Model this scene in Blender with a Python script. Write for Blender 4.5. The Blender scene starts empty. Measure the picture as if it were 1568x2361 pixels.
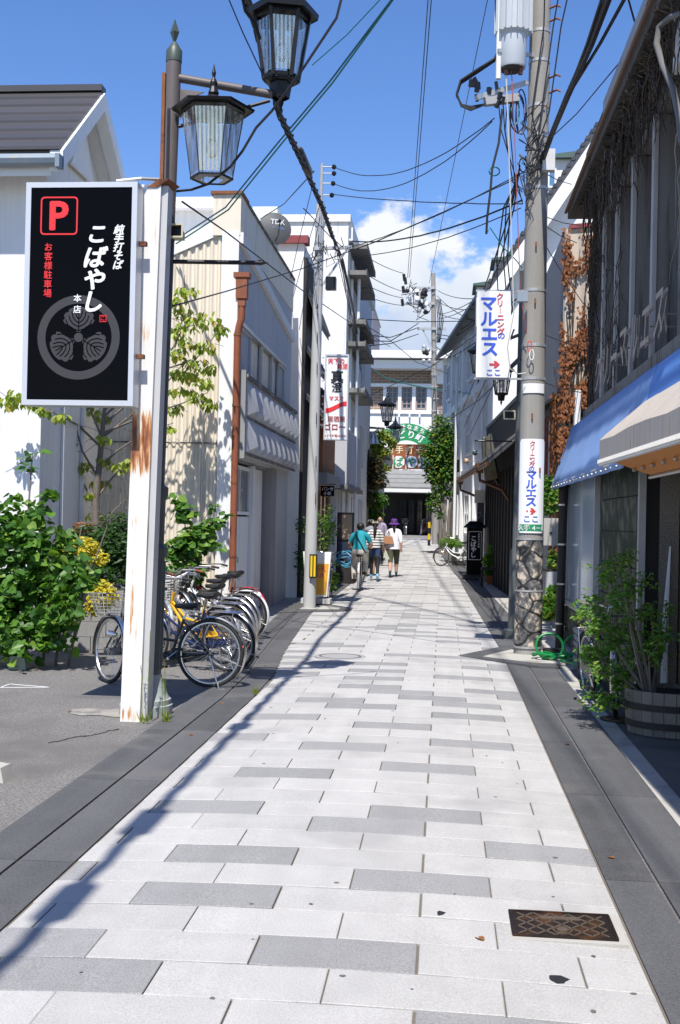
import bpy, bmesh, math, random
from mathutils import Vector, Matrix, noise as mnoise
R = math.radians
SC = bpy.context.scene
COL = SC.collection
# ------------------------------------------------------------------ camera
EYE = Vector((0, 0, 1.72)); FPX = 2623.0
yaw, pitch, roll = R(5.2), R(0.42), R(1.2)
FW = Vector((-math.sin(yaw)*math.cos(pitch), math.cos(yaw)*math.cos(pitch), math.sin(pitch)))
rt0 = Vector((math.cos(yaw), math.sin(yaw), 0)); up0 = rt0.cross(FW)
RT = rt0*math.cos(roll) + up0*math.sin(roll); UP = up0*math.cos(roll) - rt0*math.sin(roll)
cam = bpy.data.cameras.new('camera'); cam.sensor_fit = 'HORIZONTAL'; cam.sensor_width = 36
cam.lens = FPX/1568*36; cam.clip_start = 0.1; cam.clip_end = 3000
camo = bpy.data.objects.new('camera', cam); COL.objects.link(camo)
camo.matrix_world = Matrix.Translation(EYE) @ Matrix((RT, UP, -FW)).transposed().to_4x4()
SC.camera = camo
# ------------------------------------------------------------------ sky, sun, exposure
SUN_EL, SUN_AZ = R(60), R(3)          # light travels along the street (+Y), a touch to the right
w = bpy.data.worlds.new('World'); SC.world = w; w.use_nodes = True
nt = w.node_tree; nt.nodes.clear()
def wn(t, **k):
    n = nt.nodes.new(t)
    for a, b in k.items(): setattr(n, a, b)
    return n
def wl(a, b): nt.links.new(a, b)
sky = wn('ShaderNodeTexSky', sky_type='NISHITA', sun_disc=False, sun_elevation=SUN_EL,
         sun_rotation=math.pi + SUN_AZ, air_density=1.0, dust_density=0.4, ozone_density=3.0, altitude=600)
hs = wn('ShaderNodeHueSaturation'); hs.inputs['Saturation'].default_value = 1.2; hs.inputs['Hue'].default_value = .510; hs.inputs['Value'].default_value = 1.08
wl(sky.outputs[0], hs.inputs['Color'])
def wmath(op, a, b=None, c=None):
    n = wn('ShaderNodeMath', operation=op)
    for i, v in enumerate((a, b, c)):
        if v is None: continue
        if isinstance(v, (int, float)): n.inputs[i].default_value = v
        else: wl(v, n.inputs[i])
    return n.outputs[0]
tc = wn('ShaderNodeTexCoord'); sep = wn('ShaderNodeSeparateXYZ'); wl(tc.outputs['Generated'], sep.inputs[0])
az = wmath('ARCTAN2', sep.outputs[0], sep.outputs[1]); el = wmath('ARCSINE', sep.outputs[2])
cmb = wn('ShaderNodeCombineXYZ'); wl(az, cmb.inputs[0]); wl(wmath('MULTIPLY', el, 1.5), cmb.inputs[1])
nz = wn('ShaderNodeTexNoise'); wl(cmb.outputs[0], nz.inputs['Vector'])
nz.inputs['Scale'].default_value = 26; nz.inputs['Detail'].default_value = 9; nz.inputs['Roughness'].default_value = .58
nz2 = wn('ShaderNodeTexNoise'); wl(cmb.outputs[0], nz2.inputs['Vector'])
nz2.inputs['Scale'].default_value = 17; nz2.inputs['Detail'].default_value = 6
tot = None
for a0, e0, ra, re in [(-2.6, 12.0, 4.2, 4.0), (2.2, 10.6, 4.2, 3.4), (-0.4, 9.2, 7.0, 2.2), (38, 11, 8, 3.5), (52, 9, 9, 3), (96, 12, 9, 4), (150, 10, 12, 4),
                       (205, 11, 10, 4), (250, 9, 10, 3), (300, 12, 9, 4), (325, 9, 8, 3)]:
    a0 = a0 - 360 if a0 > 180 else a0
    dx = wmath('DIVIDE', wmath('SUBTRACT', az, R(a0)), R(ra)); dy = wmath('DIVIDE', wmath('SUBTRACT', el, R(e0)), R(re))
    d = wmath('SUBTRACT', 1.0, wmath('SQRT', wmath('ADD', wmath('MULTIPLY', dx, dx), wmath('MULTIPLY', dy, dy))))
    tot = d if tot is None else wmath('MAXIMUM', tot, d)
dens = wmath('ADD', tot, wmath('MULTIPLY', wmath('SUBTRACT', nz.outputs['Fac'], .5), 2.1))
mr = wn('ShaderNodeMapRange', interpolation_type='SMOOTHSTEP'); wl(dens, mr.inputs[0])
mr.inputs[1].default_value = .0; mr.inputs[2].default_value = .42; mr.inputs[4].default_value = .97
ccol = wn('ShaderNodeMix', data_type='RGBA')
sh = wn('ShaderNodeMapRange'); wl(wmath('ADD', wmath('MULTIPLY', nz2.outputs['Fac'], .10), el), sh.inputs[0])
sh.inputs[1].default_value = R(11.5); sh.inputs[2].default_value = R(16.2)
wl(sh.outputs[0], ccol.inputs['Factor'])
ccol.inputs['A'].default_value = (3.1, 3.7, 4.8, 1); ccol.inputs['B'].default_value = (5.4, 5.5, 5.6, 1)
mix = wn('ShaderNodeMix', data_type='RGBA'); wl(mr.outputs[0], mix.inputs['Factor'])
wl(hs.outputs[0], mix.inputs['A']); wl(ccol.outputs['Result'], mix.inputs['B'])
bg = wn('ShaderNodeBackground'); bg.inputs['Strength'].default_value = 0.125
wo = wn('ShaderNodeOutputWorld'); wl(mix.outputs['Result'], bg.inputs[0]); wl(bg.outputs[0], wo.inputs[0])
sun = bpy.data.lights.new('sun', 'SUN'); sun.energy = 4.6; sun.angle = R(0.53); sun.color = (1.0, .955, .89)
suno = bpy.data.objects.new('sun', sun); COL.objects.link(suno)
SUND = Vector((math.sin(SUN_AZ)*math.cos(SUN_EL), math.cos(SUN_AZ)*math.cos(SUN_EL), -math.sin(SUN_EL)))
suno.rotation_euler = SUND.to_track_quat('-Z', 'Y').to_euler(); suno.location = (0, -20, 40)
SC.view_settings.view_transform = 'Standard'; SC.view_settings.look = 'None'
SC.view_settings.exposure = 0.55; SC.view_settings.gamma = 1
SC.cycles.max_bounces = 8; SC.cycles.transparent_max_bounces = 16
# ------------------------------------------------------------------ helpers
def at(x, y, Y):            # point seen at picture position (x, y) that lies at street distance Y
    r = FW + RT*((x-784)/FPX) - UP*((y-1180.5)/FPX)
    return EYE + r*(Y/r.y)
def atX(x, y, X):
    r = FW + RT*((x-784)/FPX) - UP*((y-1180.5)/FPX)
    return EYE + r*(X/r.x)
def gz(Y):
    Y = min(Y, 78.0)
    return 0.02*math.log1p(math.exp((Y-31.5)/1.5))*1.5
def lerp(a, b, t): return a + (b-a)*t
def interp(tab, y):
    if y <= tab[0][0]: return tab[0][1]
    for (a, va), (b, vb) in zip(tab, tab[1:]):
        if y <= b: return va + (vb-va)*(y-a)/(b-a)
    return tab[-1][1]
ROOT = {}
class MB:
    def __init__(s): s.v = []; s.f = []; s.mi = []; s.cur = 0
    def face(s, ids): s.f.append(ids); s.mi.append(s.cur)
    def poly(s, pts):
        b = len(s.v); s.v += [Vector(p) for p in pts]; s.face(list(range(b, b+len(pts)))); return s
    def box(s, x0, x1, y0, y1, z0, z1):
        return s.hexa([(x0,y0,z0),(x1,y0,z0),(x1,y1,z0),(x0,y1,z0),(x0,y0,z1),(x1,y0,z1),(x1,y1,z1),(x0,y1,z1)])
    def hexa(s, p):
        b = len(s.v); s.v += [Vector(q) for q in p]
        for q in ((3,2,1,0),(4,5,6,7),(0,1,5,4),(1,2,6,5),(2,3,7,6),(3,0,4,7)): s.face([b+i for i in q])
        return s
    def obox(s, c, ax, ay, az):     # centre + three half vectors
        c, ax, ay, az = map(Vector, (c, ax, ay, az))
        return s.hexa([c-ax-ay-az, c+ax-ay-az, c+ax+ay-az, c-ax+ay-az, c-ax-ay+az, c+ax-ay+az, c+ax+ay+az, c-ax+ay+az])
    def bar(s, a, b, wx, wz, up=(0,0,1)):   # rectangular bar from a to b
        a, b = Vector(a), Vector(b); d = (b-a); h = d/2; d = d.normalized()
        u = Vector(up)
        if abs(d.dot(u)) > .98: u = Vector((1,0,0))
        sx = d.cross(u).normalized(); sz = sx.cross(d).normalized()
        return s.obox((a+b)/2, h, sx*wx/2, sz*wz/2)
    def prism(s, pts, ext):         # planar polygon extruded by vector
        e = Vector(ext); n = len(pts); b = len(s.v)
        s.v += [Vector(p) for p in pts] + [Vector(p)+e for p in pts]
        s.face(list(range(b+n-1, b-1, -1))); s.face(list(range(b+n, b+2*n)))
        for i in range(n):
            j = (i+1) % n; s.face([b+i, b+j, b+n+j, b+n+i])
        return s
    def tube(s, pts, r, n=8, caps=True, flat=None):
        pts = [Vector(p) for p in pts]; k = len(pts)
        rr = r if isinstance(r, (list, tuple)) else [r]*k
        b = len(s.v); u = None
        for i, p in enumerate(pts):
            t = (pts[min(i+1, k-1)] - pts[max(i-1, 0)])
            t = t.normalized() if t.length > 1e-9 else Vector((0,0,1))
            if u is None:
                u = t.cross(Vector((0,0,1)))
                if u.length < .05: u = t.cross(Vector((0,1,0)))
                u.normalize()
            else:
                u = u - t*u.dot(t)
                u = u.normalized() if u.length > 1e-6 else t.orthogonal().normalized()
            q = t.cross(u)
            for j in range(n):
                a = 2*math.pi*j/n
                s.v.append(p + (u*math.cos(a) + q*math.sin(a))*rr[i])
        for i in range(k-1):
            for j in range(n):
                j2 = (j+1) % n
                s.face([b+i*n+j, b+i*n+j2, b+(i+1)*n+j2, b+(i+1)*n+j])
        if caps:
            s.face([b+j for j in range(n-1, -1, -1)]); s.face([b+(k-1)*n+j for j in range(n)])
        return s
    def lathe(s, prof, n=16, c=(0,0,0), axis=None, ang0=0.0, span=2*math.pi):
        c = Vector(c)
        if axis is None: ax, ux, uy = Vector((0,0,1)), Vector((1,0,0)), Vector((0,1,0))
        else:
            ax = Vector(axis).normalized(); ux = ax.orthogonal().normalized(); uy = ax.cross(ux)
        b = len(s.v); full = abs(span-2*math.pi) < 1e-6; m = n if full else n+1
        for r, z in prof:
            for j in range(m):
                a = ang0 + span*j/n
                s.v.append(c + ax*z + ux*(r*math.cos(a)) + uy*(r*math.sin(a)))
        for i in range(len(prof)-1):
            for j in range(n):
                j2 = (j+1) % m
                s.face([b+i*m+j, b+i*m+j2, b+(i+1)*m+j2, b+(i+1)*m+j])
        return s
    def torus(s, c, axis, Rm, r, n=32, m=8, a0=0, span=2*math.pi, ref=None, sx=1.0):
        c = Vector(c); ax = Vector(axis).normalized()
        ux = (Vector(ref) if ref else ax.orthogonal()).normalized(); uy = ax.cross(ux)
        full = abs(span-2*math.pi) < 1e-6; k = n if full else n+1; b = len(s.v)
        for i in range(k):
            a = a0 + span*i/n; d = ux*math.cos(a)+uy*math.sin(a)
            for j in range(m):
                t = 2*math.pi*j/m
                s.v.append(c + d*(Rm + r*math.cos(t)) + ax*(r*sx*math.sin(t)))
        for i in range(n):
            i2 = (i+1) % k
            for j in range(m):
                j2 = (j+1) % m
                s.face([b+i*m+j, b+i2*m+j, b+i2*m+j2, b+i*m+j2])
        return s
    def ball(s, c, r, n=10, m=6):
        c = Vector(c); r = Vector((r,r,r)) if isinstance(r, (int,float)) else Vector(r)
        b = len(s.v); s.v.append(c+Vector((0,0,r.z)))
        for i in range(1, m):
            p = math.pi*i/m
            for j in range(n):
                a = 2*math.pi*j/n
                s.v.append(c+Vector((r.x*math.sin(p)*math.cos(a), r.y*math.sin(p)*math.sin(a), r.z*math.cos(p))))
        s.v.append(c-Vector((0,0,r.z))); e = len(s.v)-1
        for j in range(n):
            j2 = (j+1) % n
            s.face([b, b+1+j, b+1+j2]); s.face([e, b+1+(m-2)*n+j2, b+1+(m-2)*n+j])
            for i in range(m-2):
                s.face([b+1+i*n+j, b+1+(i+1)*n+j, b+1+(i+1)*n+j2, b+1+i*n+j2])
        return s
    def mesh(s, name, off=None):
        me = bpy.data.meshes.new(name)
        vs = s.v if off is None else [v-off for v in s.v]
        me.from_pydata([tuple(v) for v in vs], [], s.f)
        if any(s.mi): me.polygons.foreach_set('material_index', s.mi)
        return me
    def build(s, name, mat, parent=None, smooth=False, local=False):
        off = None
        if parent is not None and not local: off = ROOT.get(parent.name)
        me = s.mesh(name, off)
        for m in (mat if isinstance(mat, (list, tuple)) else [mat]): me.materials.append(m)
        if smooth: me.shade_smooth(); 
        o = bpy.data.objects.new(name, me); COL.objects.link(o)
        if smooth:
            try: me.set_sharp_from_angle(angle=R(40))
            except Exception: pass
        if parent is not None:
            o.parent = parent; ROOT[o.name] = off if off is not None else Vector((0,0,0))
        return o
def tag(o, label=None, cat=None, group=None, kind=None):
    if label: o['label'] = label
    if cat: o['category'] = cat
    if group: o['group'] = group
    if kind: o['kind'] = kind
    return o
def thing(name, label, cat, loc=(0,0,0), group=None, rz=0):
    o = bpy.data.objects.new(name, None); COL.objects.link(o)
    o.empty_display_size = .2; o.location = loc; o.rotation_euler.z = rz
    ROOT[o.name] = Vector(loc)
    return tag(o, label, cat, group)
def copy_tree(o, parent=None):
    c = o.copy(); COL.objects.link(c); c.parent = parent
    for ch in list(o.children): copy_tree(ch, c)
    return c
def inst(name, me, parent, loc=(0,0,0), rot=(0,0,0), scale=(1,1,1), mat=None):
    o = bpy.data.objects.new(name, me); COL.objects.link(o); o.parent = parent
    o.location = Vector(loc) - ROOT.get(parent.name, Vector((0,0,0))); o.rotation_euler = rot; o.scale = scale
    return o
# ------------------------------------------------------------------ materials
MATS = {}
def M(name, col, rough=.7, metal=0.0, var=.10, scale=3.0, wear=0.0, fine=0.0, fscale=300, streak=0.0, rnd=0.0, isl=0.0, bump=0.0, bscale=80,
      spec=.4, stain=None, stain_amt=.5, stain_scale=2.0, stain_vert=False, alpha=None, emit=None, coat=0.0, objspace=False):
    m = bpy.data.materials.new(name); m.use_nodes = True; t = m.node_tree; n = t.nodes; n.clear()
    out = n.new('ShaderNodeOutputMaterial'); p = n.new('ShaderNodeBsdfPrincipled'); t.links.new(p.outputs[0], out.inputs[0])
    p.inputs['Roughness'].default_value = rough; p.inputs['Metallic'].default_value = metal
    p.inputs['Specular IOR Level'].default_value = spec
    if coat: p.inputs['Coat Weight'].default_value = coat; p.inputs['Coat Roughness'].default_value = .08
    geo = n.new('ShaderNodeNewGeometry'); tcn = n.new('ShaderNodeTexCoord')
    pos = tcn.outputs['Object'] if objspace else geo.outputs['Position']
    def math_(op, a, b):
        k = n.new('ShaderNodeMath'); k.operation = op
        for i, v in enumerate((a, b)):
            if isinstance(v, (int, float)): k.inputs[i].default_value = v
            else: t.links.new(v, k.inputs[i])
        return k.outputs[0]
    def noise_(sc, det=4, vec=None):
        k = n.new('ShaderNodeTexNoise'); k.inputs['Scale'].default_value = sc; k.inputs['Detail'].default_value = det
        t.links.new(vec or pos, k.inputs['Vector']); return k.outputs['Fac']
    val = None
    def addv(x):
        nonlocal val
        val = x if val is None else math_('ADD', val, x)
    if var: addv(math_('MULTIPLY', math_('SUBTRACT', noise_(scale, 5), .5), 2.4*var))
    if fine: addv(math_('MULTIPLY', math_('SUBTRACT', noise_(fscale, 2), .5), 3*fine))
    if streak:
        mp = n.new('ShaderNodeMapping'); t.links.new(pos, mp.inputs[0]); mp.inputs['Scale'].default_value = (9, 9, .35)
        addv(math_('MULTIPLY', math_('SUBTRACT', noise_(1.3, 4, mp.outputs[0]), .5), 2.4*streak))
    if wear:
        mp = n.new('ShaderNodeMapping'); t.links.new(pos, mp.inputs[0]); mp.inputs['Scale'].default_value = (5, .22, 1)
        addv(math_('MULTIPLY', math_('SUBTRACT', noise_(1.0, 6, mp.outputs[0]), .5), 2.4*wear))
    if rnd:
        oi = n.new('ShaderNodeObjectInfo'); addv(math_('MULTIPLY', math_('SUBTRACT', oi.outputs['Random'], .5), 2*rnd))
    if isl: addv(math_('MULTIPLY', math_('SUBTRACT', geo.outputs['Random Per Island'], .5), 2*isl))
    c = None
    if val is not None:
        fac = math_('ADD', val, 1.0)
        vm = n.new('ShaderNodeVectorMath'); vm.operation = 'SCALE'; vm.inputs[0].default_value = col; t.links.new(fac, vm.inputs['Scale'])
        c = vm.outputs[0]
    if stain:
        if stain_vert:
            mp = n.new('ShaderNodeMapping'); t.links.new(pos, mp.inputs[0]); mp.inputs['Scale'].default_value = (8, 8, .5); vv = mp.outputs[0]
        else: vv = None
        k = n.new('ShaderNodeMapRange'); t.links.new(noise_(stain_scale, 7, vv), k.inputs[0])
        k.inputs[1].default_value = 1-stain_amt-.07; k.inputs[2].default_value = 1-stain_amt+.07
        mx = n.new('ShaderNodeMix'); mx.data_type = 'RGBA'; t.links.new(k.outputs[0], mx.inputs['Factor'])
        if c is not None: t.links.new(c, mx.inputs['A'])
        else: mx.inputs['A'].default_value = (*col, 1)
        mx.inputs['B'].default_value = (*stain, 1); c = mx.outputs['Result']
    if c is not None: t.links.new(c, p.inputs['Base Color'])
    else: p.inputs['Base Color'].default_value = (*col, 1)
    if bump:
        b = n.new('ShaderNodeBump'); b.inputs['Strength'].default_value = bump; b.inputs['Distance'].default_value = .01
        t.links.new(noise_(bscale, 3), b.inputs['Height']); t.links.new(b.outputs[0], p.inputs['Normal'])
    if emit:
        p.inputs['Emission Color'].default_value = (*col, 1); p.inputs['Emission Strength'].default_value = emit
    MATS[name] = m
    return m
def leafmat(name, c1, c2, c3=None, rough=.42):
    m = bpy.data.materials.new(name); m.use_nodes = True; t = m.node_tree; n = t.nodes; n.clear()
    out = n.new('ShaderNodeOutputMaterial'); p = n.new('ShaderNodeBsdfPrincipled'); tr = n.new('ShaderNodeBsdfTranslucent')
    mxs = n.new('ShaderNodeMixShader'); mxs.inputs[0].default_value = .32
    geo = n.new('ShaderNodeNewGeometry'); oi = n.new('ShaderNodeObjectInfo'); ad = n.new('ShaderNodeMath'); ad.operation = 'ADD'
    t.links.new(geo.outputs['Random Per Island'], ad.inputs[0]); t.links.new(oi.outputs['Random'], ad.inputs[1])
    fr = n.new('ShaderNodeMath'); fr.operation = 'FRACT'; t.links.new(ad.outputs[0], fr.inputs[0])
    cr = n.new('ShaderNodeValToRGB'); t.links.new(fr.outputs[0], cr.inputs[0])
    e = cr.color_ramp.elements; e[0].color = (*c1, 1); e[1].color = (*c2, 1)
    if c3:
        x = e.new(.93); x.color = (*c3, 1); e[1].position = .8
        e[1].color = (*c2, 1); e[2].color = (*c3, 1)
    t.links.new(cr.outputs[0], p.inputs['Base Color']); p.inputs['Roughness'].default_value = rough
    p.inputs['Specular IOR Level'].default_value = .35
    h = n.new('ShaderNodeMix'); h.data_type = 'RGBA'; h.blend_type = 'MULTIPLY'; h.inputs['Factor'].default_value = 1
    t.links.new(cr.outputs[0], h.inputs['A']); h.inputs['B'].default_value = (1.5, 1.7, .6, 1); t.links.new(h.outputs['Result'], tr.inputs[0])
    t.links.new(p.outputs[0], mxs.inputs[1]); t.links.new(tr.outputs[0], mxs.inputs[2]); t.links.new(mxs.outputs[0], out.inputs[0])
    return m
def glassmat(name, tint=(1,1,1), gloss=.06, fres=1.45, rough=.02):
    m = bpy.data.materials.new(name); m.use_nodes = True; t = m.node_tree; n = t.nodes; n.clear()
    out = n.new('ShaderNodeOutputMaterial'); a = n.new('ShaderNodeBsdfTransparent'); a.inputs[0].default_value = (*tint, 1)
    g = n.new('ShaderNodeBsdfGlossy'); g.inputs['Roughness'].default_value = rough
    f = n.new('ShaderNodeFresnel'); f.inputs[0].default_value = fres
    k = n.new('ShaderNodeMath'); k.operation = 'ADD'; k.use_clamp = True; k.inputs[1].default_value = gloss; t.links.new(f.outputs[0], k.inputs[0])
    x = n.new('ShaderNodeMixShader'); t.links.new(k.outputs[0], x.inputs[0]); t.links.new(a.outputs[0], x.inputs[1]); t.links.new(g.outputs[0], x.inputs[2])
    t.links.new(x.outputs[0], out.inputs[0]); return m
m_light = M('granite_light', (.405,.396,.381), .8, wear=.10, var=.10, scale=5, fine=.24, fscale=130, rnd=.055, bump=.15, bscale=200, stain=(.32,.312,.302), stain_amt=.36, stain_scale=1.1)
m_dark = M('granite_grey', (.262,.26,.258), .78, wear=.12, var=.08, scale=5, fine=.36, fscale=130, rnd=.06, bump=.15, bscale=200)
m_band = M('granite_charcoal', (.086,.087,.09), .78, wear=.25, var=.16, scale=3, fine=.5, fscale=150, rnd=.16, bump=.25, bscale=200, stain=(.125,.12,.113), stain_amt=.36, stain_scale=1.5)
m_mortar = M('mortar', (.15,.13,.105), .95, var=.2, scale=8, fine=.1)
m_asph = M('asphalt', (.165,.157,.148), .92, var=.16, scale=.9, fine=.75, fscale=75, bump=.7, bscale=120, stain=(.12,.113,.107), stain_amt=.44, stain_scale=.8)
m_conc = M('concrete_light', (.40,.385,.35), .9, var=.14, scale=2.5, fine=.14, fscale=160, bump=.3, bscale=150, stain=(.25,.24,.22), stain_amt=.38, stain_scale=2.2)
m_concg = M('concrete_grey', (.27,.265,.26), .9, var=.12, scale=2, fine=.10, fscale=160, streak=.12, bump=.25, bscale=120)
m_concpole = M('concrete_pole', (.285,.27,.245), .88, var=.08, scale=3, fine=.12, fscale=220, streak=.13, bump=.25, bscale=240, stain=(.20,.19,.18), stain_amt=.30, stain_scale=1.4, stain_vert=True)
m_black = M('black_metal', (.012,.012,.014), .38, metal=.2, var=.1)
m_rubber = M('rubber', (.018,.018,.018), .75, var=.1)
m_chrome = M('chrome', (.66,.62,.57), .3, metal=1, var=.05, rnd=.08)
m_steel = M('galvanised_steel', (.45,.45,.44), .5, metal=.55, var=.14, scale=9)
m_white = M('white_paint', (.76,.76,.745), .6, var=.03, streak=.035)
m_wire = M('cable_black', (.014,.014,.015), .6, var=0)
m_glassd = M('window_glass', (.035,.045,.055), .05, var=0, spec=.8)
# ------------------------------------------------------------------ ground and paving
XL, XR = -1.81, .825
def crown(x): return -.03*min(1.0, ((x+.49)/1.32)**2)
def left_edge(Y): return interp([(0,XL),(12.2,XL),(15,-2.06),(21,-2.42),(30,-2.5),(45,-2.45),(75,-2.6)], Y)
def right_edge(Y): return interp([(0,XR),(16,XR),(34,.52),(39.3,.29),(46.5,0),(55,-.19),(75,-.4)], Y)
def surf(x, Y): return gz(Y) + crown(x)
def strip(name, fa, fb, y0, y1, dz, mat, step=1.0, nx=6, parent=None):
    b = MB(); k = max(1, int((y1-y0)/step)); ids = []
    for i in range(k+1):
        Y = lerp(y0, y1, i/k); a, c = fa(Y), fb(Y); row = []
        for j in range(nx+1):
            x = lerp(a, c, j/nx); b.v.append(Vector((x, Y, surf(x, Y)+dz))); row.append(len(b.v)-1)
        ids.append(row)
    for i in range(k):
        for j in range(nx): b.face([ids[i][j], ids[i][j+1], ids[i+1][j+1], ids[i+1][j]])
    o = b.build(name, mat, parent); return o
b = MB(); ys = [-80,-20,0,10,20,26,30,33,36,40,45,50,55,60,66,72,78,90,140,400,1500]; xs = [-1500,-200,-40,-12,-2.4,1.4,12,40,200,1500]
for Y in ys:
    for x in xs: b.v.append(Vector((x, Y, gz(Y)-.044)))
for i in range(len(ys)-1):
    for j in range(len(xs)-1):
        k = len(xs); b.face([i*k+j, i*k+j+1, (i+1)*k+j+1, (i+1)*k+j])
tag(b.build('ground', m_asph), kind='structure')
street = strip('street', lambda Y: left_edge(Y)-.01, lambda Y: right_edge(Y)+.01, -4, 71, -.010, m_mortar); tag(street, kind='structure')
ROOT[street.name] = Vector((0,0,0))
rng = random.Random(5)
PW, PL = .318, .645
def paver_mesh(l, w, wy=PW):
    g, h = .004, .03; bv = .003
    b = MB(); x, y = l/2-g, wy/2-g
    b.v += [Vector(p) for p in ((-x,-y,-h),(x,-y,-h),(x,y,-h),(-x,y,-h),(-x,-y,-bv),(x,-y,-bv),(x,y,-bv),(-x,y,-bv),(-x+bv,-y+bv,0),(x-bv,-y+bv,0),(x-bv,y-bv,0),(-x+bv,y-bv,0))]
    for q in ((0,1,5,4),(1,2,6,5),(2,3,7,6),(3,0,4,7),(4,5,9,8),(5,6,10,9),(6,7,11,10),(7,4,8,11),(8,9,10,11)): b.face(list(q))
    return b
PM = {}
def get_paver(l, mat):
    key = (round(l, 2), mat.name)
    if key not in PM:
        me = paver_mesh(key[0] if abs(l-round(l,2)) > 1e-4 else l, PW).mesh('paver'); me.materials.append(mat); PM[key] = me
    return PM[key]
JA, JB = (-1.365,-.72,-.066,.575), (-1.695,-1.05,-.40,.255)
fixed = {0:{3},1:{0,1},2:{0,2},3:set(),4:{1},5:{0,3},6:{1},7:{4},8:{2},9:{1,3},10:set(),11:set(),12:{1},13:{3},14:set(),15:{2},16:{0,3},17:set(),18:{2},19:{1},20:{3},21:{2}}
count = 0; rest = MB(); restm = []
nrow = 0; Y = 3.725; prev = set()
while Y < 70.4:
    A = nrow % 2 == 0; J = list(JA if A else JB)
    le, re = left_edge(Y+PW/2), right_edge(Y+PW/2)
    while J[0]-le > PL+.12: J.insert(0, J[0]-PL)
    while len(J) and J[-1] > re-.12: J.pop()
    while len(J) and J[0] < le+.10: J.pop(0)
    X = [le]+J+[re]; dark = fixed.get(nrow)
    cur = set()
    for i in range(len(X)-1):
        isd = (i in dark) if dark is not None else (rng.random() < (.30 if i not in prev else .12))
        if isd: cur.add(i)
        l = X[i+1]-X[i]; xc = (X[i]+X[i+1])/2; yc = Y+PW/2; z = surf(xc, yc) + rng.uniform(-.0015, .0015)
        sl = math.atan((surf(xc+.1, yc)-surf(xc-.1, yc))/.2); sy = math.atan((gz(yc+.2)-gz(yc-.2))/.4)
        mt = m_dark if isd else m_light
        if count < 300:
            inst('paver', get_paver(l, mt), street, (xc, yc, z), (sy+rng.uniform(-.002,.002), -sl+rng.uniform(-.002,.002), 0)); count += 1
        else:
            pm = paver_mesh(l, PW); base = len(rest.v)
            for v in pm.v: rest.v.append(Vector((v.x+xc, v.y+yc, surf(v.x+xc, v.y+yc)+v.z)))
            for f in pm.f: rest.f.append([base+k for k in f]); rest.mi.append(1 if isd else 0)
    prev = cur; Y += PW; nrow += 1
m_lighti = M('granite_light_far', (.405,.396,.381), .8, wear=.10, var=.08, scale=4, fine=.08, fscale=130, isl=.07, stain=(.33,.322,.312), stain_amt=.36, stain_scale=1.1)
m_darki = M('granite_grey_far', (.262,.26,.258), .78, var=.05, scale=6, fine=.1, fscale=130, isl=.08)
tag(rest.build('far_pavers', [m_lighti, m_darki], street), kind='stuff')
# charcoal kerb bands with a drain slot between two rows of long slabs
m_slot = M('drain_slot', (.05,.046,.04), .95, var=.3, stain=(.20,.15,.10), stain_amt=.36, stain_scale=9)
def band(name, edge, sgn, w1, w2, y0, y1, skip=None):
    base = strip(name, (lambda Y: edge(Y)-(w1+w2+.02 if sgn < 0 else -.006)), (lambda Y: edge(Y)+(w1+w2+.02 if sgn > 0 else -.006)), y0, y1, -.016, m_slot, nx=3)
    tag(base, kind='structure'); ROOT[base.name] = Vector((0,0,0))
    Y = y0; k = 0
    while Y < y1-.1:
        L = 1.80 if Y > 3 else 1.80
        Ye = min(Y+L, y1)
        if not (skip and skip(Y, Ye)):
            for a, c in ((.010, w1), (w1+.020, w1+w2)):
                b = MB(); pts = []
                for yy in (Y+.004, Ye-.004):
                    for d in (a, c):
                        x = edge(yy)+sgn*d; pts.append((x, yy, surf(x, yy)))
                lo = [Vector(p)-Vector((0,0,.03)) for p in pts]
                b.hexa([lo[0], lo[1], lo[3], lo[2], pts[0], pts[1], pts[3], pts[2]] if sgn > 0 else [lo[1], lo[0], lo[2], lo[3], pts[1], pts[0], pts[2], pts[3]])
                b.build('slab', m_band, base)
        Y = Ye; k += 1
    return base
band('kerb_band_left', left_edge, -1, .285, .295, .2, 56)
band('kerb_band_right', right_edge, 1, .25, .335, .34, 62)
tag(strip('kerb_band_far', lambda Y: left_edge(Y)-.6, lambda Y: left_edge(Y), 56.01, 71, -.004, m_band, nx=2), kind='structure')
tag(strip('concrete_apron_right', lambda Y: right_edge(Y)+.592, lambda Y: 1.56 if Y < 14.2 else right_edge(Y)+.592+.9, -2, 62, -.004, m_conc, nx=3), kind='structure')
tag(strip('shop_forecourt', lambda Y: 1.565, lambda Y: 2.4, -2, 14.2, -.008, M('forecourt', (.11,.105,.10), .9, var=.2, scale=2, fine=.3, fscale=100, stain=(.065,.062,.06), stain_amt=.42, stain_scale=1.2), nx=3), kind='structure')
tag(strip('concrete_apron_left', lambda Y: -3.5, lambda Y: left_edge(Y)-.605, 18.6, 70, -.010, m_concg, nx=3), kind='structure')
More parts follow.
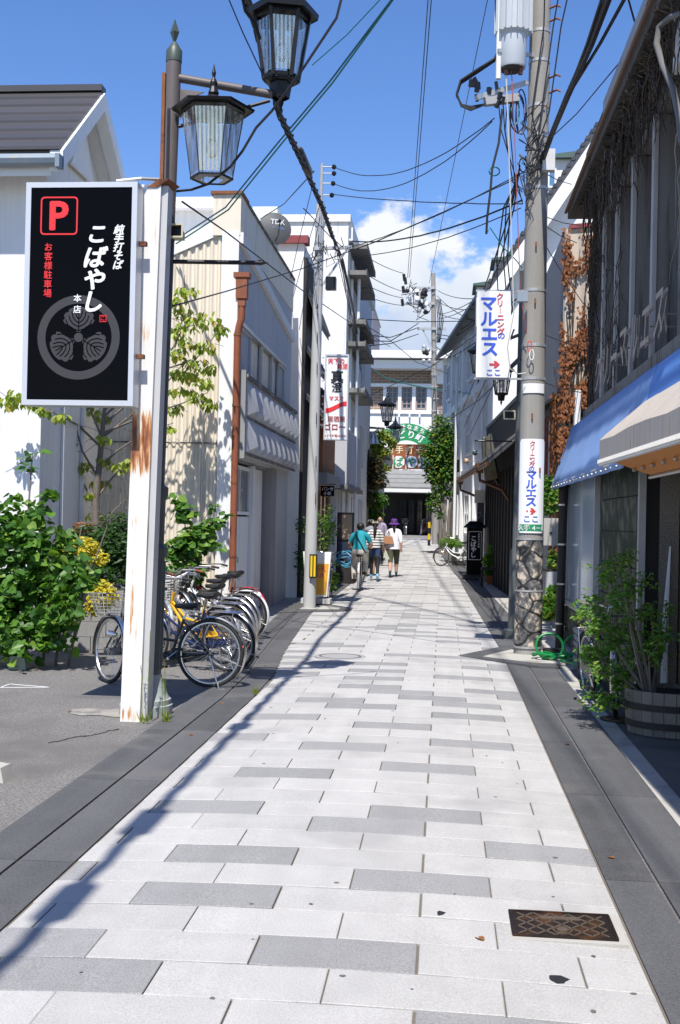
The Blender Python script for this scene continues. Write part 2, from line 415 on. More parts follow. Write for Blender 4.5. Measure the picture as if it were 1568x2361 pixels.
# charcoal notch of slabs around the right pole, and the pale collar at its foot
n1 = MB(); z = surf(.5, 14)+.012
n1.prism([(.22,14.9,z-.03),(1.2,14.02,z-.03),(1.45,14.02,z-.03),(1.45,16.1,z-.03),(.83,16.1,z-.03)], (0,0,.031))
tag(n1.build('kerb_notch_right', m_band), kind='structure')
n2 = MB(); n2.prism([(.55,14.85,z-.02),(1.15,14.35,z-.02),(1.55,14.35,z-.02),(1.55,15.75,z-.02),(.95,15.75,z-.02)], (0,0,.025))
tag(n2.build('pole_collar_right', m_conc), kind='structure')
z = surf(-2.2, 22)+.012
n3 = MB(); n3.prism([(-3.05,21.0,z-.03),(-1.75,21.9,z-.03),(-1.75,22.6,z-.03),(-2.45,23.6,z-.03),(-3.05,23.6,z-.03)], (0,0,.031)); tag(n3.build('kerb_notch_left', m_band), kind='structure')
n4 = MB(); n4.prism([(-2.75,21.9,z-.02),(-2.0,22.1,z-.02),(-2.0,22.5,z-.02),(-2.45,22.9,z-.02),(-2.75,22.9,z-.02)], (0,0,.025)); tag(n4.build('pole_collar_left', m_conc), kind='structure')
# iron cover in the paving
m_iron = M('cast_iron', (.035,.024,.02), .5, metal=.6, var=.3, scale=14, bump=.3, stain=(.13,.055,.02), stain_amt=.40, stain_scale=7)
m_ironr = M('worn_iron', (.24,.18,.125), .45, metal=.7, var=.25, scale=10)
m_rust = M('rust', (.22,.085,.035), .85, var=.3, scale=10, bump=.4, bscale=90, stain=(.10,.035,.018), stain_amt=.42, stain_scale=7)
CX, CY = .56, 5.0; cz = surf(.5, 5)+.004
cov = thing('manhole_cover', 'rusty rectangular iron drain cover with diamond lattice set in the paving', 'manhole cover', (CX, CY, cz))
MB().box(CX-.27, CX+.24, CY-.19, CY+.19, cz-.03, cz+.001).build('mortar_bed', m_conc, cov)
MB().box(CX-.235, CX+.205, CY-.155, CY+.155, cz-.02, cz+.005).build('plate', m_iron, cov)
b = MB()
x0, x1, y0, y1 = CX-.205, CX+.175, CY-.13, CY+.13
for k in range(-4, 7):
    for s in (1, -1):
        a0 = x0 + k*.076; pts = []
        # clip a slanted line to the rectangle
        for tt in [i/40 for i in range(41)]:
            yy = lerp(y0, y1, tt); xx = a0 + (yy-y0)*s*.88 + (0 if s > 0 else .2286)
            if x0 <= xx <= x1: pts.append((xx, yy))
        if len(pts) > 2: b.bar((pts[0][0], pts[0][1], cz+.0065), (pts[-1][0], pts[-1][1], cz+.0065), .0085, .004)
b.build('lattice', m_ironr, cov)
f = MB(); f.box(x0-.03, x1+.03, y1+.015, y1+.028, cz+.003, cz+.009); f.box(x0-.03, x1+.03, y0-.028, y0-.015, cz+.003, cz+.009)
f.box(x0-.032, x0-.02, y0-.014, y1+.014, cz+.003, cz+.009); f.box(x1+.02, x1+.032, y0-.014, y1+.014, cz+.003, cz+.009); f.build('rim', m_iron, cov)
e = MB(); e.lathe([(.042,.0),(.042,.009),(.036,.009),(.036,.0)], 20, (CX-.02, CY-.075, cz+.003)); MB().lathe([(.024,.0),(.024,.010),(.001,.010)], 16, (CX-.02, CY-.075, cz+.003)).build('emblem_boss', m_ironr, cov); e.build('emblem', m_ironr, cov); MB().box(CX-.10, CX+.07, CY+.06, CY+.095, cz+.004, cz+.009).build('name_bar', m_ironr, cov)
# round covers further up
def disc_cover(name, x, y, r, label):
    z = surf(x, y)+.004
    o = thing(name, label, 'manhole cover', (x, y, z))
    MB().lathe([(0,.004),(r,.004),(r,-.02)], 28, (x,y,z)).build('plate', m_iron if r < .2 else M('cover_stone', (.30,.30,.30), .7, fine=.1), o)
    MB().lathe([(r*.82,.0035),(r*.82,.006),(r*.74,.006),(r*.74,.0035)], 28, (x,y,z)).build('ring', m_ironr, o)
disc_cover('manhole_cover', -1.27, 14.4, .33, 'round grey manhole cover in the paving beside the lamp shadow')
disc_cover('manhole_cover', 1.62, 10.5, .17, 'small round iron cover on the concrete in front of the wooden planter')
# tar blots, painted triangle on the asphalt, patch of old concrete at the post
m_tar = M('tar', (.02,.02,.022), .6)
def blot(x, y, r, seed):
    q = random.Random(seed); z = surf(x, y)+.003; b = MB()
    b.poly([(x+math.cos(a)*r*(.6+.6*q.random()), y+math.sin(a)*r*(.6+.6*q.random()), z) for a in [i*2*math.pi/11 for i in range(11)]])
    return b
for i, (x, y, r, where) in enumerate([(.47,4.42,.042,'largest black tar blot, on the pale paving below the iron cover'),(.02,5.05,.03,'black tar blot on grey stone left of the iron cover'),(.53,3.88,.022,'speckled tar spot at the bottom edge of the paving')]):
    tag(blot(x, y, r, i).build('tar_blot', m_tar), where, 'stain')
b = MB(); z = -.040
for a, c in (((-4.42,11.4),(-3.96,11.28)), ((-4.42,11.4),(-4.42,11.15)), ((-4.42,11.15),(-3.96,11.28))):
    b.bar((a[0],a[1],z), (c[0],c[1],z), .016, .003)
tag(b.build('road_marking', m_white), 'worn white painted triangle on the asphalt below the leafy shrub', 'road marking')
b = MB(); q = random.Random(3); b.poly([(-2.9+math.cos(a)*.42*(.55+.6*q.random()), 9.95+math.sin(a)*.26*(.55+.6*q.random()), -.038) for a in [i*2*math.pi/14 for i in range(14)]])
tag(b.build('concrete_patch', M('old_concrete', (.29,.27,.235), .95, var=.25, scale=6, fine=.5, fscale=80, stain=(.17,.16,.15), stain_amt=.42, stain_scale=5)), kind='structure')

q = random.Random(17); m_gum = M('gum_spot', (.12,.115,.11), .8)
for i in range(34):
    x, y = q.uniform(-1.7,.75), 3.95+9*q.random()**1.6
    tag(blot(x, y, q.uniform(.006,.015), 100+i).build('gum_spot', m_gum), 'tiny dark trodden gum spot on the pale paving', 'stain', 'gum spots on the paving')
# cracks and patches in the parking-lot asphalt
m_crack = M('crack', (.035,.033,.03), .95)
def crack(pts, w, lab):
    q = random.Random(int(w*1e4)); P_ = []
    for (a, c) in zip(pts, pts[1:]):
        for k in range(8):
            t = k/8; P_.append((lerp(a[0],c[0],t)+q.uniform(-.022,.022), lerp(a[1],c[1],t)+q.uniform(-.022,.022)))
    b = MB()
    for (a, c) in zip(P_, P_[1:]): b.bar((a[0],a[1],-.0415), (c[0],c[1],-.0415), w*q.uniform(.5,1.3), .004)
    tag(b.build('asphalt_crack', m_crack), lab, 'crack')
crack([(-2.98,8.55),(-2.86,8.82),(-2.78,8.9),(-2.62,9.25)], .016, 'wide dark crack in the asphalt in front of the white post')

# ------------------------------------------------------------------ building helpers
Z3 = Vector((0,0,1))
m_frame = M('aluminium_frame', (.42,.43,.44), .4, metal=.6)
def win(parent, o, u, n, w, h, nx=2, ny=1, fm=None, gm=None, fw=.05, dep=.05, name='window'):
    o, u, n = Vector(o), Vector(u).normalized(), Vector(n).normalized(); fm = fm or m_frame; gm = gm or m_glassd
    b = MB(); c = o + u*w/2 + Z3*h/2 + n*dep/2
    def bb(cu, cv, hu, hv, d0=dep/2): b.obox(o + u*cu + Z3*cv + n*d0, u*hu, n*d0, Z3*hv)
    bb(w/2, fw/2, w/2, fw/2); bb(w/2, h-fw/2, w/2, fw/2)
    bb(fw/2, h/2, fw/2, h/2-fw); bb(w-fw/2, h/2, fw/2, h/2-fw)
    for i in range(1, nx): bb(w*i/nx, h/2, fw*.35, h/2-fw, dep*.45)
    for j in range(1, ny): bb(w/2, h*j/ny, w/2-fw, fw*.3, dep*.38)
    f = b.build(name, fm, parent)
    for i in range(nx):
        for j in range(ny):
            p = MB(); p.obox(o + u*(w*(i+.5)/nx) + Z3*(h*(j+.5)/ny) + n*.008, u*(w/nx/2-.004), n*.004, Z3*(h/ny/2-.004)); p.build('pane', gm, f)
    return f
def textmesh(s, size, bold=0.0, shear=0.0):
    cu = bpy.data.curves.new('txt', 'FONT'); cu.body = s; cu.size = size; cu.align_x = 'CENTER'; cu.align_y = 'CENTER'
    cu.offset = bold*size; cu.shear = shear; cu.resolution_u = 3; cu.extrude = 0.0
    o = bpy.data.objects.new('txt', cu); COL.objects.link(o)
    dg = bpy.context.evaluated_depsgraph_get(); me = bpy.data.meshes.new_from_object(o.evaluated_get(dg))
    vs = [v.co.copy() for v in me.vertices]; fs = [list(p.vertices) for p in me.polygons]
    bpy.data.objects.remove(o); bpy.data.curves.remove(cu); bpy.data.meshes.remove(me)
    return vs, fs
def lettering(parent, mat, items, o, u, n, name='lettering', thick=.004, v=None, wide=1.0, cyl=None):
    """items: (string, x, y, size, bold, rot) in metres on the plane spanned by u and up; characters are centred"""
    o, u, n = Vector(o), Vector(u).normalized(), Vector(n).normalized(); vv = Vector(v).normalized() if v else Z3
    b = MB()
    for it in items:
        s, x, y, size = it[:4]; bold = it[4] if len(it) > 4 else 0; rot = it[5] if len(it) > 5 else 0; shear = it[6] if len(it) > 6 else 0
        vs, fs = textmesh(s, size, 0, shear)
        if not vs: continue
        cx = (min(p.x for p in vs)+max(p.x for p in vs))/2; cy = (min(p.y for p in vs)+max(p.y for p in vs))/2
        ca, sa = math.cos(rot), math.sin(rot); base = len(b.v); k = len(vs)
        P = []
        for p in vs:
            a, c = (p.x-cx)*wide, p.y-cy; P.append(o + u*(x + a*ca - c*sa) + vv*(y + a*sa + c*ca))
        dl = bold*size*.62
        offs = [(0,0)] if not bold else [(0,0),(dl,dl*.6),(-dl,dl*.6),(dl,-dl*.6),(-dl,-dl*.6),(dl*1.1,0),(-dl*1.1,0),(0,dl),(0,-dl)]
        for j, (ou, ov) in enumerate(offs):
            base = len(b.v); b.v += [p + n*(thick+j*.00025) + u*ou + vv*ov for p in P]
            for f in fs: b.face([base+i for i in f])
    if cyl:
        cc, rad = cyl
        for i, p in enumerate(b.v):
            a = (p.x-cc[0])/rad; r_ = rad + (cc[1]-rad-p.y)*1.0; b.v[i] = Vector((cc[0]+math.sin(a)*r_, cc[1]-math.cos(a)*r_, p.z))
    return b.build(name, mat, parent)
def column(s, x, y0, step, size, bold=0, shear=0):
    return [(ch, x, y0-i*step, size, bold, 0, shear) for i, ch in enumerate(s)]
UX, UY, NX, NY = Vector((1,0,0)), Vector((0,1,0)), Vector((-1,0,0)), Vector((0,-1,0))
m_cream = M('cream_siding', (.72,.645,.52), .6, var=.04, streak=.05, stain=(.50,.44,.35), stain_amt=.36, stain_scale=1.2, stain_vert=True)
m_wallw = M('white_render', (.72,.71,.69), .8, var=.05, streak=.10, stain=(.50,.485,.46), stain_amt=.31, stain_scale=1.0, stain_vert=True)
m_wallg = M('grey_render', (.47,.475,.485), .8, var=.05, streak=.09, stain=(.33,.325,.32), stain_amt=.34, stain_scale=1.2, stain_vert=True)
m_panel = M('panel_grey', (.44,.445,.46), .75, var=.1, scale=4, streak=.1, rnd=.06)
m_moss = M('weathered_coping', (.13,.12,.11), .95, var=.4, scale=9, stain=(.32,.31,.29), stain_amt=.42, stain_scale=6)
m_roofm = M('roof_metal', (.082,.077,.078), .42, metal=.35, var=.08, rnd=.08)
m_gutter = M('gutter_blue_grey', (.20,.245,.29), .45, var=.15, scale=4, stain=(.30,.27,.22), stain_amt=.3, stain_scale=4)
m_redcap = M('red_cap', (.23,.05,.055), .6)
m_darkwood = M('dark_wood', (.022,.02,.019), .7, var=.25, streak=.3)
m_tile = M('roof_tile', (.045,.047,.052), .5, var=.2, rnd=.2, isl=.2)
m_wood = M('brown_wood', (.30,.125,.055), .65, var=.15, streak=.25, rnd=.12)
m_dirtyw = M('stained_slab', (.21,.20,.185), .9, var=.25, scale=3, streak=.2, stain=(.10,.095,.085), stain_amt=.42, stain_scale=2)

# ---------------- white house with dark metal roof (far left)
H1 = thing('white_house', 'white rendered house with dark grey metal roof behind the parking sign', 'house', (-5.65,15.5,0))
MB().prism([(-5.65,15.5,-.1),(-5.65,18.15,-.1),(-5.65,18.15,6.9),(-5.65,16.82,8.0),(-5.65,15.5,6.9)], (-9,0,0)).build('wall', m_wallw, H1)
for yy in (16.35, 17.25):
    MB().box(-5.645,-5.60,yy,yy+.09,0,6.6).build('pilaster', m_wallw, H1)
rf = MB().hexa([(-15,15.02,6.60),(-5.3,15.02,6.60),(-5.3,16.82,8.06),(-15,16.82,8.06),(-15,15.02,6.68),(-5.3,15.02,6.68),(-5.3,16.82,8.14),(-15,16.82,8.14)])
rf.hexa([(-15,16.82,8.06),(-5.3,16.82,8.06),(-5.3,18.62,6.60),(-15,18.62,6.60),(-15,16.82,8.14),(-5.3,16.82,8.14),(-5.3,18.62,6.68),(-15,18.62,6.68)])
roof = rf.build('roof', m_roofm, H1)
n = 7
for i in range(n):
    for s in (1, -1):
        t0, t1 = i/n, (i+1)/n
        ya, yb = lerp(14.96,16.83,t0), lerp(14.96,16.83,t1)+.03; za, zb = lerp(6.665,8.16,t0)+.05, lerp(6.665,8.16,t1)+.028
        if s < 0: ya, yb = 33.64-ya, 33.64-yb
        b = MB(); p = [(-15,ya,za-.045),(-5.28,ya,za-.045),(-5.28,yb,zb-.045),(-15,yb,zb-.045),(-15,ya,za),(-5.28,ya,za),(-5.28,yb,zb),(-15,yb,zb)]
        if s < 0: p = [p[1],p[0],p[3],p[2],p[5],p[4],p[7],p[6]]
        b.hexa(p).build('roof_panel', m_roofm, roof)
MB().box(-15,-5.27,16.72,16.94,8.14,8.235).build('ridge_cap', m_roofm, roof)
for s in (1,-1):
    e = lambda y: y if s > 0 else 33.64-y
    MB().hexa([(-5.42,e(14.98),6.38),(-5.24,e(14.98),6.38),(-5.24,e(16.82),7.86),(-5.42,e(16.82),7.86),(-5.42,e(14.98),6.655),(-5.24,e(14.98),6.655),(-5.24,e(16.82),8.13),(-5.42,e(16.82),8.13)]).build('bargeboard', m_white, H1)
    MB().hexa([(-15,e(15.03),6.33),(-5.42,e(15.03),6.33),(-5.42,e(15.55),6.6),(-15,e(15.55),6.6),(-15,e(15.03),6.6),(-5.42,e(15.03),6.6),(-5.42,e(15.55),7.0),(-15,e(15.55),7.0)]).build('soffit', m_white, H1)
for s in (1,-1):
    e = lambda y: y if s > 0 else 33.64-y
    MB().hexa([(-5.66,e(15.5),6.90),(-5.43,e(15.5),6.90),(-5.43,e(16.82),7.98),(-5.66,e(16.82),7.98),(-5.66,e(15.5),6.96),(-5.43,e(15.5),6.96),(-5.43,e(16.82),8.04),(-5.66,e(16.82),8.04)]).build('verge_soffit', m_white, H1)
    MB().hexa([(-5.66,e(15.0),6.47),(-5.43,e(15.0),6.47),(-5.43,e(15.5),6.88),(-5.66,e(15.5),6.88),(-5.66,e(15.0),6.56),(-5.43,e(15.0),6.56),(-5.43,e(15.5),6.96),(-5.66,e(15.5),6.96)]).build('verge_soffit', m_white, H1)
g = MB(); g.tube([(-15,14.93,6.52),(-5.26,14.93,6.52)], .085, 8); g.box(-5.3,-5.24,14.84,15.02,6.40,6.58); g.build('gutter', m_gutter, H1)
MB().prism([(-5.60,16.3,6.9),(-5.60,17.35,6.9),(-5.60,16.82,7.75)], (.04,0,0)).build('gable_trim', m_white, H1)

# ---------------- cream corrugated building with tiled-relief balcony
F = -3.42
H2 = thing('shop_building', 'two storey building with cream ribbed side wall and grey street front', 'building', (-3.42,18.4,0))
wl_ = MB(); wl_.prism([(-5.75,18.42,-.1),(-3.46,18.42,-.1),(-3.46,18.42,6.72),(-5.75,18.42,5.72)], (0,.06,0)); wl_.prism([(-5.75,18.5,2.8),(F-.07,18.5,2.8),(F-.07,18.5,6.72),(-5.75,18.5,5.72)], (0,6.4,0)); wl_.build('wall', m_cream, H2)
sd = MB(); x = -5.70; k = 0
while x < -3.75:
    zt = lerp(5.72,6.72,(x+5.75)/2.33)-.22
    sd.prism([(x,18.42,.05),(x+.028,18.385,.05),(x+.060,18.385,.05),(x+.088,18.42,.05)], (0,0,zt-.05)); x += .127
sd.build('siding', m_cream, H2)
MB().hexa([(-5.80,18.36,5.47),(F-.02,18.36,6.50),(F-.02,18.43,6.50),(-5.80,18.43,5.47),(-5.80,18.36,5.74),(F-.02,18.36,6.78),(F-.02,18.43,6.78),(-5.80,18.43,5.74)]).build('eave_trim', m_white, H2)
MB().box(-3.70,F+.0,18.33,18.40,0,6.42).build('corner_board', m_white, H2)
MB().box(-5.7,-3.71,18.375,18.383,2.93,2.955).build('seam', m_moss, H2); MB().tube([(-3.95,18.36,.1),(-3.95,18.36,3.4),(-3.9,18.36,3.5)], .014, 6).build('conduit', m_frame, H2); MB().box(-4.02,-3.88,18.31,18.38,1.35,1.6).build('meter', m_frame, H2)
pr = MB(); pr.box(-3.86,F+.02,18.34,18.9,6.35,7.02); pr.box(-3.5,F+.02,18.9,24.9,6.3,7.0); pr.build('parapet', m_cream, H2)
MB().box(-3.90,F+.05,18.30,18.95,7.02,7.07).build('parapet_cap', m_rust, H2)
MB().box(F-.08,F+.05,18.95,24.95,7.0,7.04).build('coping', m_moss, H2)
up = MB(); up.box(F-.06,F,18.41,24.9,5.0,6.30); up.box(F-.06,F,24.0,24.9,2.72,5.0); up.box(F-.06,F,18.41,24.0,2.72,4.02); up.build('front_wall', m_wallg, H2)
MB().hexa([(F,18.35,6.22),(F+.07,18.35,6.22),(F+.07,24.9,5.62),(F,24.9,5.62),(F,18.35,6.40),(F+.07,18.35,6.40),(F+.07,24.9,5.80),(F,24.9,5.80)]).build('sloping_band', m_wallw, H2)
# band of windows
fr = MB(); fr.box(F-.05,F+.03,18.42,24.0,4.93,5.0); fr.box(F-.05,F+.03,18.42,24.0,4.02,4.07); fr.build('window_frame', m_frame, H2)
m_blind = M('blind_grey', (.36,.37,.39), .6, streak=.05)
ys_ = [18.45,19.75,20.85,21.0,22.2,22.3,23.1,23.95]
for i in range(0,8,2):
    a, c = ys_[i], ys_[i+1]
    win(H2, (F-.05,a,4.07), UY, UX, c-a, .86, 1, 1, m_frame if i else m_panel, [m_blind,m_blind,m_glassd,m_blind][i//2], .05, .05)
# relief balcony
BX = -3.27
bal = MB().box(F,BX,18.4,24.65,2.78,4.02).build('balcony', m_wallg, H2)
pm = MB(); W, Hh = .66, .56
pm.v += [Vector(p) for p in ((0,-W/2,-Hh/2),(0,W/2,-Hh/2),(0,W/2,Hh/2),(0,-W/2,Hh/2),(.16,W*.05,-Hh*.30),(.07,W*.22,Hh*.34),(.01,-W/2,-Hh/2),(.01,W/2,-Hh/2),(.01,W/2,Hh/2),(.01,-W/2,Hh/2))]
for q in ((0,1,7,6),(1,2,8,7),(2,3,9,8),(3,0,6,9),(6,7,4),(7,8,5,4),(8,9,5),(9,6,4,5)): pm.face(list(q))
pme = pm.mesh('relief_panel'); pme.materials.append(m_panel)
for i in range(9):
    for j in range(2): inst('relief_panel', pme, bal, (BX+.002, 18.78+i*.68, 3.09+j*.6))
fr = MB(); fr.box(BX,BX+.03,18.4,24.65,2.76,2.80); fr.box(BX,BX+.03,18.4,24.65,3.375,3.405); fr.build('rail', m_moss, bal)
MB().box(F,BX+.05,18.36,24.68,4.02,4.08).build('coping', m_moss, bal)
MB().box(F-.02,BX+.02,18.30,18.4,2.70,4.14).build('end_pier', m_concg, bal)
# ground floor recess
lo = MB(); lo.box(-4.3,-4.25,18.5,22.4,0,2.68); lo.box(-4.25,F-.25,22.2,22.26,0,2.68); lo.box(-4.3,F-.08,18.5,22.3,2.68,2.76); lo.build('recess_wall', m_concg, H2)
MB().box(F-.25,F+.02,22.26,22.95,-.05,2.72).build('pier', m_concg, H2)
MB().box(F-.2,F-.02,22.95,24.9,-.05,2.72).build('lower_wall', m_wallg, H2)
dr = MB(); dr.box(-3.56,-3.52,18.45,19.5,0,1.75); dr.box(-3.56,-3.52,19.53,20.4,0,1.75); dr = dr.build('door', m_white, H2)
MB().box(-3.52,-3.50,19.3,19.36,.95,1.05).build('handle', m_steel, dr)
win(H2, (-3.56,18.45,1.78), UY, UX, 2.0, .85, 2, 1, m_white, m_glassd, .06)
MB().box(-3.56,-3.45,20.42,20.6,0,2.67).build('post', m_white, H2)
MB().box(-3.60,-3.57,20.62,22.18,0,2.66).build('shutter', m_wallw, H2)
# rusted downpipe with hopper
m_rustp = M('rusted_paint', (.24,.075,.035), .6, var=.25, scale=5, stain=(.42,.30,.20), stain_amt=.28, stain_scale=3, stain_vert=True)
dp = MB(); px, py = -3.36, 18.22
dp.box(px-.10,px+.16,py-.10,py+.10,5.62,5.70); dp.box(px-.06,px+.12,py-.08,py+.08,5.28,5.62); dp.box(px-.03,px+.09,py-.06,py+.06,5.16,5.28)
DP = dp.build('hopper', m_rustp, H2)
MB().tube([(px+.03,py,5.2),(px+.03,py,4.98),(px-.01,py,4.82),(px-.03,py,4.70),(px-.03,py,2.4),(px-.03,py,.05)], .058, 10).build('downpipe', m_rustp, H2, True)
st = MB()
for zz in (4.7,3.55,2.3,1.1): st.lathe([(.064,-.02),(.064,.02)], 10, (px-.03,py,zz))
st.build('pipe_bracket', m_rust, H2)
# rear white rooftop block
H2b = thing('rooftop_house', 'white block with flat roof slab rising behind the cream ribbed wall', 'building', (-5.6,27,0))
p0, p1 = at(398,520,27), at(535,520,27)
MB().box(p0.x,p1.x,27,31,0,at(450,486,27).z).build('wall', m_wallw, H2b)
MB().box(p0.x-.3,p1.x+.1,26.7,31,at(450,486,27).z,at(450,462,27).z).build('roof_slab', m_white, H2b)

# ---------------- white building with red cap and dark tiled street side (L3)
H3 = thing('white_townhouse', 'white walled townhouse with red parapet cap beside the concrete pole', 'building', (-3.2,25.3,0))
zt = at(665,562,25.4).z
MB().box(-9,-3.25,25.4,28.4,-.1,zt).build('wall', m_wallw, H3)
MB().box(-4.05,-3.15,25.3,25.65,zt,zt+.17).build('cap', m_redcap, H3)
MB().box(-3.25,-3.18,25.42,28.38,0,zt-.3).build('dark_front', m_darkwood, H3)
for i, (za, zb, xo) in enumerate(((6.9,6.2,.25),(5.6,5.05,.3),(4.5,4.0,.45))):
    r_ = MB().hexa([(-3.2,25.7,za),(-3.2+xo,25.7,zb),(-3.2+xo,28.3,zb),(-3.2,28.3,za),(-3.2,25.7,za+.08),(-3.2+xo,25.7,zb+.08),(-3.2+xo,28.3,zb+.08),(-3.2,28.3,za+.08)]).build('pent_roof', m_tile, H3)
    for j in range(9):
        yy = 25.8+j*.3; MB().tube([(-3.2,yy,za+.10),(-3.2+xo+.02,yy,zb+.10)], .045, 6).build('roof_tile', m_tile, r_)
win(H3, (-3.17,26.6,5.9), UY, UX, .7, 1.0, 1, 1, m_darkwood, M('green_glass', (.02,.22,.10), .15), .06)
# satellite dish
dc = at(636,524,24.6)
D = thing('satellite_dish', 'grey satellite dish with white lettering on the roof edge', 'satellite dish', (dc.x, dc.y, dc.z-.9))
dn = Vector((.35,-.9,.12)).normalized(); m_dish = M('dish_grey', (.085,.087,.09), .6)
MB().lathe([(0,.0),(.14,.012),(.27,.045),(.36,.09),(.365,.075),(.27,.03),(.14,-.003),(0,-.015)], 28, dc, -dn).build('reflector', m_dish, D, True)
MB().tube([dc-dn*-.02+Vector((0,0,-.1))+Vector((0,.12,0)), dc+Vector((0,.15,-.9))], .03, 8).build('mast', m_steel, D)
du = Vector((0,0,1)).cross(dn).normalized()*1
MB().tube([dc-Z3*.3, dc-Z3*.25+dn*.3, dc+dn*.38], .012, 6).build('feed_arm', m_black, D)
MB().ball(dc+dn*.38, .04, 8, 5).build('receiver', m_black, D)
lettering(D, m_white, [('TDK',.04,.12,.16,.01)], dc+dn*.005, du, dn)
lettering(D, M('print_blue', (.10,.25,.60), .5), [('DIGITAL',.06,-.02,.07,.01)], dc+dn*.006, du, dn)

# ---------------- tall white apartment block with balcony eaves (L4)
H4 = thing('apartment_block', 'tall white flat-roofed block with stacked grey balcony slabs over the street', 'building', (-3,35,0))
zt = at(700,512,35).z; xr = at(802,600,35).x
MB().box(-10,xr,35,47,-.1,zt).build('wall', m_wallw, H4)
MB().box(-10,xr+.06,34.93,47,zt,zt+.22).build('parapet', m_white, H4)
MB().box(xr+.0,xr+.12,35.2,47,at(815,560,35.5).z,at(815,530,35.5).z).build('cornice', m_white, H4)
for yn in (574,634,747,798,905):
    zn = at(820,yn,35.5).z; sl_ = MB().box(xr,-2.56,35.45,39.6,zn,zn+.14).build('balcony_slab', m_dirtyw, H4)
    MB().box(-2.56,-2.53,35.42,39.6,zn-.03,zn+.17).build('fascia', m_moss, sl_)
for (x_, y0, y1) in ((xr+.05,600,1130),(xr+.28,640,1130)):
    MB().tube([(x_,36.1,at(805,y0,36).z),(x_,36.1,.2)], .05, 8).build('downpipe', m_white, H4)
tk = MB(); p0, p1 = at(582,500,38), at(640,480,38); tk.box(p0.x,p1.x,38,39.5,zt+.1,at(600,476,38).z)
tk.build('rooftop_tank', M('tank_green', (.52,.57,.52), .6, stain=(.45,.28,.14), stain_amt=.32, stain_scale=1.5), H4)
for zz in (1.9,4.6,7.2): 
    for yy in (38.2,41.5): win(H4, (xr-.02,yy,zz-.9), UY, UX, 1.6, 1.5, 2, 1, m_frame)

# ---------------- small wooden shop front, grey jettied shop, far left row
H5 = thing('wooden_shop', 'small shop with brown plank upper front and dark little roof behind the concrete pole', 'building', (-3.1,28,0))
MB().box(-3.7,-3.05,28.2,31.4,2.9,4.9).build('upper_wall', m_darkwood, H5)
for i in range(8): MB().box(-3.70+i*.082,-3.625+i*.082,28.16,28.2,2.9,4.85).build('plank', m_wood, H5)
for i in range(16): MB().box(-3.05,-3.03,28.2+i*.2,28.37+i*.2,2.9,4.88).build('plank', m_wood, H5)
MB().hexa([(-3.9,28.0,4.85),(-2.9,28.0,4.85),(-2.9,31.6,4.85),(-3.9,31.6,4.85),(-3.9,28.0,5.35),(-3.5,28.0,5.35),(-3.5,31.6,5.35),(-3.9,31.6,5.35)]).build('roof', m_tile, H5)
MB().box(-3.75,-2.88,28.0,31.5,2.62,2.9).build('canopy', m_concg, H5)
MB().box(-3.6,-3.2,28.6,31.4,-.1,2.62).build('lower_wall', M('warm_plaster', (.30,.16,.09), .8, var=.2), H5)
win(H5, (-3.2,29.0,.3), UY, UX, 2.0, 2.1, 2, 2, m_wood)
H6 = thing('grey_jettied_shop', 'grey panelled shop with upper storey jutting out behind the white sake sign', 'building', (-3,32.5,0))
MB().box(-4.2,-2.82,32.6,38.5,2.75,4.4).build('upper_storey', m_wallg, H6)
for i in range(9): MB().box(-2.82,-2.80,32.6+i*.64,33.2+i*.64,2.78,4.38).build('panel', m_panel, H6)
MB().box(-4.3,-2.75,32.4,38.6,2.62,2.75).build('jetty_floor', m_dirtyw, H6)
MB().box(-4.2,-3.35,32.8,38.5,-.1,2.62).build('lower_wall', m_concg, H6)
for yy in (33.0,33.8,34.8,36.2,37.5): MB().box(-3.3,-3.1,yy,yy+.16,0,2.62).build('pillar', m_white, H6)
win(H6, (-3.35,34.0,.3), UY, UX, 3.8, 2.1, 4, 1, m_frame)
H7 = thing('far_left_row', 'dark shaded row of low shopfronts beyond the cinema poster board', 'building', (-3.3,47,0))
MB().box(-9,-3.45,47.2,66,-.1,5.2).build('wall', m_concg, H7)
MB().box(-9,-3.0,47.2,66,5.2,5.45).build('roof', m_tile, H7)
for i in range(5): win(H7, (-3.45,48.5+i*3.4,.6+gz(50)), UY, UX, 2.4, 2.2, 3, 1, m_darkwood)
H8 = thing('pink_building', 'plain pale pink block rising behind the far white balconies', 'building', (-6,86,0))
p0, p1 = at(806,760,86), at(858,760,86)
MB().box(p0.x,p1.x,86,96,0,at(840,704,86).z).build('wall', M('pale_pink', (.56,.47,.45), .8, streak=.05), H8)
MB().box(p0.x-.1,p1.x+.1,85.9,96,at(840,704,86).z,at(840,701,86).z).build('parapet', m_white, H8)

# ---------------- white and brick building closing the street
E = 71.0
m_brick = bpy.data.materials.new('brown_brick'); m_brick.use_nodes = True
t = m_brick.node_tree; bk = t.nodes.new('ShaderNodeTexBrick'); ge = t.nodes.new('ShaderNodeNewGeometry'); sx = t.nodes.new('ShaderNodeSeparateXYZ'); cx = t.nodes.new('ShaderNodeCombineXYZ')
t.links.new(ge.outputs['Position'], sx.inputs[0]); ad = t.nodes.new('ShaderNodeMath'); t.links.new(sx.outputs[0], ad.inputs[0]); t.links.new(sx.outputs[1], ad.inputs[1])
t.links.new(ad.outputs[0], cx.inputs[0]); t.links.new(sx.outputs[2], cx.inputs[1]); t.links.new(cx.outputs[0], bk.inputs['Vector'])
bk.inputs['Scale'].default_value = 1; bk.inputs['Brick Width'].default_value = .5; bk.inputs['Row Height'].default_value = .17; bk.inputs['Mortar Size'].default_value = .022
bk.inputs['Color1'].default_value = (.24,.165,.12,1); bk.inputs['Color2'].default_value = (.19,.125,.09,1); bk.inputs['Mortar'].default_value = (.40,.33,.27,1)
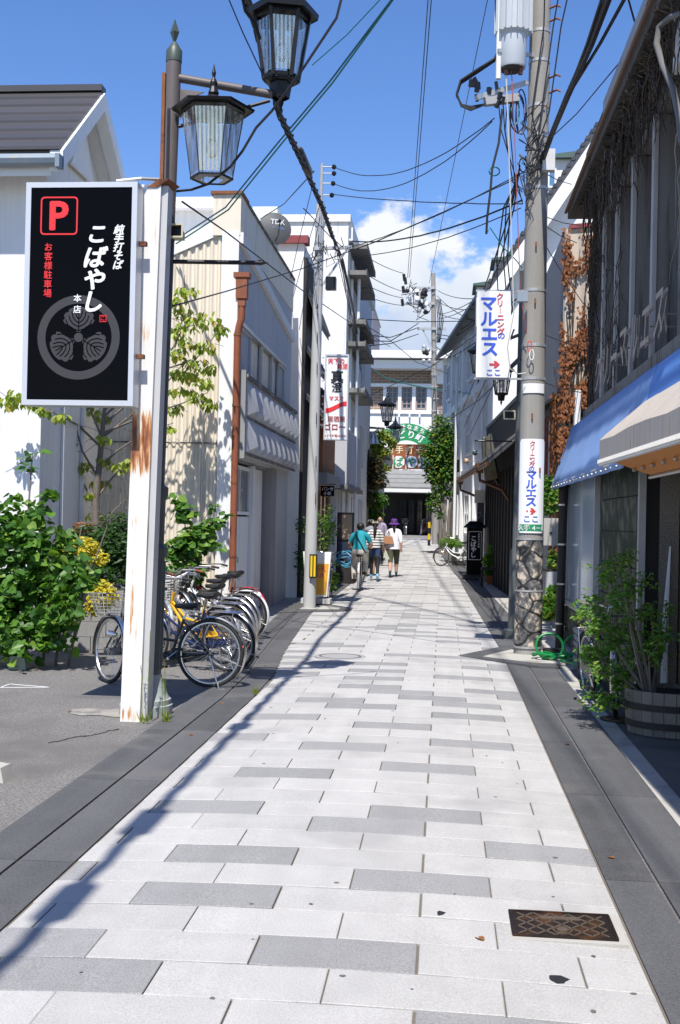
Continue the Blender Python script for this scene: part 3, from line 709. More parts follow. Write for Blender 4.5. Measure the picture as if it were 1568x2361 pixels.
t.links.new(bk.outputs['Color'], t.nodes['Principled BSDF'].inputs['Base Color']); t.nodes['Principled BSDF'].inputs['Roughness'].default_value = .85
H9 = thing('brick_hall', 'white and brown brick hall with small paned windows closing the street', 'building', (-1.5,71,.8))
ex = lambda x, y=1000: at(x, y, E).x
ez = lambda y, x=930: at(x, y, E).z
MB().box(ex(790),ex(1110),E,E+10,.3,ez(822)).build('wall', m_brick, H9)
def slab(name, xa, xb, ya, yb, out, mat, par=None): return MB().box(ex(xa),ex(xb),E-out,E-.002 if out > 0 else E,ez(yb),ez(ya)).build(name, mat, par or H9)
slab('cornice', 785, 1115, 816, 833, 1.6, m_white); MB().box(ex(786),ex(1018),E-1.2,E,ez(855),ez(836)).build('soffit', m_white, H9)
slab('string_course', 788, 995, 886, 893, .35, m_white); slab('string_course', 788, 1010, 946, 955, .35, m_white)
slab('white_wall', 788, 1008, 955, 1112, .25, m_white)
slab('corner_pier', 993, 1040, 833, 886, .45, m_white); slab('corner_pier', 990.6, 999, 893, 946, .28, m_white)
for x_ in (836,882,916.5,949,982.5): slab('pilaster', x_, x_+8, 893, 946, .3, m_white)
m_gl9 = M('hall_glass', (.03,.05,.075), .08, spec=.7)
for xa, xb in ((814,835),(891,916),(925,948.5),(957.5,982)):
    win(H9, (ex(xa),E-.05,ez(944)), UX, NY, ex(xb)-ex(xa), ez(893)-ez(944), 2, 4, M('mullion', (.30,.24,.22), .6), m_gl9, .09, .1)
for x_ in (918,942,965): slab('bracket', x_, x_+4, 956, 963, .5, m_white)
MB().box(ex(926),ex(941),E+3,E+5,ez(820),ez(797)).build('chimney', m_white, H9)
for i in range(4): 
    xa, xb = ex(868), ex(1004); MB().hexa([(xa,E-2.4+i*.5,ez(1128)+i*.28),(xb,E-2.4+i*.5,ez(1128)+i*.28),(xb,E-1.85+i*.5,ez(1128)+i*.28+.26),(xa,E-1.85+i*.5,ez(1128)+i*.28+.26),(xa,E-2.4+i*.5,ez(1128)+i*.28+.08),(xb,E-2.4+i*.5,ez(1128)+i*.28+.08),(xb,E-1.85+i*.5,ez(1128)+i*.28+.34),(xa,E-1.85+i*.5,ez(1128)+i*.28+.34)]).build('canopy_course', M('slate', (.20,.20,.20), .6, var=.2), H9)
MB().box(ex(868),ex(1004),E-2.4,E,ez(1137),ez(1129)).build('canopy_beam', m_white, H9)
MB().box(ex(874),ex(1000),E-.03,E-.005,.6,ez(1137)).build('entrance', m_darkwood, H9)
for xa in (925,945,964,984):
    win(H9, (ex(xa),E-.12,ez(1228)), UX, NY, ex(xa+15)-ex(xa), ez(1150)-ez(1228), 2, 3, m_darkwood, m_gl9, .08, .06)
MB().box(ex(1000),ex(1012),E-1.9,E-.1,.6,ez(1137)).build('brick_pier', m_brick, H9)
st = MB(); st.box(ex(860),ex(1012),E-2.6,E-.2,gz(69)-.2,gz(69)+.15); st.build('step', m_concg, H9)
# green arch gate and brown noodle-shop signs
m_sgreen = M('sign_green', (.02,.28,.09), .5); m_sbrown = M('sign_brown', (.30,.095,.03), .55, var=.1)
G = thing('street_gate_sign', 'green arched town gate sign with white characters over the far end of the street', 'sign', (-2,66,gz(66)))
Yg = 66.0; c = at(936,1060,Yg); px_ = Yg/FPX; r1, r2 = 84*px_, 45*px_
b = MB(); pts = []
for i in range(25):
    a = math.pi*(.10+.80*i/24); pts.append((c.x+math.cos(a)*r1, Yg, c.z+math.sin(a)*r1))
for i in range(25):
    a = math.pi*(.90-.80*i/24); pts.append((c.x+math.cos(a)*r2, Yg, c.z+math.sin(a)*r2))
b.prism(pts, (0,.12,0)).build('arch_board', m_sgreen, G)
it = []
for i, ch in enumerate('みどり町'):
    a = math.pi*(.675-.117*i); rr = 59*px_; it.append((ch, math.cos(a)*rr, math.sin(a)*rr, .50, .045, a-math.pi/2))
for i, ch in enumerate('人と味なまち'):
    a = math.pi*(.665-.068*i*.95); rr = 76*px_; it.append((ch, math.cos(a)*rr, math.sin(a)*rr, .33, .04, a-math.pi/2))
lettering(G, m_white, it, (c.x,Yg-.01,c.z), UX, NY)
for s in (-1,1): MB().tube([(c.x+s*r1*.88,Yg+.18,c.z+r2*.7),(c.x+s*r1*.88,Yg+.18,gz(66))], .07, 8).build('post', m_steel, G)
Yb = 64.5
S2 = thing('noodle_shop_sign', 'large brown signboard with green characters on white octagons below the green arch', 'sign', (-2.3,Yb,gz(Yb)))
def at2(x, y): return at(x, y, Yb)
a_, b_ = at2(866,1080), at2(1004,1046)
MB().box(a_.x,b_.x,Yb,Yb+.15,a_.z,at2(930,1052).z).build('lower_board', m_sbrown, S2)
a2_, b2_ = at2(878,1048), at2(995,1024)
MB().prism([(a_.x,Yb,at2(930,1052).z),(b_.x,Yb,at2(930,1052).z),(b2_.x,Yb,at2(930,1024).z),(a2_.x,Yb,at2(930,1024).z)], (0,.1,0)).build('upper_board', m_sbrown, S2)
for i, ch in enumerate('こばやし'):
    cc = at2(889+30*i,1065); oc = MB(); rr = .36
    oc.prism([(cc.x+math.cos(a)*rr,Yb-.03,cc.z+math.sin(a)*rr) for a in [math.pi/8+k*math.pi/4 for k in range(8)]], (0,.025,0)); oc.build('octagon', m_white, S2)
    if i < 3: MB().box(cc.x+.40,cc.x+.45,Yb-.03,Yb-.002,cc.z-.4,cc.z+.4).build('divider', m_white, S2)
    lettering(S2, m_sgreen, [(ch,0,0,.58,.03)], (cc.x,Yb-.035,cc.z), UX, NY)
lettering(S2, M('sign_cream', (.80,.70,.45), .5), [(ch, at2(898+23*i,1036).x-c.x, 0, .46, .02) for i, ch in enumerate('純手打そば')], (c.x,Yb-.01,at2(930,1037).z), UX, NY)
cc = at2(882,1034); 
ci = MB(); ci.lathe([(0,0),(.42,0),(.42,.05),(0,.05)], 20, (cc.x-.05,Yb-.1,cc.z), (0,-1,0)); ci.build('round_crest', m_white, S2)
cr = MB()
for k in range(3):
    a = math.pi/2+k*2*math.pi/3; cr.lathe([(0,0),(.16,0),(.16,.02),(0,.02)], 12, (cc.x-.05+math.cos(a)*.19,Yb-.155,cc.z+math.sin(a)*.19), (0,-1,0))
cr.build('crest_leaf', m_sgreen, S2)
for x_ in (a_.x+.1,b_.x-.1): MB().box(x_-.05,x_+.05,Yb+.15,Yb+.25,gz(Yb)-.05,a_.z+.3).build('post', m_steel, S2)
lettering(H9, M('wall_letter', (.35,.34,.33), .5), [('売所',-.2,0,.9,.02)], (ex(935),E-.27,ez(1088)), UX, NY)
# ------------------------------------------------------------------ right side
m_stone = M('dark_exposed_concrete', (.20,.19,.178), .92, var=.16, scale=2.2, fine=.28, fscale=120, streak=.22, bump=.5, bscale=130, stain=(.085,.08,.073), stain_amt=.38, stain_scale=1.4, stain_vert=True)
m_fin = M('fin_edge', (.40,.39,.375), .8, var=.12, fine=.15, streak=.12)
m_marble = M('green_marble', (.02,.034,.025), .5, var=.3, scale=6, rnd=.25, stain=(.12,.115,.085), stain_amt=.42, stain_scale=5, spec=.08)
m_pebble = M('pebble_dash', (.20,.175,.15), .9, var=.2, fine=.8, fscale=90, bump=.8, bscale=110)
B1 = thing('concrete_shop', 'dark concrete shop with tall fins and dead vines above blue and beige awnings', 'building', (1.9,6,0))
FX = 1.92
MB().box(FX+.35,8,-3,15.45,-.1,6.0).build('rear_wall', m_stone, B1)
MB().box(FX-.02,FX+.4,-3,9.65,3.2,5.9).build('solid_front', m_stone, B1)
MB().box(FX,FX+.4,14.95,15.45,2.9,5.95).build('corner_pier', m_stone, B1)
for Yf in (10.75, 11.95, 13.05, 14.1):
    MB().box(FX+.0,FX+.36,Yf,Yf+.10,3.3,5.55).build('fin', m_stone, B1)
    MB().box(FX-.04,FX-.001,Yf-.01,Yf+.11,3.28,5.56).build('fin_edge', m_fin, B1)
MB().box(FX+.0,FX+.36,9.65,14.95,5.56,5.95).build('beam', m_stone, B1)
MB().box(FX-.08,FX+.36,-3,15.5,3.0,3.26).build('ledge', m_stone, B1)
ev = MB().hexa([(1.63,8.0,5.88),(2.4,8.0,5.88),(2.4,15.65,5.88),(1.60,15.65,5.88),(1.63,8.0,6.02),(2.4,8.0,6.02),(2.4,15.65,6.02),(1.60,15.65,6.02)]).build('eave', M('eave_boards', (.07,.062,.055), .9, var=.4, scale=5, streak=.3), B1)
MB().hexa([(1.66,3.0,6.02),(1.70,3.0,6.02),(1.68,12.4,6.02),(1.62,12.4,6.02),(1.66,3.0,6.26),(1.70,3.0,6.26),(1.68,12.4,6.28),(1.62,12.4,6.28)]).build('fascia', M('fascia_zinc', (.30,.31,.33), .6, var=.2, scale=5, streak=.2, stain=(.16,.15,.14), stain_amt=.33), B1)
MB().tube([(1.61,3.0,5.99),(1.58,14.2,5.99),(1.575,15.65,5.97)], .022, 6).build('gutter', M('copper_brown', (.16,.09,.05), .6, var=.3), B1)
rr = MB()
for i in range(40): rr.tube([(1.70,3+i*.28,6.30),(2.2,3+i*.28,6.45)], .05, 6)
tag(rr.build('roof_tiles', m_tile, B1), kind='stuff')
MB().hexa([(1.66,3.0,6.26),(5,3,7.6),(5,14.2,7.6),(1.66,14.2,6.26),(1.66,3.0,6.30),(5,3,7.64),(5,14.2,7.64),(1.66,14.2,6.30)]).build('roof', m_tile, B1)
MB().box(FX-.16,FX+.1,8.6,9.3,5.35,5.80).build('vent_box', M('flaked_white', (.55,.54,.52), .9, var=.1, stain=(.25,.23,.2), stain_amt=.3, stain_scale=9), B1)
cd = at(1568,45,8.3); MB().tube([at(1575,30,8.6), at(1545,40,8.8), at(1520,62,8.9), at(1514,100,8.9), at(1528,150,8.8), at(1552,205,8.6), at(1566,270,8.5), at(1572,330,8.4)], .024, 8).build('conduit', M('conduit_grey', (.15,.145,.14), .7), B1, True)
m_let = M('letter_steel', (.34,.30,.26), .45, metal=.3, var=.2)
lt = 'クリーマルエス'
for i, ch in enumerate(lt):
    yy = 13.4-i*.62; 
    lettering(B1, m_let, [(ch,0,0,.50,.015,0,.2)], (FX-.17,yy,3.50), NX*0+Vector((0,-1,0)), NX, thick=.0)
    lettering(B1, m_let, [(ch,0,0,.50,.015,0,.2)], (FX-.13,yy,3.50), Vector((0,-1,0)), NX, thick=.0)
    MB().tube([(FX-.13,yy,3.5),(FX+.3,yy,3.5)], .008, 5).build('letter_stay', m_let, B1)
# ground floor
GX = 1.74
case = MB(); case.box(GX,GX+.8,13.1,16.15,0,.62); case = case.build('showcase_base', m_stone, B1)
k = 0
for (ya, yb) in ((13.12,13.6),(14.75,15.4),(15.42,16.13)):
    for (za, zb) in ((.10,.30),(.31,.60)):
        MB().box(GX-.03,GX-.001,ya,yb-.01,za,zb).build('tile', m_marble, case)
MB().box(GX-.03,GX-.001,13.62,14.73,.46,.60).build('tile', m_marble, case)
MB().box(GX-.08,GX-.001,13.1,16.15,-.06,.09).build('plinth', m_concg, case)
MB().box(GX-.005,GX+.02,13.64,14.72,.10,.45).build('vent_recess', m_black, case)
for i in range(4): MB().tube([(GX-.03,13.66,.14+i*.085),(GX-.03,14.70,.14+i*.085)], .042, 8).build('louvre', m_concg, case, True)
MB().box(GX+.12,GX+.14,13.14,16.13,.70,2.88).build('showcase_backing', M('showcase_pale', (.66,.76,.84), .6, var=.06), B1)
fr = MB(); fr.box(GX-.04,GX+.05,13.08,16.2,.62,.69); fr.box(GX-.04,GX+.05,13.08,13.13,.69,2.9); fr.box(GX-.04,GX+.05,16.14,16.2,.69,2.9); fr.box(GX-.02,GX+.03,14.62,14.66,.69,2.9)
fr = fr.build('showcase_frame', m_frame, B1)
m_cl = M('showcase_sky_glass', (.40,.48,.55), .12, var=.12, scale=1.2, spec=.35)  # opaque pale blue paints in the reflected sky and the pale blind behind
for ya, yb in ((13.13,14.62),(14.66,16.14)): MB().box(GX-.005,GX+.003,ya,yb,.69,2.9).build('pane', m_cl, fr)
MB().box(GX+.05,GX+.5,16.18,16.22,.62,2.9).build('showcase_end', m_frame, B1)
mw = MB().box(GX+.06,GX+.3,10.45,13.06,-.1,3.0).build('marble_wall', m_stone, B1)
for i in range(9):
    for j in range(2): MB().box(GX+.02,GX+.059,10.47+j*1.3,10.47+j*1.3+1.285,.0+i*.335,.325+i*.335).build('tile', m_marble, mw)
MB().box(GX+.0,GX+.06,10.36,10.44,0,3.0).build('door_jamb', m_frame, B1)
MB().box(GX+.06,2.28,10.46,10.52,-.1,3.0).build('side_wall', m_stone, B1)
MB().box(GX+.07,GX+.19,10.43,10.459,0,3.0).build('dark_door', m_black, B1)
MB().box(GX+.19,2.10,10.40,10.458,-.1,3.0).build('pebble_pier', m_pebble, B1)
for xx, ww in ((2.11,.03),(2.16,.02)): MB().box(xx,xx+ww,10.36,10.45,0,3.0).build('door_frame', M('brass_frame', (.20,.15,.10), .45, metal=.5), B1)
MB().tube([(1.985,10.36,.3),(1.99,10.36,.95),(2.02,10.37,1.55)], [.035,.028,.008], 6).build('furled_banner', m_white, B1)
MB().tube([(1.66,16.05,2.6),(1.655,16.05,1.9),(1.64,16.05,0)], [.075,.06,.06], 10).build('downpipe', M('downpipe_brown', (.035,.027,.025), .5), B1, True)
for zz in (2.0,1.45,.9,.35): MB().lathe([(.066,-.012),(.066,.012)], 10, (1.645,16.05,zz)).build('clip', m_chrome, B1)
# beige box awning (near) and blue awning (far)
m_blue = M('blue_canvas', (.20,.33,.60), .85, var=.12, scale=3, streak=.14, stain=(.24,.36,.64), stain_amt=.35, stain_scale=1.3)
m_beige = M('beige_canvas', (.48,.42,.355), .85, var=.06, streak=.10, stain=(.36,.31,.255), stain_amt=.36, stain_scale=1.4, stain_vert=True)
m_und = M('awning_underside', (.58,.24,.07), .8, var=.08)  # bright orange painted in for daylight coming through the canvas
AW = thing('awning', 'blue canvas awning with eyelet hem along the concrete shop front', 'awning', (1.6,11,2.2))
b = MB(); nn = 26; y0, y1 = 9.7, 16.1
for i in range(nn+1):
    Y = lerp(y0, y1, i/nn); wv = math.sin(i*1.7)*.012
    for j in range(7):
        t = j/6; x = lerp(GX+.02,1.50,t)+wv*t; z = lerp(3.08,2.30,t) - .06*math.sin(math.pi*t) - (.09 if j == 6 else 0)
        if j == 6: x = 1.495+wv
        b.v.append(Vector((x, Y, z)))
for i in range(nn):
    for j in range(6): b.face([i*7+j, i*7+j+1, (i+1)*7+j+1, (i+1)*7+j])
ca = b.build('canvas', m_blue, AW, True)
sm = ca.modifiers.new('thick', 'SOLIDIFY'); sm.thickness = .008
b = MB(); b.hexa([(GX+.02,3,3.07),(1.64,3,2.66),(1.64,9.75,2.66),(GX+.02,9.75,3.07),(GX+.02,3,3.08),(1.64,3,2.67),(1.64,9.75,2.67),(GX+.02,9.75,3.08)]); b.build('upper_canvas', M('blue_canvas_bright', (.10,.26,.64), .7, var=.1), AW)
MB().prism([(GX+.02,16.1,3.06),(GX+.02,16.1,2.25),(1.50,16.1,2.22),(1.51,16.1,2.32)], (0,.008,0)).build('end_flap', m_blue, AW)
for i in range(20): MB().ball((1.487,16.0-i*.33,2.24), .014, 6, 4).build('eyelet', m_chrome, AW)
MB().tube([(1.52,9.75,2.28),(1.52,16.08,2.28)], .015, 6).build('hem_rail', m_steel, AW)
AB = thing('awning', 'beige box awning with laced lower rail and underside coloured as daylight through canvas at the right edge', 'awning', (1.3,7,2.2))
m_bx = lambda Y: (9.75-Y)*.028+.05
prof = [(1.25,2.27),(1.25,2.44),(1.29,2.485),(1.72,2.82),(1.72,2.78),(1.30,2.45),(1.27,2.43),(1.27,2.27)]
def loft(pr, ya, yb, n=1):
    b = MB(); k = len(pr)
    for i in range(n+1):
        Y = lerp(ya, yb, i/n)
        for x, z in pr: b.v.append(Vector((x + (m_bx(Y) if x < 1.6 else 0), Y, z - (.012*math.sin(i*1.9) if 0 < i < n and z > 2.4 and x < 1.6 else 0))))
    for i in range(n):
        for j in range(k): b.face([i*k+j, i*k+(j+1)%k, (i+1)*k+(j+1)%k, (i+1)*k+j])
    b.face(list(range(k))); b.face([n*k+j for j in range(k-1,-1,-1)]); return b
loft(prof, 9.75, 2.2, 12).build('canvas', m_beige, AB)
x9 = m_bx(9.75); MB().prism([(1.252+x9,9.765,2.27),(1.252+x9,9.765,2.43),(1.29+x9,9.765,2.47),(1.72,9.765,2.80),(1.72,9.765,2.50)], (0,-.012,0)).build('end_panel', m_beige, AB)
b = MB(); b.hexa([(1.28+m_bx(2.2),2.2,2.285),(1.735,2.2,2.15),(1.735,9.73,2.15),(1.28+m_bx(9.73),9.73,2.285),(1.28+m_bx(2.2),2.2,2.293),(1.735,2.2,2.158),(1.735,9.73,2.158),(1.28+m_bx(9.73),9.73,2.293)]); b.build('underside', m_und, AB)
MB().tube([(1.72,9.75,2.135),(1.72,2.2,2.135)], .016, 6).build('wall_rail', m_steel, AB)
for yy in (8.35,7.1,5.9,4.7): MB().box(1.246+m_bx(yy),1.2495+m_bx(yy),yy,yy+.012,2.28,2.43).build('seam', M('seam', (.25,.22,.185), .9), AB)
MB().tube([(1.262+m_bx(9.77),9.77,2.245),(1.262+m_bx(2.0),2.0,2.245)], .020, 8).build('rail', M('rail_dull', (.33,.30,.26), .6), AB)
lc = MB()
for i in range(150):
    yy = 9.73-i*.034; o5 = m_bx(yy); lc.tube([(1.236+o5,yy,2.272),(1.232+o5,yy-.008,2.245),(1.25+o5,yy-.016,2.218),(1.285+o5,yy-.02,2.23)], .005, 4)
tag(lc.build('lacing', M('lace_white', (.62,.60,.56), .7), AB), kind='stuff')
for i in range(8): MB().ball((1.55,9.5-i*.42,2.185), .02, 6, 4).build('bulb', m_chrome, AB)
# dead vines on eave and piers
m_vine = M('vine_dry', (.060,.046,.036), .9, var=.3, isl=.5); m_vinel = M('vine_pale', (.30,.27,.23), .9, var=.2)
def vine(rng, p, d, L, r, b, n=9, wob=.5, planeX=None):
    p = Vector(p); d = Vector(d).normalized(); pts = [p.copy()]
    for i in range(n):
        d = (d + Vector((rng.uniform(-.15,.15), rng.uniform(-wob,wob), rng.uniform(-wob,wob)))).normalized()
        p = p + d*L/n
        if planeX is not None: p.x = planeX + rng.uniform(-.02,.02)
        pts.append(p.copy())
    b.tube(pts, [lerp(r, r*.35, i/n) for i in range(n+1)], 4, False)
q = random.Random(11); VN = thing('dead_vine', 'tangle of dry leafless vines hanging along the eave of the concrete shop', 'vine', (1.7,12,5.6))
b = MB(); b2 = MB()
for i in range(420):
    Y = 15.1 - 7.0*q.random()**.9; 
    vine(q, (q.uniform(1.6,1.9), Y, 5.88-q.random()*.1), (0, q.uniform(-1,1), q.uniform(-1,.1)), q.uniform(.3,1.0), q.uniform(.005,.012), b, 8, .5, q.uniform(1.66,1.92))
for i in range(90):
    vine(q, (FX-.03, q.uniform(14.95,15.45), q.uniform(3.2,5.8)), (0,q.uniform(-.4,.4),q.uniform(-1,1)), q.uniform(.5,1.4), q.uniform(.006,.014), b, 9, .45, FX-.02)
for i in range(60):
    vine(q, (FX-.05, q.uniform(12.4,15.2), q.uniform(3.4,5.5)), (0,q.uniform(-1,1),q.uniform(-1,.2)), q.uniform(.4,1.0), .006, b, 8, .5, FX-.06)
for i in range(22): vine(q, (1.70, q.uniform(8.2,14), 5.88), (0,q.uniform(-.2,.2),-1), q.uniform(.25,.9), .007, b2, 8, .4, q.uniform(1.68,1.85))
for i in range(7): vine(q, (FX-.06, q.uniform(8.9,9.5), 5.4), (0,q.uniform(-.1,.1),-1), q.uniform(.8,1.8), .008, b2, 10, .3, FX-.05)
tag(b.build('brown_stems', m_vine, VN), kind='stuff'); tag(b2.build('pale_stems', m_vinel, VN), kind='stuff')

# ---------------- ivy-covered building behind the pole
B2 = thing('ivy_building', 'narrow beige and grey building overgrown with brown withered ivy', 'building', (2.05,19,0))
m_beigew = M('beige_render', (.52,.44,.35), .85, var=.07, streak=.08, stain=(.40,.34,.27), stain_amt=.3)
zt = at(1307,528,19.2).z
MB().prism([(1.95,19.2,-.1),(6,19.2,-.1),(6,19.2,zt+.3),(2.35,19.2,zt+.05),(1.95,19.2,zt)], (0,5.4,0)).build('wall', m_beigew, B2)
MB().box(1.92,1.95,19.2,24.6,-.05,zt).build('street_wall', m_concg, B2)
MB().hexa([(2.0,19.15,zt),(6,19.15,zt+.3),(6,24.7,zt+.3),(2.0,24.7,zt),(2.0,19.15,zt+.07),(6,19.15,zt+.37),(6,24.7,zt+.37),(2.0,24.7,zt+.07)]).build('roof_cap', m_redcap, B2)
MB().hexa([(1.67,19.6,3.75),(2.05,19.4,3.98),(2.05,24.5,3.98),(1.67,24.5,3.75),(1.67,19.6,3.80),(2.05,19.4,4.05),(2.05,24.5,4.05),(1.67,24.5,3.80)]).build('canopy', m_darkwood, B2)
m_redf = M('red_frame', (.18,.045,.03), .6)
win(B2, (1.918,19.9,2.5), UY, NX, 1.5, 1.2, 2, 2, m_redf, m_panel, .07); win(B2, (1.918,21.7,2.5), UY, NX, 1.5, 1.2, 2, 2, m_redf, m_panel, .07)
MB().tube([at(1333,900,19.1), at(1330,985,19.1), at(1322,1060,19.1)], .055, 8).build('hose_pipe', m_white, B2, True)
mb = at(1264,1250,18.2); b = MB().box(mb.x-.08,mb.x+.14,18.1,18.35,mb.z-.05,mb.z+.38); 
MT = thing('meter_box', 'grey plastic meter box on the narrow wall right of the painted pole', 'meter box', (mb.x,18.3,mb.z)); b.build('case', M('meter_grey', (.40,.395,.37), .6), MT)
MB().ball((mb.x+.03,18.09,mb.z+.15), .02, 6, 4).build('lock', m_black, MT)
mleafb = leafmat('ivy_brown', (.14,.05,.022), (.40,.17,.075), (.28,.11,.05), .7)
def leaf_poly(b, c, d, nrm, L, W, fold=.25):
    """one leaf: six-point blade folded along its midrib"""
    d = d.normalized(); s = d.cross(nrm)
    s = s.normalized() if s.length > 1e-6 else d.orthogonal().normalized()
    nn = s.cross(d)
    base = len(b.v); P = [(0,0),(.22,.42),(.58,.5),(1,0),(.58,-.5),(.22,-.42)]
    for u, v in P: b.v.append(c + d*(u*L) + s*(v*W) + nn*(abs(v)*W*fold - u*u*L*.18))
    b.face([base,base+1,base+2,base+3]); b.face([base,base+3,base+4,base+5])
q = random.Random(21); IV = thing('withered_ivy', 'rust brown withered ivy leaves covering the beige wall', 'ivy', (2.3,19.1,0))
b = MB(); stm = MB()
def ivdens(x, z):
    v = .8*mnoise.noise(Vector((x*4.5, 3.7, z*2.2))) + max(-.06, .50-.115*z) + (.22 if x < 2.05 and z < 4.5 else 0)
    return max(0, min(1, (v+.22)/.5))
for i in range(10000):
    x, z = q.uniform(1.87,2.75), q.uniform(.7,zt)
    if q.random() > ivdens(x, z): continue
    s = q.uniform(.03,.058); dd = Vector((q.uniform(-.7,.7), q.uniform(-.5,0), -1)); leaf_poly(b, Vector((x, 19.16-q.random()*.09, z)), dd, Vector((q.uniform(-.5,.5), -1, q.uniform(0,.6))), s*1.25, s, .3)
for i in range(700):
    y, z = q.uniform(19.2,19.9), q.uniform(.8,4.0)
    s = q.uniform(.05,.08); leaf_poly(b, Vector((1.90-q.random()*.10, y, z)), Vector((q.uniform(-.4,0),q.uniform(-.6,.6),-1)), Vector((-1,q.uniform(-.6,.3),.4)), s*1.25, s, .3)
for i in range(60): 
    x = q.uniform(2.06,2.9); stm.tube([(x,19.18,.5),(x+q.uniform(-.2,.2),19.17,q.uniform(2,3)),(x+q.uniform(-.3,.3),19.17,q.uniform(3.5,6))], .008, 4, False)
tag(b.build('leaves', mleafb, IV), kind='stuff'); tag(stm.build('stems', m_vine, IV), kind='stuff')

# ---------------- white gabled building beyond the black house: its gable wall faces the camera
B3 = thing('white_gabled_shop', 'white gabled building with steep dark roof and dormers behind the utility pole', 'building', (1.5,36,0))
lo_, hi_ = at(1133,672,36.0), at(1392,292,36.0)
MB().prism([(lo_.x+.12,36.0,-.1),(hi_.x,36.0,-.1),(hi_.x,36.0,hi_.z-.1),(lo_.x+.12,36.0,lo_.z-.05)], (0,2.9,0)).build('wall', m_white, B3)
sl_ = (Vector(hi_)-Vector(lo_)).normalized(); nr_ = Vector((-sl_.z,0,sl_.x))
l0, h0 = Vector(lo_)-sl_*.35, Vector(hi_)
def rake(name, d0, d1, ya, yb, mat): return MB().hexa([Vector((p.x,y,p.z))+nr_*d for p, y, d in ((l0,ya,d0),(h0,ya,d0),(h0,yb,d0),(l0,yb,d0),(l0,ya,d1),(h0,ya,d1),(h0,yb,d1),(l0,yb,d1))]).build(name, mat, B3)
rake('roof', .02, .16, 35.42, 39.0, m_tile); rake('bargeboard', -.34, .018, 35.40, 35.48, m_white); rake('verge_soffit', -.06, .015, 35.48, 35.99, m_white)
rt_ = MB()
for i in range(26):
    p = l0.lerp(h0, i/26)+nr_*.17; rt_.tube([Vector((p.x,35.40,p.z)), Vector((p.x,36.2,p.z))], .07, 6)
tag(rt_.build('verge_tiles', m_tile, B3), kind='stuff')
rb = MB(); x_ = lo_.x+.2
while x_ < 3.6: rb.box(x_,x_+.03,35.965,35.999,2.0,6.6); x_ += .075
tag(rb.build('corrugated_ribs', m_white, B3), kind='stuff')
MB().box(2.9,3.5,35.7,35.98,8.2,8.75).build('air_conditioner', m_white, B3)
win(B3, (3.3,35.95,5.0), UX, NY, .9, 1.1, 2, 1, m_frame)
m_dg = M('dormer_glass', (.10,.22,.38), .1); m_cg = M('copper_green', (.07,.12,.105), .6)
for xa, xb, ya, yb in ((1140,1180,606,664),(1252,1290,372,445),(1098,1120,664,712)):
    p0, p1 = at(xa,yb,37.2), at(xb,ya,37.2); d = MB().box(p0.x,p1.x+.5,37.0,38.2,p0.z-.6,p1.z).build('dormer', m_white, B3)
    win(d, (p0.x+.12,36.995,p0.z+.1), UX, NY, (p1.x-p0.x)*.55, (p1.z-p0.z)*.6, 1, 1, m_white, m_dg, .06)
    MB().hexa([(p0.x-.12,36.8,p1.z),(p1.x+.6,36.8,p1.z),(p1.x+.6,38.4,p1.z),(p0.x-.12,38.4,p1.z),(p0.x-.12,36.8,p1.z+.07),(p1.x+.6,36.8,p1.z+.22),(p1.x+.6,38.4,p1.z+.22),(p0.x-.12,38.4,p1.z+.07)]).build('dormer_roof', m_cg, d)
# ---------------- black timber noodle house
B4 = thing('noodle_house', 'low black timber noodle house with tiled eave and copper gutters', 'building', (1.6,25,0))
MB().hexa([(1.75,24.7,-.1),(4,24.7,-.1),(4,35.6,-.1),(1.28,35.6,-.1),(1.75,24.7,4.6),(4,24.7,4.6),(4,35.6,4.6),(1.28,35.6,4.6)]).build('wall', m_darkwood, B4)
for i in range(14):
    t = i/14; x = lerp(1.75,1.28,t)-.02; yy = 24.9+i*.77; MB().box(x-.03,x+.02,yy,yy+.10,0,3.1).build('post', m_darkwood, B4)
ro = MB().hexa([(.98,25.2,3.05),(1.9,25.0,3.85),(1.5,36.2,3.85),(.52,36.2,3.05),(.98,25.2,3.13),(1.9,25.0,3.95),(1.5,36.2,3.95),(.52,36.2,3.13)]).build('roof', m_tile, B4)
for i in range(44):
    t = i/44; xa = lerp(.98,.52,t); xb = lerp(1.9,1.5,t); yy = 25.25+i*.25
    MB().tube([(xa-.03,yy,3.15),(xb,yy,3.97)], .045, 6).build('roof_tile', m_tile, ro)
b = MB(); b.tube([(.93,25.1,3.03),(.46,36.3,3.03)], .05, 8); b.build('gutter', M('copper_old', (.13,.06,.03), .5, metal=.4, var=.3), B4, True)
for yy, x in ((35.9,.50),(27.6,.84)):
    b = MB(); b.box(x-.09,x+.09,yy-.09,yy+.09,2.93,3.16); b.tube([(x,yy,2.95),(x+.02,yy,2.75),(x+.55,yy+.05,2.55),(x+.72,yy+.05,2.3)], .04, 8); b.build('downspout', MATS['copper_old'], B4)
MB().hexa([(1.70,25,4.6),(4,25,5.8),(4,35.6,5.8),(1.25,35.6,4.6),(1.70,25,4.7),(4,25,5.9),(4,35.6,5.9),(1.25,35.6,4.7)]).build('upper_roof', m_tile, B4)
cur = MB(); cur.box(1.02,1.24,35.1,35.13,1.55,2.35); cur.build('noren_curtain', M('noren', (.10,.09,.10), .9, stain=(.5,.5,.5), stain_amt=.36, stain_scale=5), B4)
MB().box(.95,1.9,35.65,35.7,2.35,2.75).build('white_lintel', m_white, B4)
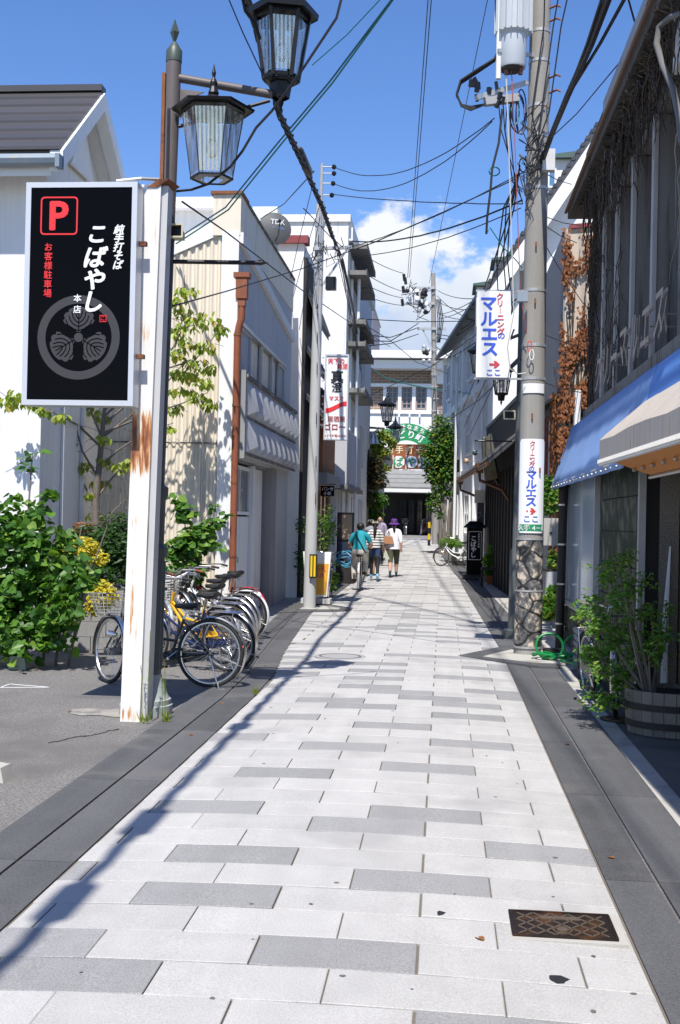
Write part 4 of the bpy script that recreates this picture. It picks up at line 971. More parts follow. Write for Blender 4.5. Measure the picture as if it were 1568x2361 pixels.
# carved wood board above the eave
p = at(1132,1068,30); CW = thing('carved_signboard', 'weathered grey-green wooden signboard leaning above the black tiled eave', 'signboard', (p.x,30,p.z-.8))
b = MB(); b.prism([at(1118,1110,30), at(1148,1103,29.7), at(1128,1000,29.7), at(1118,1012,29.8), at(1112,1008,29.9), at(1108,1018,30)], (.06,.12,.02)); b.build('board', M('old_board', (.17,.165,.13), .9, var=.2, streak=.4, stain=(.14,.09,.06), stain_amt=.35), CW)
MB().bar(at(1125,1075,30.2), at(1150,1115,30.4), .08, .08).build('stay', m_darkwood, CW)
# two globe spotlights on stalks
for i, (x, y, xa, ya, lab, mt) in enumerate(((1095,1044,1150,1044,'green glass bulb lamp on a thin horizontal stalk above the black eave', M('bulb_green', (.04,.09,.075), .08)), (1075,1063,1115,1063,'clear glass bulb lamp on a thin stalk, nearer the ivy tree', M('bulb_amber', (.55,.36,.20), .1)))):
    a, c = at(x,y,31), at(xa,ya,30); o = thing('spot_lamp', lab, 'lamp', a, 'stalk lamps over the noodle house')
    MB().tube([a, c], .012, 6).build('stalk', m_steel, o); MB().ball(a, .075, 10, 7).build('bulb', mt, o, True); MB().ball(c, .05, 8, 5).build('mount', m_steel, o)
# ---------------- far white building with pilasters and tiled eave
B5 = thing('white_pilaster_building', 'white building with tall pilasters and tiled eave behind the ivy-clad pole', 'building', (1,43,.3))
qA, qB = Vector((1.62,39.0,0)), Vector((-.02,55.0,0)); nrm = Vector((-(qB-qA).y, (qB-qA).x, 0)).normalized(); nrm = nrm if nrm.x < 0 else -nrm
zz = 9.6; bk_ = Vector((7,1,0)); m_wb = M('white_cool', (.70,.71,.73), .8, var=.03, streak=.05)
MB().hexa([qA, qA+bk_, qB+bk_, qB, qA+Z3*zz, qA+bk_+Z3*zz, qB+bk_+Z3*zz, qB+Z3*zz]).build('wall', m_wb, B5)
e = [qA+nrm*.55+Z3*(zz-.1)-Vector((0,.6,0)), qB+nrm*.55+Z3*(zz-.1)]
MB().hexa([e[0], e[1], e[1]+Vector((3,.3,1.9)), e[0]+Vector((3,.3,1.9)), e[0]+Z3*.14, e[1]+Z3*.14, e[1]+Vector((3,.3,2.04)), e[0]+Vector((3,.3,2.04))]).build('roof', m_tile, B5)
u_ = (qB-qA).normalized(); Lq = (qB-qA).length
for s_ in (.03,4.0,8.0,12.0,15.6):
    c0 = qA+u_*s_+nrm*.08; MB().obox(c0+Z3*4.6, u_*.16, nrm*.09, Z3*4.6).build('pilaster', m_white, B5)
for zc in (3.7,6.7): MB().obox(qA+u_*Lq/2+nrm*.05+Z3*zc, u_*Lq/2, nrm*.10, Z3*.13).build('string_course', m_white, B5)
for s_ in (1.2,5.2,9.2,13.0):
    for z_ in (1.2,4.4,7.3): win(B5, qA+u_*s_+nrm*.01+Z3*z_, u_, nrm, 1.5, 1.7, 2, 2, m_white, m_gl9, .12, .12)
MB().tube([qA+u_*1.0+nrm*.25+Z3*.2, qA+u_*1.0+nrm*.25+Z3*7.3], .06, 8).build('downpipe', m_white, B5)
MB().tube([qA+u_*9.0+nrm*.25+Z3*.2, qA+u_*9.0+nrm*.25+Z3*8.4], .06, 8).build('downpipe', m_white, B5)
# ------------------------------------------------------------------ street furniture, left
m_signblk = M('sign_black', (.003,.003,.004), .2, var=0, spec=.05)
m_alu = M('sign_aluminium', (.60,.61,.63), .4, metal=.35, var=.04)
m_red = M('print_red', (.72,.03,.035), .5, var=0); m_prw = M('print_white', (.80,.80,.79), .5, var=0); m_prgrey = M('print_grey', (.043,.041,.043), .5, var=0)
m_prblk = M('print_black', (.015,.015,.018), .5, var=0); m_prb = M('print_blue2', (.045,.11,.62), .5, var=0); m_prr = M('print_dark_red', (.55,.05,.07), .5, var=0); m_prgr = M('print_green', (.02,.25,.11), .5, var=0)
# parking sign box, turned slightly
Ys = 9.35; TL, TR, BL = at(62,414,Ys), at(318,425,Ys), at(48,933,Ys)
SW = (TR-TL).length; z0, z1 = BL.z, (TL.z+TR.z)/2; xl = (TL.x+BL.x)/2; xr_ = xl+SW
PS = thing('parking_sign', 'black lightbox parking sign with red P and leaf crest hung on the white post', 'sign', (xl,Ys,z0))
MB().box(xl+.012,xr_-.012,Ys+.012,Ys+.17,z0+.012,z1-.012).build('box', m_alu, PS)
fr = MB(); t_ = .045
fr.box(xl,xr_,Ys,Ys+.18,z1-t_,z1); fr.box(xl,xr_,Ys,Ys+.18,z0,z0+t_); fr.box(xl,xl+t_,Ys,Ys+.18,z0+t_,z1-t_); fr.box(xr_-t_,xr_,Ys,Ys+.18,z0+t_,z1-t_); fr.build('frame', m_alu, PS)
MB().box(xl+t_,xr_-t_,Ys+.006,Ys+.011,z0+t_,z1-t_).build('face', m_signblk, PS)
ppm = SW/(262.0)                       # metres per picture unit on the sign
def sg(x, y): return ((x-55)*ppm-.0, (933-y)*ppm*((z1-z0)/(519*ppm)))
def sl(mat, items, nm='lettering', dz=.0): return lettering(PS, mat, items, (xl,Ys+.004-dz,z0), UX, NY, nm, .001)
def circ(cx, cy, r0, r1, n=48):
    b = MB()
    for i in range(n):
        a, c = 2*math.pi*i/n, 2*math.pi*(i+1)/n
        b.poly([(xl+cx+math.cos(t)*r, Ys+.0052, z0+cy+math.sin(t)*r) for t, r in ((a,r0),(c,r0),(c,r1),(a,r1))])
    return b
cx_, cy_ = sg(186,775); k_ = 1.0*ppm
circ(cx_, cy_, 78*k_, 97*k_).build('crest_ring', m_prgrey, PS)
circ(cx_, cy_, 0, 10.5*k_, 20).build('crest_centre', m_prgrey, PS)
for j in range(3):
    th = math.pi/2 + j*2*math.pi/3; d = Vector((math.cos(th), 0, math.sin(th))); s = Vector((-math.sin(th), 0, math.cos(th)))
    prof = [(13,3),(20,10),(26,16),(30,24),(34,33),(42,38),(47,33),(53,36),(60,33),(63,25),(69,24),(73,16),(75,8),(76,0)]
    prof = [(a*.93, c*.98) for a, c in prof]
    poly = prof + [(a, -c) for a, c in reversed(prof[:-1])]
    b = MB(); o_ = Vector((xl+cx_, Ys+.0050, z0+cy_))
    for (a, c), (a2, c2) in zip(poly, poly[1:]+poly[:1]): b.poly([o_+d*(38*k_), o_+d*(a*k_)+s*(c*k_), o_+d*(a2*k_)+s*(c2*k_)])
    b.build('crest_leaf', m_prgrey, PS)
    v = MB(); o2 = o_ + Vector((0,-.0012,0))
    def vein(pts):
        for p, q_ in zip(pts, pts[1:]): v.bar(o2+d*(p[0]*k_)+s*(p[1]*k_), o2+d*(q_[0]*k_)+s*(q_[1]*k_), 2.3*k_, .0006, (0,1,0))
    vein([(12,0),(62,0)])
    for sg_ in (1,-1):
        for i, (st_, sp) in enumerate(((16,29),(25,22),(34,15.5),(43,9))):
            vein([(st_, 1.5*sg_), (st_+5, sp*.55*sg_), (st_+14, sp*.92*sg_), (min(64,st_+25), sp*1.06*sg_)])
    v.build('crest_veins', m_signblk, PS)
x0_, y0_ = sg(134,492); b = MB(); hw, t2 = 44*ppm, 3.4*ppm
def rr_(h, c):
    return [(xl+x0_+sx_*(h-c)+math.cos(a)*c, Ys+.004, z0+y0_+sz_*(h-c)+math.sin(a)*c) for sx_, sz_, a0 in ((1,1,0),(-1,1,90),(-1,-1,180),(1,-1,270)) for a in [R(a0+k*22.5) for k in range(5)]]
A_, B_ = rr_(hw, 9*ppm), rr_(hw-t2, 6.5*ppm)
for i in range(20): b.poly([A_[i], A_[(i+1)%20], B_[(i+1)%20], B_[i]])
b.build('p_border', m_red, PS)
sl(m_red, [('P', x0_, y0_, 92*ppm, .045)], 'letter_p')
sl(m_red, [(ch, *sg(111,565+21.5*i), 20*ppm, .025) for i, ch in enumerate('お客様駐車場')])
sl(m_prw, [(ch, *sg(276,524+20.5*i), 23*ppm, .05, 0, .25) for i, ch in enumerate('純手打そば')])
sl(m_prw, [(ch, *sg(225-1.5*i,536+52*i), (53 if i else 48)*ppm, .052, 0, .22) for i, ch in enumerate('こばやし')], dz=.002)
sl(m_prw, [(ch, *sg(182,684+26*i), 19*ppm, .03) for i, ch in enumerate('本店')], dz=.002)
x2, y2 = sg(243,731); b = MB()
for (a, c, d_, e_) in ((-8,8,6.5,8),(-8,8,-8,-6.5),(-8,-6.5,-6.5,6.5),(6.5,8,-6.5,6.5)): b.poly([(xl+x2+a*ppm,Ys+.002,z0+y2+d_*ppm),(xl+x2+c*ppm,Ys+.002,z0+y2+d_*ppm),(xl+x2+c*ppm,Ys+.002,z0+y2+e_*ppm),(xl+x2+a*ppm,Ys+.002,z0+y2+e_*ppm)])
b.build('seal', m_red, PS); sl(m_red, [('こ', x2, y2, 12*ppm, .03)], dz=.002)
for yy in (555, 818):
    p = at(326,yy,Ys); MB().box(xr_,xr_+.06,Ys+.09,Ys+.14,p.z-.018,p.z+.018).build('bracket', m_rust, PS)
# white steel post
m_postw = bpy.data.materials.new('post_white_rusty'); m_postw.use_nodes = True; t = m_postw.node_tree; pb_ = t.nodes['Principled BSDF']; pb_.inputs['Roughness'].default_value = .55
ge = t.nodes.new('ShaderNodeNewGeometry'); mp = t.nodes.new('ShaderNodeMapping'); mp.inputs['Scale'].default_value = (16,16,1.6); t.links.new(ge.outputs['Position'], mp.inputs[0])
n1_ = t.nodes.new('ShaderNodeTexNoise'); n1_.inputs['Scale'].default_value = 1.0; n1_.inputs['Detail'].default_value = 9; n1_.inputs['Roughness'].default_value = .62; t.links.new(mp.outputs[0], n1_.inputs[0])
sx = t.nodes.new('ShaderNodeSeparateXYZ'); t.links.new(ge.outputs['Position'], sx.inputs[0])
def gau(z0, w):   # a rust bloom round height z0
    a = t.nodes.new('ShaderNodeMath'); a.operation = 'SUBTRACT'; a.inputs[1].default_value = z0; t.links.new(sx.outputs[2], a.inputs[0])
    m_ = t.nodes.new('ShaderNodeMath'); m_.operation = 'DIVIDE'; m_.inputs[1].default_value = w; t.links.new(a.outputs[0], m_.inputs[0])
    p_ = t.nodes.new('ShaderNodeMath'); p_.operation = 'MULTIPLY'; t.links.new(m_.outputs[0], p_.inputs[0]); t.links.new(m_.outputs[0], p_.inputs[1])
    g_ = t.nodes.new('ShaderNodeMath'); g_.operation = 'SUBTRACT'; g_.use_clamp = True; g_.inputs[0].default_value = 1; t.links.new(p_.outputs[0], g_.inputs[1]); return g_.outputs[0]
acc = n1_.outputs['Fac']
for z0_, w_, k_ in ((2.36,.34,.21),(1.62,.30,.07),(.0,.10,.12),(3.3,.5,.03)):
    m_ = t.nodes.new('ShaderNodeMath'); m_.operation = 'MULTIPLY_ADD'; m_.inputs[1].default_value = k_; t.links.new(gau(z0_, w_), m_.inputs[0]); t.links.new(acc, m_.inputs[2]); acc = m_.outputs[0]
cr = t.nodes.new('ShaderNodeValToRGB'); t.links.new(acc, cr.inputs[0]); e_ = cr.color_ramp.elements; e_[0].position = .565; e_[0].color = (.74,.73,.70,1); e_[1].position = .80; e_[1].color = (.09,.03,.015,1)
for p_, c_ in ((.62,(.70,.64,.55,1)),(.67,(.55,.27,.10,1)),(.715,(.30,.10,.035,1))): x_ = e_.new(p_); x_.color = c_
t.links.new(cr.outputs[0], pb_.inputs['Base Color'])
b0, b1 = at(304,1652,9.62), at(353,430,9.62)
WP = thing('sign_post', 'white painted steel post with rust streaks carrying the parking sign', 'post', (b0.x,b0.y,-.04))
def leanx(z): return lerp(b0.x, b1.x, z/b1.z)
w2 = .085
def colm(x0o, x1o, y0o, y1o, za, zb):
    return MB().hexa([(leanx(za)+x0o,b0.y+y0o,za),(leanx(za)+x1o,b0.y+y0o,za),(leanx(za)+x1o,b0.y+y1o,za),(leanx(za)+x0o,b0.y+y1o,za),(leanx(zb)+x0o,b0.y+y0o,zb),(leanx(zb)+x1o,b0.y+y0o,zb),(leanx(zb)+x1o,b0.y+y1o,zb),(leanx(zb)+x0o,b0.y+y1o,zb)])
colm(-w2,w2,-.06,.08,-.05,b1.z).build('shaft', m_postw, WP)
colm(w2,w2+.055,-.02,.14,-.05,b1.z).build('side_channel', M('post_shade', (.50,.50,.50), .5), WP)
MB().obox(Vector((leanx(b1.z)+.08,b0.y+.05,b1.z+.01)), (.045,.0,.0), (.02,.12,0), (.05,0,.035)).build('cap_plate', m_rust, WP)
zt = at(380,172,9.75).z; MB().box(leanx(b1.z)+.035,leanx(b1.z)+.065,b0.y+.08,b0.y+.12,b1.z-.5,zt).build('rusty_angle', m_rust, WP)
MB().tube([Vector((leanx(b1.z)+.05,b0.y,b1.z+.06)), at(325,412,9.5), at(268,418,9.4)], .016, 6).build('stay_rod', m_steel, WP)
q = random.Random(4)
# lamp post
m_lpost = M('lamp_post_brown', (.125,.105,.098), .5, var=.08); m_lgreen = M('lamp_post_green', (.06,.082,.068), .45, var=.1); m_lbase = M('lamp_base_grey', (.33,.36,.35), .6, var=.12)
m_lshaft = M('lamp_shaft_dark', (.075,.085,.085), .5, var=.15)
def ribmat(name, dens):
    m = bpy.data.materials.new(name); m.use_nodes = True; t = m.node_tree; n = t.nodes; n.clear()
    out = n.new('ShaderNodeOutputMaterial'); tr = n.new('ShaderNodeBsdfTransparent'); gl = n.new('ShaderNodeBsdfGlossy'); gl.inputs['Roughness'].default_value = .12
    df = n.new('ShaderNodeBsdfTranslucent'); df.inputs[0].default_value = (.85,.87,.88,1)
    tcn = n.new('ShaderNodeTexCoord'); wv = n.new('ShaderNodeTexWave'); wv.bands_direction = 'X'; wv.inputs['Scale'].default_value = dens; t.links.new(tcn.outputs['Object'], wv.inputs[0])
    m1 = n.new('ShaderNodeMixShader'); m1.inputs[0].default_value = .45; t.links.new(gl.outputs[0], m1.inputs[1]); t.links.new(df.outputs[0], m1.inputs[2])
    mr_ = n.new('ShaderNodeMapRange'); t.links.new(wv.outputs['Fac'], mr_.inputs[0]); mr_.inputs[3].default_value = .12; mr_.inputs[4].default_value = .5
    m2 = n.new('ShaderNodeMixShader'); t.links.new(mr_.outputs[0], m2.inputs[0]); t.links.new(tr.outputs[0], m2.inputs[1]); t.links.new(m1.outputs[0], m2.inputs[2])
    t.links.new(m2.outputs[0], out.inputs[0]); return m
m_pane = ribmat('ribbed_glass', 9)
m_bulb = glassmat('bulb_glass', (.9,.92,.92), .25)
def lantern(par, c, s, solid=True, rot=.25):
    """c: centre of the lower end of the glass; s: scale. solid = heavy black frame"""
    c = Vector(c); h = .57*s; rt, rb_ = .245*s, .155*s
    if not solid: rt, rb_, h = .275*s, .185*s, .60*s
    mt = m_black
    fr = MB()
    ang = [rot + k*math.pi/3 for k in range(6)]
    wbar = (.05 if solid else .012)*s
    for a in ang:
        d = Vector((math.cos(a), math.sin(a), 0)); fr.bar(c+d*rb_, c+d*rt+Z3*h, wbar, wbar*.6)
    for r_, z_, hh in ((rb_, 0, .03*s), (rt, h, .05*s)):
        for a, a2 in zip(ang, ang[1:]+ang[:1]):
            fr.bar(c+Vector((math.cos(a)*r_, math.sin(a)*r_, z_)), c+Vector((math.cos(a2)*r_, math.sin(a2)*r_, z_)), .02*s, hh if solid else .014*s)
    fo = fr.build('lantern_frame', mt, par)
    for a, a2 in zip(ang, ang[1:]+ang[:1]):
        k = .14 if solid else .02; P = [Vector((math.cos(t)*r_, math.sin(t)*r_, z_)) for t, r_, z_ in ((a,rb_,.02*s),(a2,rb_,.02*s),(a2,rt,h-.03*s),(a,rt,h-.03*s))]
        m_ = sum(P, Vector())/4; P = [c + m_ + (p-m_)*(1-k) for p in P]
        nn = (P[1]-P[0]).cross(P[3]-P[0]).normalized()*(.006*s); MB().prism(P, nn).build('pane', m_pane, fo)
    # roof
    rb2 = rt*1.32
    kk = 1.0 if solid else .42
    ro = MB(); ro.lathe([(rb2*1.0,h+.0*s),(rb2*1.03,h+.05*s*kk),(rt*.85,h+.12*s*kk),(rt*.45,h+.20*s*kk),(rt*.28,h+.30*s*kk),(rt*.22,h+.30*s*kk),(0.001,h+.30*s*kk)], 6, c, None, rot); ro.lathe([(rb2*.98,h+.005*s),(0.001,h+.03*s)], 6, c, None, rot)
    ro.build('lantern_roof', mt, fo)
    fi = MB(); fi.lathe([(r_*s, h+(z_-(0 if solid else .17))*s*(1 if solid else .95)) for r_, z_ in ((.028,.29),(.05,.34),(.03,.40),(.035,.44),(.012,.49),(.02,.53),(.001,.62))], 10, c); fi.build('finial', mt, fo)
    MB().ball(c+Z3*(h*.45), (.055*s,.055*s,.09*s), 12, 8).build('bulb', m_bulb, fo, True)
    MB().lathe([(.03*s,h*.45+.08*s),(.035*s,h),(.001,h)], 10, c).build('socket', m_steel, fo)
    if solid:
        ba = MB(); ba.lathe([(.001,-.30*s),(.012*s,-.25*s),(.03*s,-.20*s),(.012*s,-.16*s),(.06*s,-.13*s),(.06*s,-.10*s),(.075*s,-.09*s),(.075*s,-.03*s),(.12*s,-.025*s),(.16*s,.0),(.165*s,.03*s),(.001,.03*s)], 12, c+Z3*-.10*s*0); ba.lathe([(.08*s,-.16*s),(.1*s,-.03*s)], 6, c, None, rot)
        ba.build('lantern_base', mt, fo)
    else:
        MB().lathe([(rb_*.98,-.01*s),(rb_*.98,.002*s),(rb_*.55,-.012*s)], 6, c, None, rot).build('lower_rim', m_steel, fo)
    return fo
lb, ltp = at(336,1632,9.95), at(403,95,9.95)
def lx(z): return lerp(lb.x, ltp.x, (z+.04)/(ltp.z+.04))
LPOST = thing('street_lamp', 'tall brown and green lamp post with two lanterns standing behind the white sign post', 'street lamp', (lb.x,lb.y,-.04))
def ring(prof, n=16): return MB().lathe([(r, z) for r, z in prof], n, (0,0,0))
def leanlathe(prof, n, mat, name, par=LPOST, sm=True):
    b = MB(); b.lathe(prof, n, (0,0,0))
    for v in b.v: v.x += lx(v.z); v.y += lb.y
    return b.build(name, mat, par, sm)
leanlathe([(.235,-.05),(.235,.05),(.22,.055),(.22,.10),(.205,.105),(.17,.17),(.13,.30),(.125,.32)], 20, m_lbase, 'base')
leanlathe([(.125,.32),(.115,1.35),(.135,1.36),(.135,1.44),(.10,1.48),(.10,1.86),(.12,1.9),(.12,1.98),(.08,2.0)], 12, m_lshaft, 'plinth_shaft')
fl = MB()
for k in range(14):
    a = 2*math.pi*k/14; fl.tube([(lx(.36)+math.cos(a)*.122, lb.y+math.sin(a)*.122, .36), (lx(1.32)+math.cos(a)*.113, lb.y+math.sin(a)*.113, 1.32)], .012, 5)
tag(fl.build('flutes', m_lshaft, LPOST), kind='stuff')
zt2 = at(404,118,9.95).z
leanlathe([(.08,2.0),(.077,3.9),(.074,4.35)], 16, m_lshaft, 'lower_pole')
leanlathe([(.072,4.35),(.068,zt2)], 16, m_lpost, 'upper_pole')
leanlathe([(.072,zt2-.10),(.072,zt2),(.04,zt2+.05),(.02,zt2+.08)], 16, m_lgreen, 'collar')
MB().lathe([(.010,zt2+.06),(.014,zt2+.09),(.042,zt2+.17),(.001,zt2+.29)], 4, (lx(zt2),lb.y,0)).build('spear_finial', m_lgreen, LPOST)
pa = at(412,180,9.95); pb = at(628,218,10.1)
MB().tube([pa, pb], .038, 10).build('upper_arm', m_lpost, LPOST, True)
MB().prism([at(415,205,9.95), at(470,212,9.96), at(440,225,9.95), at(425,245,9.95), at(416,275,9.95)], (0,.015,0)).build('arm_gusset', m_lpost, LPOST)
MB().tube([at(412,292,9.9), at(622,232,10.08)], .016, 6).build('stay', m_black, LPOST)
la = at(648,186,10.1); lantern(LPOST, la, 1.0, True)
lbn = at(488,412,9.75); MB().tube([at(408,262,9.9), at(470,246,9.75)], .036, 10).build('lower_arm', m_lpost, LPOST, True)
lantern(LPOST, lbn, .98, False, .1)
MB().tube([at(398,603,9.95), at(605,606,10.2)], .02, 8).build('banner_bar', m_black, LPOST)
MB().lathe([(.001,.07),(.035,-.02),(.001,-.03)], 4, at(602,606,10.2), (1,.1,0)).build('bar_tip', m_black, LPOST)
# loudspeaker on the post
sp_ = at(404,533,9.8); LS = thing('loudspeaker', 'cream horn loudspeaker fixed to the lamp post beside the white post', 'loudspeaker', sp_)
b = MB(); hw_, hh_ = .075, .062; f0 = .16
b.hexa([(sp_.x-.04,sp_.y+.12,sp_.z-.035),(sp_.x+.04,sp_.y+.12,sp_.z-.035),(sp_.x+.04,sp_.y+.2,sp_.z-.035),(sp_.x-.04,sp_.y+.2,sp_.z-.035),(sp_.x-.04,sp_.y+.12,sp_.z+.035),(sp_.x+.04,sp_.y+.12,sp_.z+.035),(sp_.x+.04,sp_.y+.2,sp_.z+.035),(sp_.x-.04,sp_.y+.2,sp_.z+.035)])
m_creamp = M('cream_plastic', (.55,.50,.36), .5); b.build('driver', m_creamp, LS)
b = MB(); o4 = [(-hw_,-hh_),(hw_,-hh_),(hw_,hh_),(-hw_,hh_)]; i4 = [(-.04,-.035),(.04,-.035),(.04,.035),(-.04,.035)]; k4 = [(-hw_+.014,-hh_+.014),(hw_-.014,-hh_+.014),(hw_-.014,hh_-.014),(-hw_+.014,hh_-.014)]
for i in range(4):
    j = (i+1)%4; P3 = lambda c, y: (sp_.x+c[0], sp_.y+y, sp_.z+c[1])
    b.poly([P3(i4[i],.13),P3(i4[j],.13),P3(o4[j],-.03),P3(o4[i],-.03)]); b.poly([P3(o4[i],-.03),P3(o4[j],-.03),P3(k4[j],-.03),P3(k4[i],-.03)]); 
b.build('horn', m_creamp, LS); b = MB(); b.poly([(sp_.x+c[0],sp_.y+.02,sp_.z+c[1]) for c in k4]); b.build('mouth', m_black, LS)
# ---------------- left pole and what it carries
PL0, PL1 = at(713,1402,22.3), at(739,470,22.3)
def lpx(z): return lerp(PL0.x, PL1.x, z/PL1.z)
LPOLE = thing('utility_pole', 'slim pale concrete pole with steel top extension beside the white sake sign', 'utility pole', (PL0.x,22.3,-.04))
m_pp = M('pole_pale', (.44,.44,.43), .8, var=.05, fine=.08, fscale=200, streak=.06)
MB().tube([(lpx(-.05),22.3,-.05),(lpx(3),22.3,3),(PL1.x,22.3,PL1.z)], [.125,.108,.085], 16).build('shaft', m_pp, LPOLE, True)
tp = at(744,380,22.3); MB().tube([(lpx(5.9),22.3-.08,5.9),(tp.x,22.22,tp.z)], .034, 8).build('extension', m_steel, LPOLE)
for yy in (545,610,705,770,840,955,1055,1140):
    p = at(728+(1140-yy)*.012,yy,22.2); MB().bar(p+Vector((0,-.02,.03)), p+Vector((.0,-.03,-.20)), .012, .012).build('step_bolt', m_black, LPOLE)
for yy in (520,655,560): 
    p = at(740,yy,22.3); MB().lathe([(.098,-.03),(.098,.03)], 14, (lpx(p.z),22.3,p.z)).build('clamp', m_steel, LPOLE)
MB().bar(at(722,574,22.2), at(812,570,22.2), .06, .06).build('crossarm', m_steel, LPOLE); MB().bar(at(745,655,22.2), at(800,575,22.2), .04, .04).build('brace', m_steel, LPOLE)
for (xa, ya) in ((770,385),(768,423),(765,450),(770,400)):
    a_ = at(745,ya,22.2); c_ = at(xa,ya,22.2); o_ = MB().tube([a_, c_], .012, 5).build('insulator_arm', m_steel, LPOLE); MB().ball(c_, .05, 8, 6).build('insulator', m_black, o_)
zA, zB = at(720,1333,22.1).z, at(720,1278,22.1).z; mk = MB().box(lpx(1)-.0,lpx(1)+.15,22.12,22.16,zA,zB).build('marker_board', m_prblk, LPOLE)
for o_ in (.022,.085): MB().box(lpx(1)+o_,lpx(1)+o_+.038,22.105,22.12,zA+.03,zB-.03).build('yellow_stripe', M('marker_yellow', (.75,.50,.01), .4), mk)
MB().box(at(752,640,22.2).x,at(752,640,22.2).x+.2,22.1,22.3,at(752,668,22.2).z,at(752,640,22.2).z).build('junction_closure', m_black, LPOLE)
# sake sign
Ym = 22.6; a_, c_ = at(749,1014,Ym), at(803,817,Ym); zb_, zt_ = a_.z, c_.z; xm0, xm1 = at(748,915,Ym).x, at(803,915,Ym).x
SS = thing('sake_sign', 'tall white lightbox sign with black and red sake lettering beside the concrete pole', 'sign', (xm0,Ym,zb_))
MB().box(xm0+.03,xm1-.03,Ym+.01,Ym+.16,zb_+.03,zt_-.03).build('box', m_prw, SS)
b = MB(); b.box(xm0,xm1,Ym-.01,Ym+.17,zt_-.03,zt_); b.box(xm0,xm1,Ym-.01,Ym+.17,zb_,zb_+.03); b.box(xm0,xm0+.03,Ym-.01,Ym+.17,zb_+.03,zt_-.03); b.box(xm1-.03,xm1,Ym-.01,Ym+.17,zb_+.03,zt_-.03); b.build('frame', m_alu, SS)
kx, kz = (xm1-xm0)/54, (zt_-zb_)/200
def sm_(x, y): return ((x-749)*kx, (1015-y)*kz)
def s2(mat, items): lettering(SS, mat, items, (xm0,Ym+.005,zb_), UX, NY, thick=.003)
s2(m_red, [('天下の', *sm_(774,831), .115, .03), ('銘酒', *sm_(789,843), .115, .03), ('マスミ', *sm_(776,918), .105, .03)])
s2(m_prblk, [('真', *sm_(777,867), .27, .03), ('澄', *sm_(777,892), .21, .03)])
s2(M('print_maroon', (.35,.03,.03), .5), [('居酒屋', *sm_(777,966), .12, .02), ('ゴロー', *sm_(774,984), .15, .03), ('みどり町電36-3642', *sm_(775,1005), .055, .02)])
b = MB(); P_ = []; 
for i in range(13):
    t = i/12; y_ = lerp(945,928,(math.sin((t-.5)*math.pi)+1)/2); P_.append((751+t*49, y_))
for (xa, ya), (xb, yb) in zip(P_, P_[1:]):
    b.poly([(xm0+sm_(xa,ya)[0],Ym+.002,zb_+sm_(xa,ya+7)[1]),(xm0+sm_(xb,yb)[0],Ym+.002,zb_+sm_(xb,yb+7)[1]),(xm0+sm_(xb,yb)[0],Ym+.002,zb_+sm_(xb,yb-3.5)[1]),(xm0+sm_(xa,ya)[0],Ym+.002,zb_+sm_(xa,ya-3.5)[1])])
b.build('red_wave', m_red, SS)
for yy in (860,980): MB().bar((lpx(4),22.4,at(745,yy,Ym).z), (xm0,Ym+.08,at(745,yy,Ym).z), .04, .04).build('bracket', m_steel, SS)
for i in range(10): MB().ball((xm0-.04,Ym+.02,zb_+.25+i*.155), .016, 6, 4).build('bulb', m_prw, SS)
# beer sign on wheels-board
Yb2 = 23.3; bz = at(720,1390,Yb2).z; x0b, x1b = at(702,1330,Yb2).x, at(758,1330,Yb2).x
BS = thing('beer_sign', 'standing plastic beer sign with glass-of-beer picture at the foot of the concrete pole', 'sign', ((x0b+x1b)/2,Yb2,0))
MB().hexa([(x0b+.05,Yb2,.14),(x1b-.03,Yb2,.14),(x1b-.03,Yb2+.16,.14),(x0b+.05,Yb2+.16,.14),(x0b-.04,Yb2,1.06),(x1b+.04,Yb2,1.06),(x1b+.04,Yb2+.16,1.06),(x0b-.04,Yb2+.16,1.06)]).build('case', m_prw, BS)
MB().hexa([(x0b+.07,Yb2-.006,.18),(x1b-.05,Yb2-.006,.18),(x1b-.05,Yb2,.18),(x0b+.07,Yb2,.18),(x0b+.0,Yb2-.006,.82),(x1b-.0,Yb2-.006,.82),(x1b+.0,Yb2,.82),(x0b+.0,Yb2,.82)]).build('beer_picture', M('beer_yellow', (.72,.36,.04), .4, var=.15, scale=3), BS)
lettering(BS, m_prr, [('BEER',.26,.72,.17,.01),('BAR',.28,.58,.15,.01)], (x0b,Yb2-.008,0), UX, NY, thick=.002)
MB().box(x0b-.05,x1b+.05,Yb2-.12,Yb2+.3,.0,.10).build('foot', M('foot_grey', (.5,.5,.49), .6), BS)
# small black hanging sign
p = at(755,1132,28.5); HS = thing('hanging_sign', 'small black rounded sign with white characters under the jettied shop', 'sign', (p.x,28.5,p.z))
MB().box(p.x-.17,p.x+.17,28.5,28.58,p.z-.13,p.z+.13).build('panel', m_signblk, HS); lettering(HS, m_prw, [('パンセ',0,.055,.10,.02),('小松',0,-.06,.10,.02)], (p.x,28.498,p.z), UX, NY, thick=.002)
MB().tube([(p.x-.2,28.54,p.z+.17),(p.x+.2,28.54,p.z+.17)], .012, 6).build('bracket', m_black, HS)
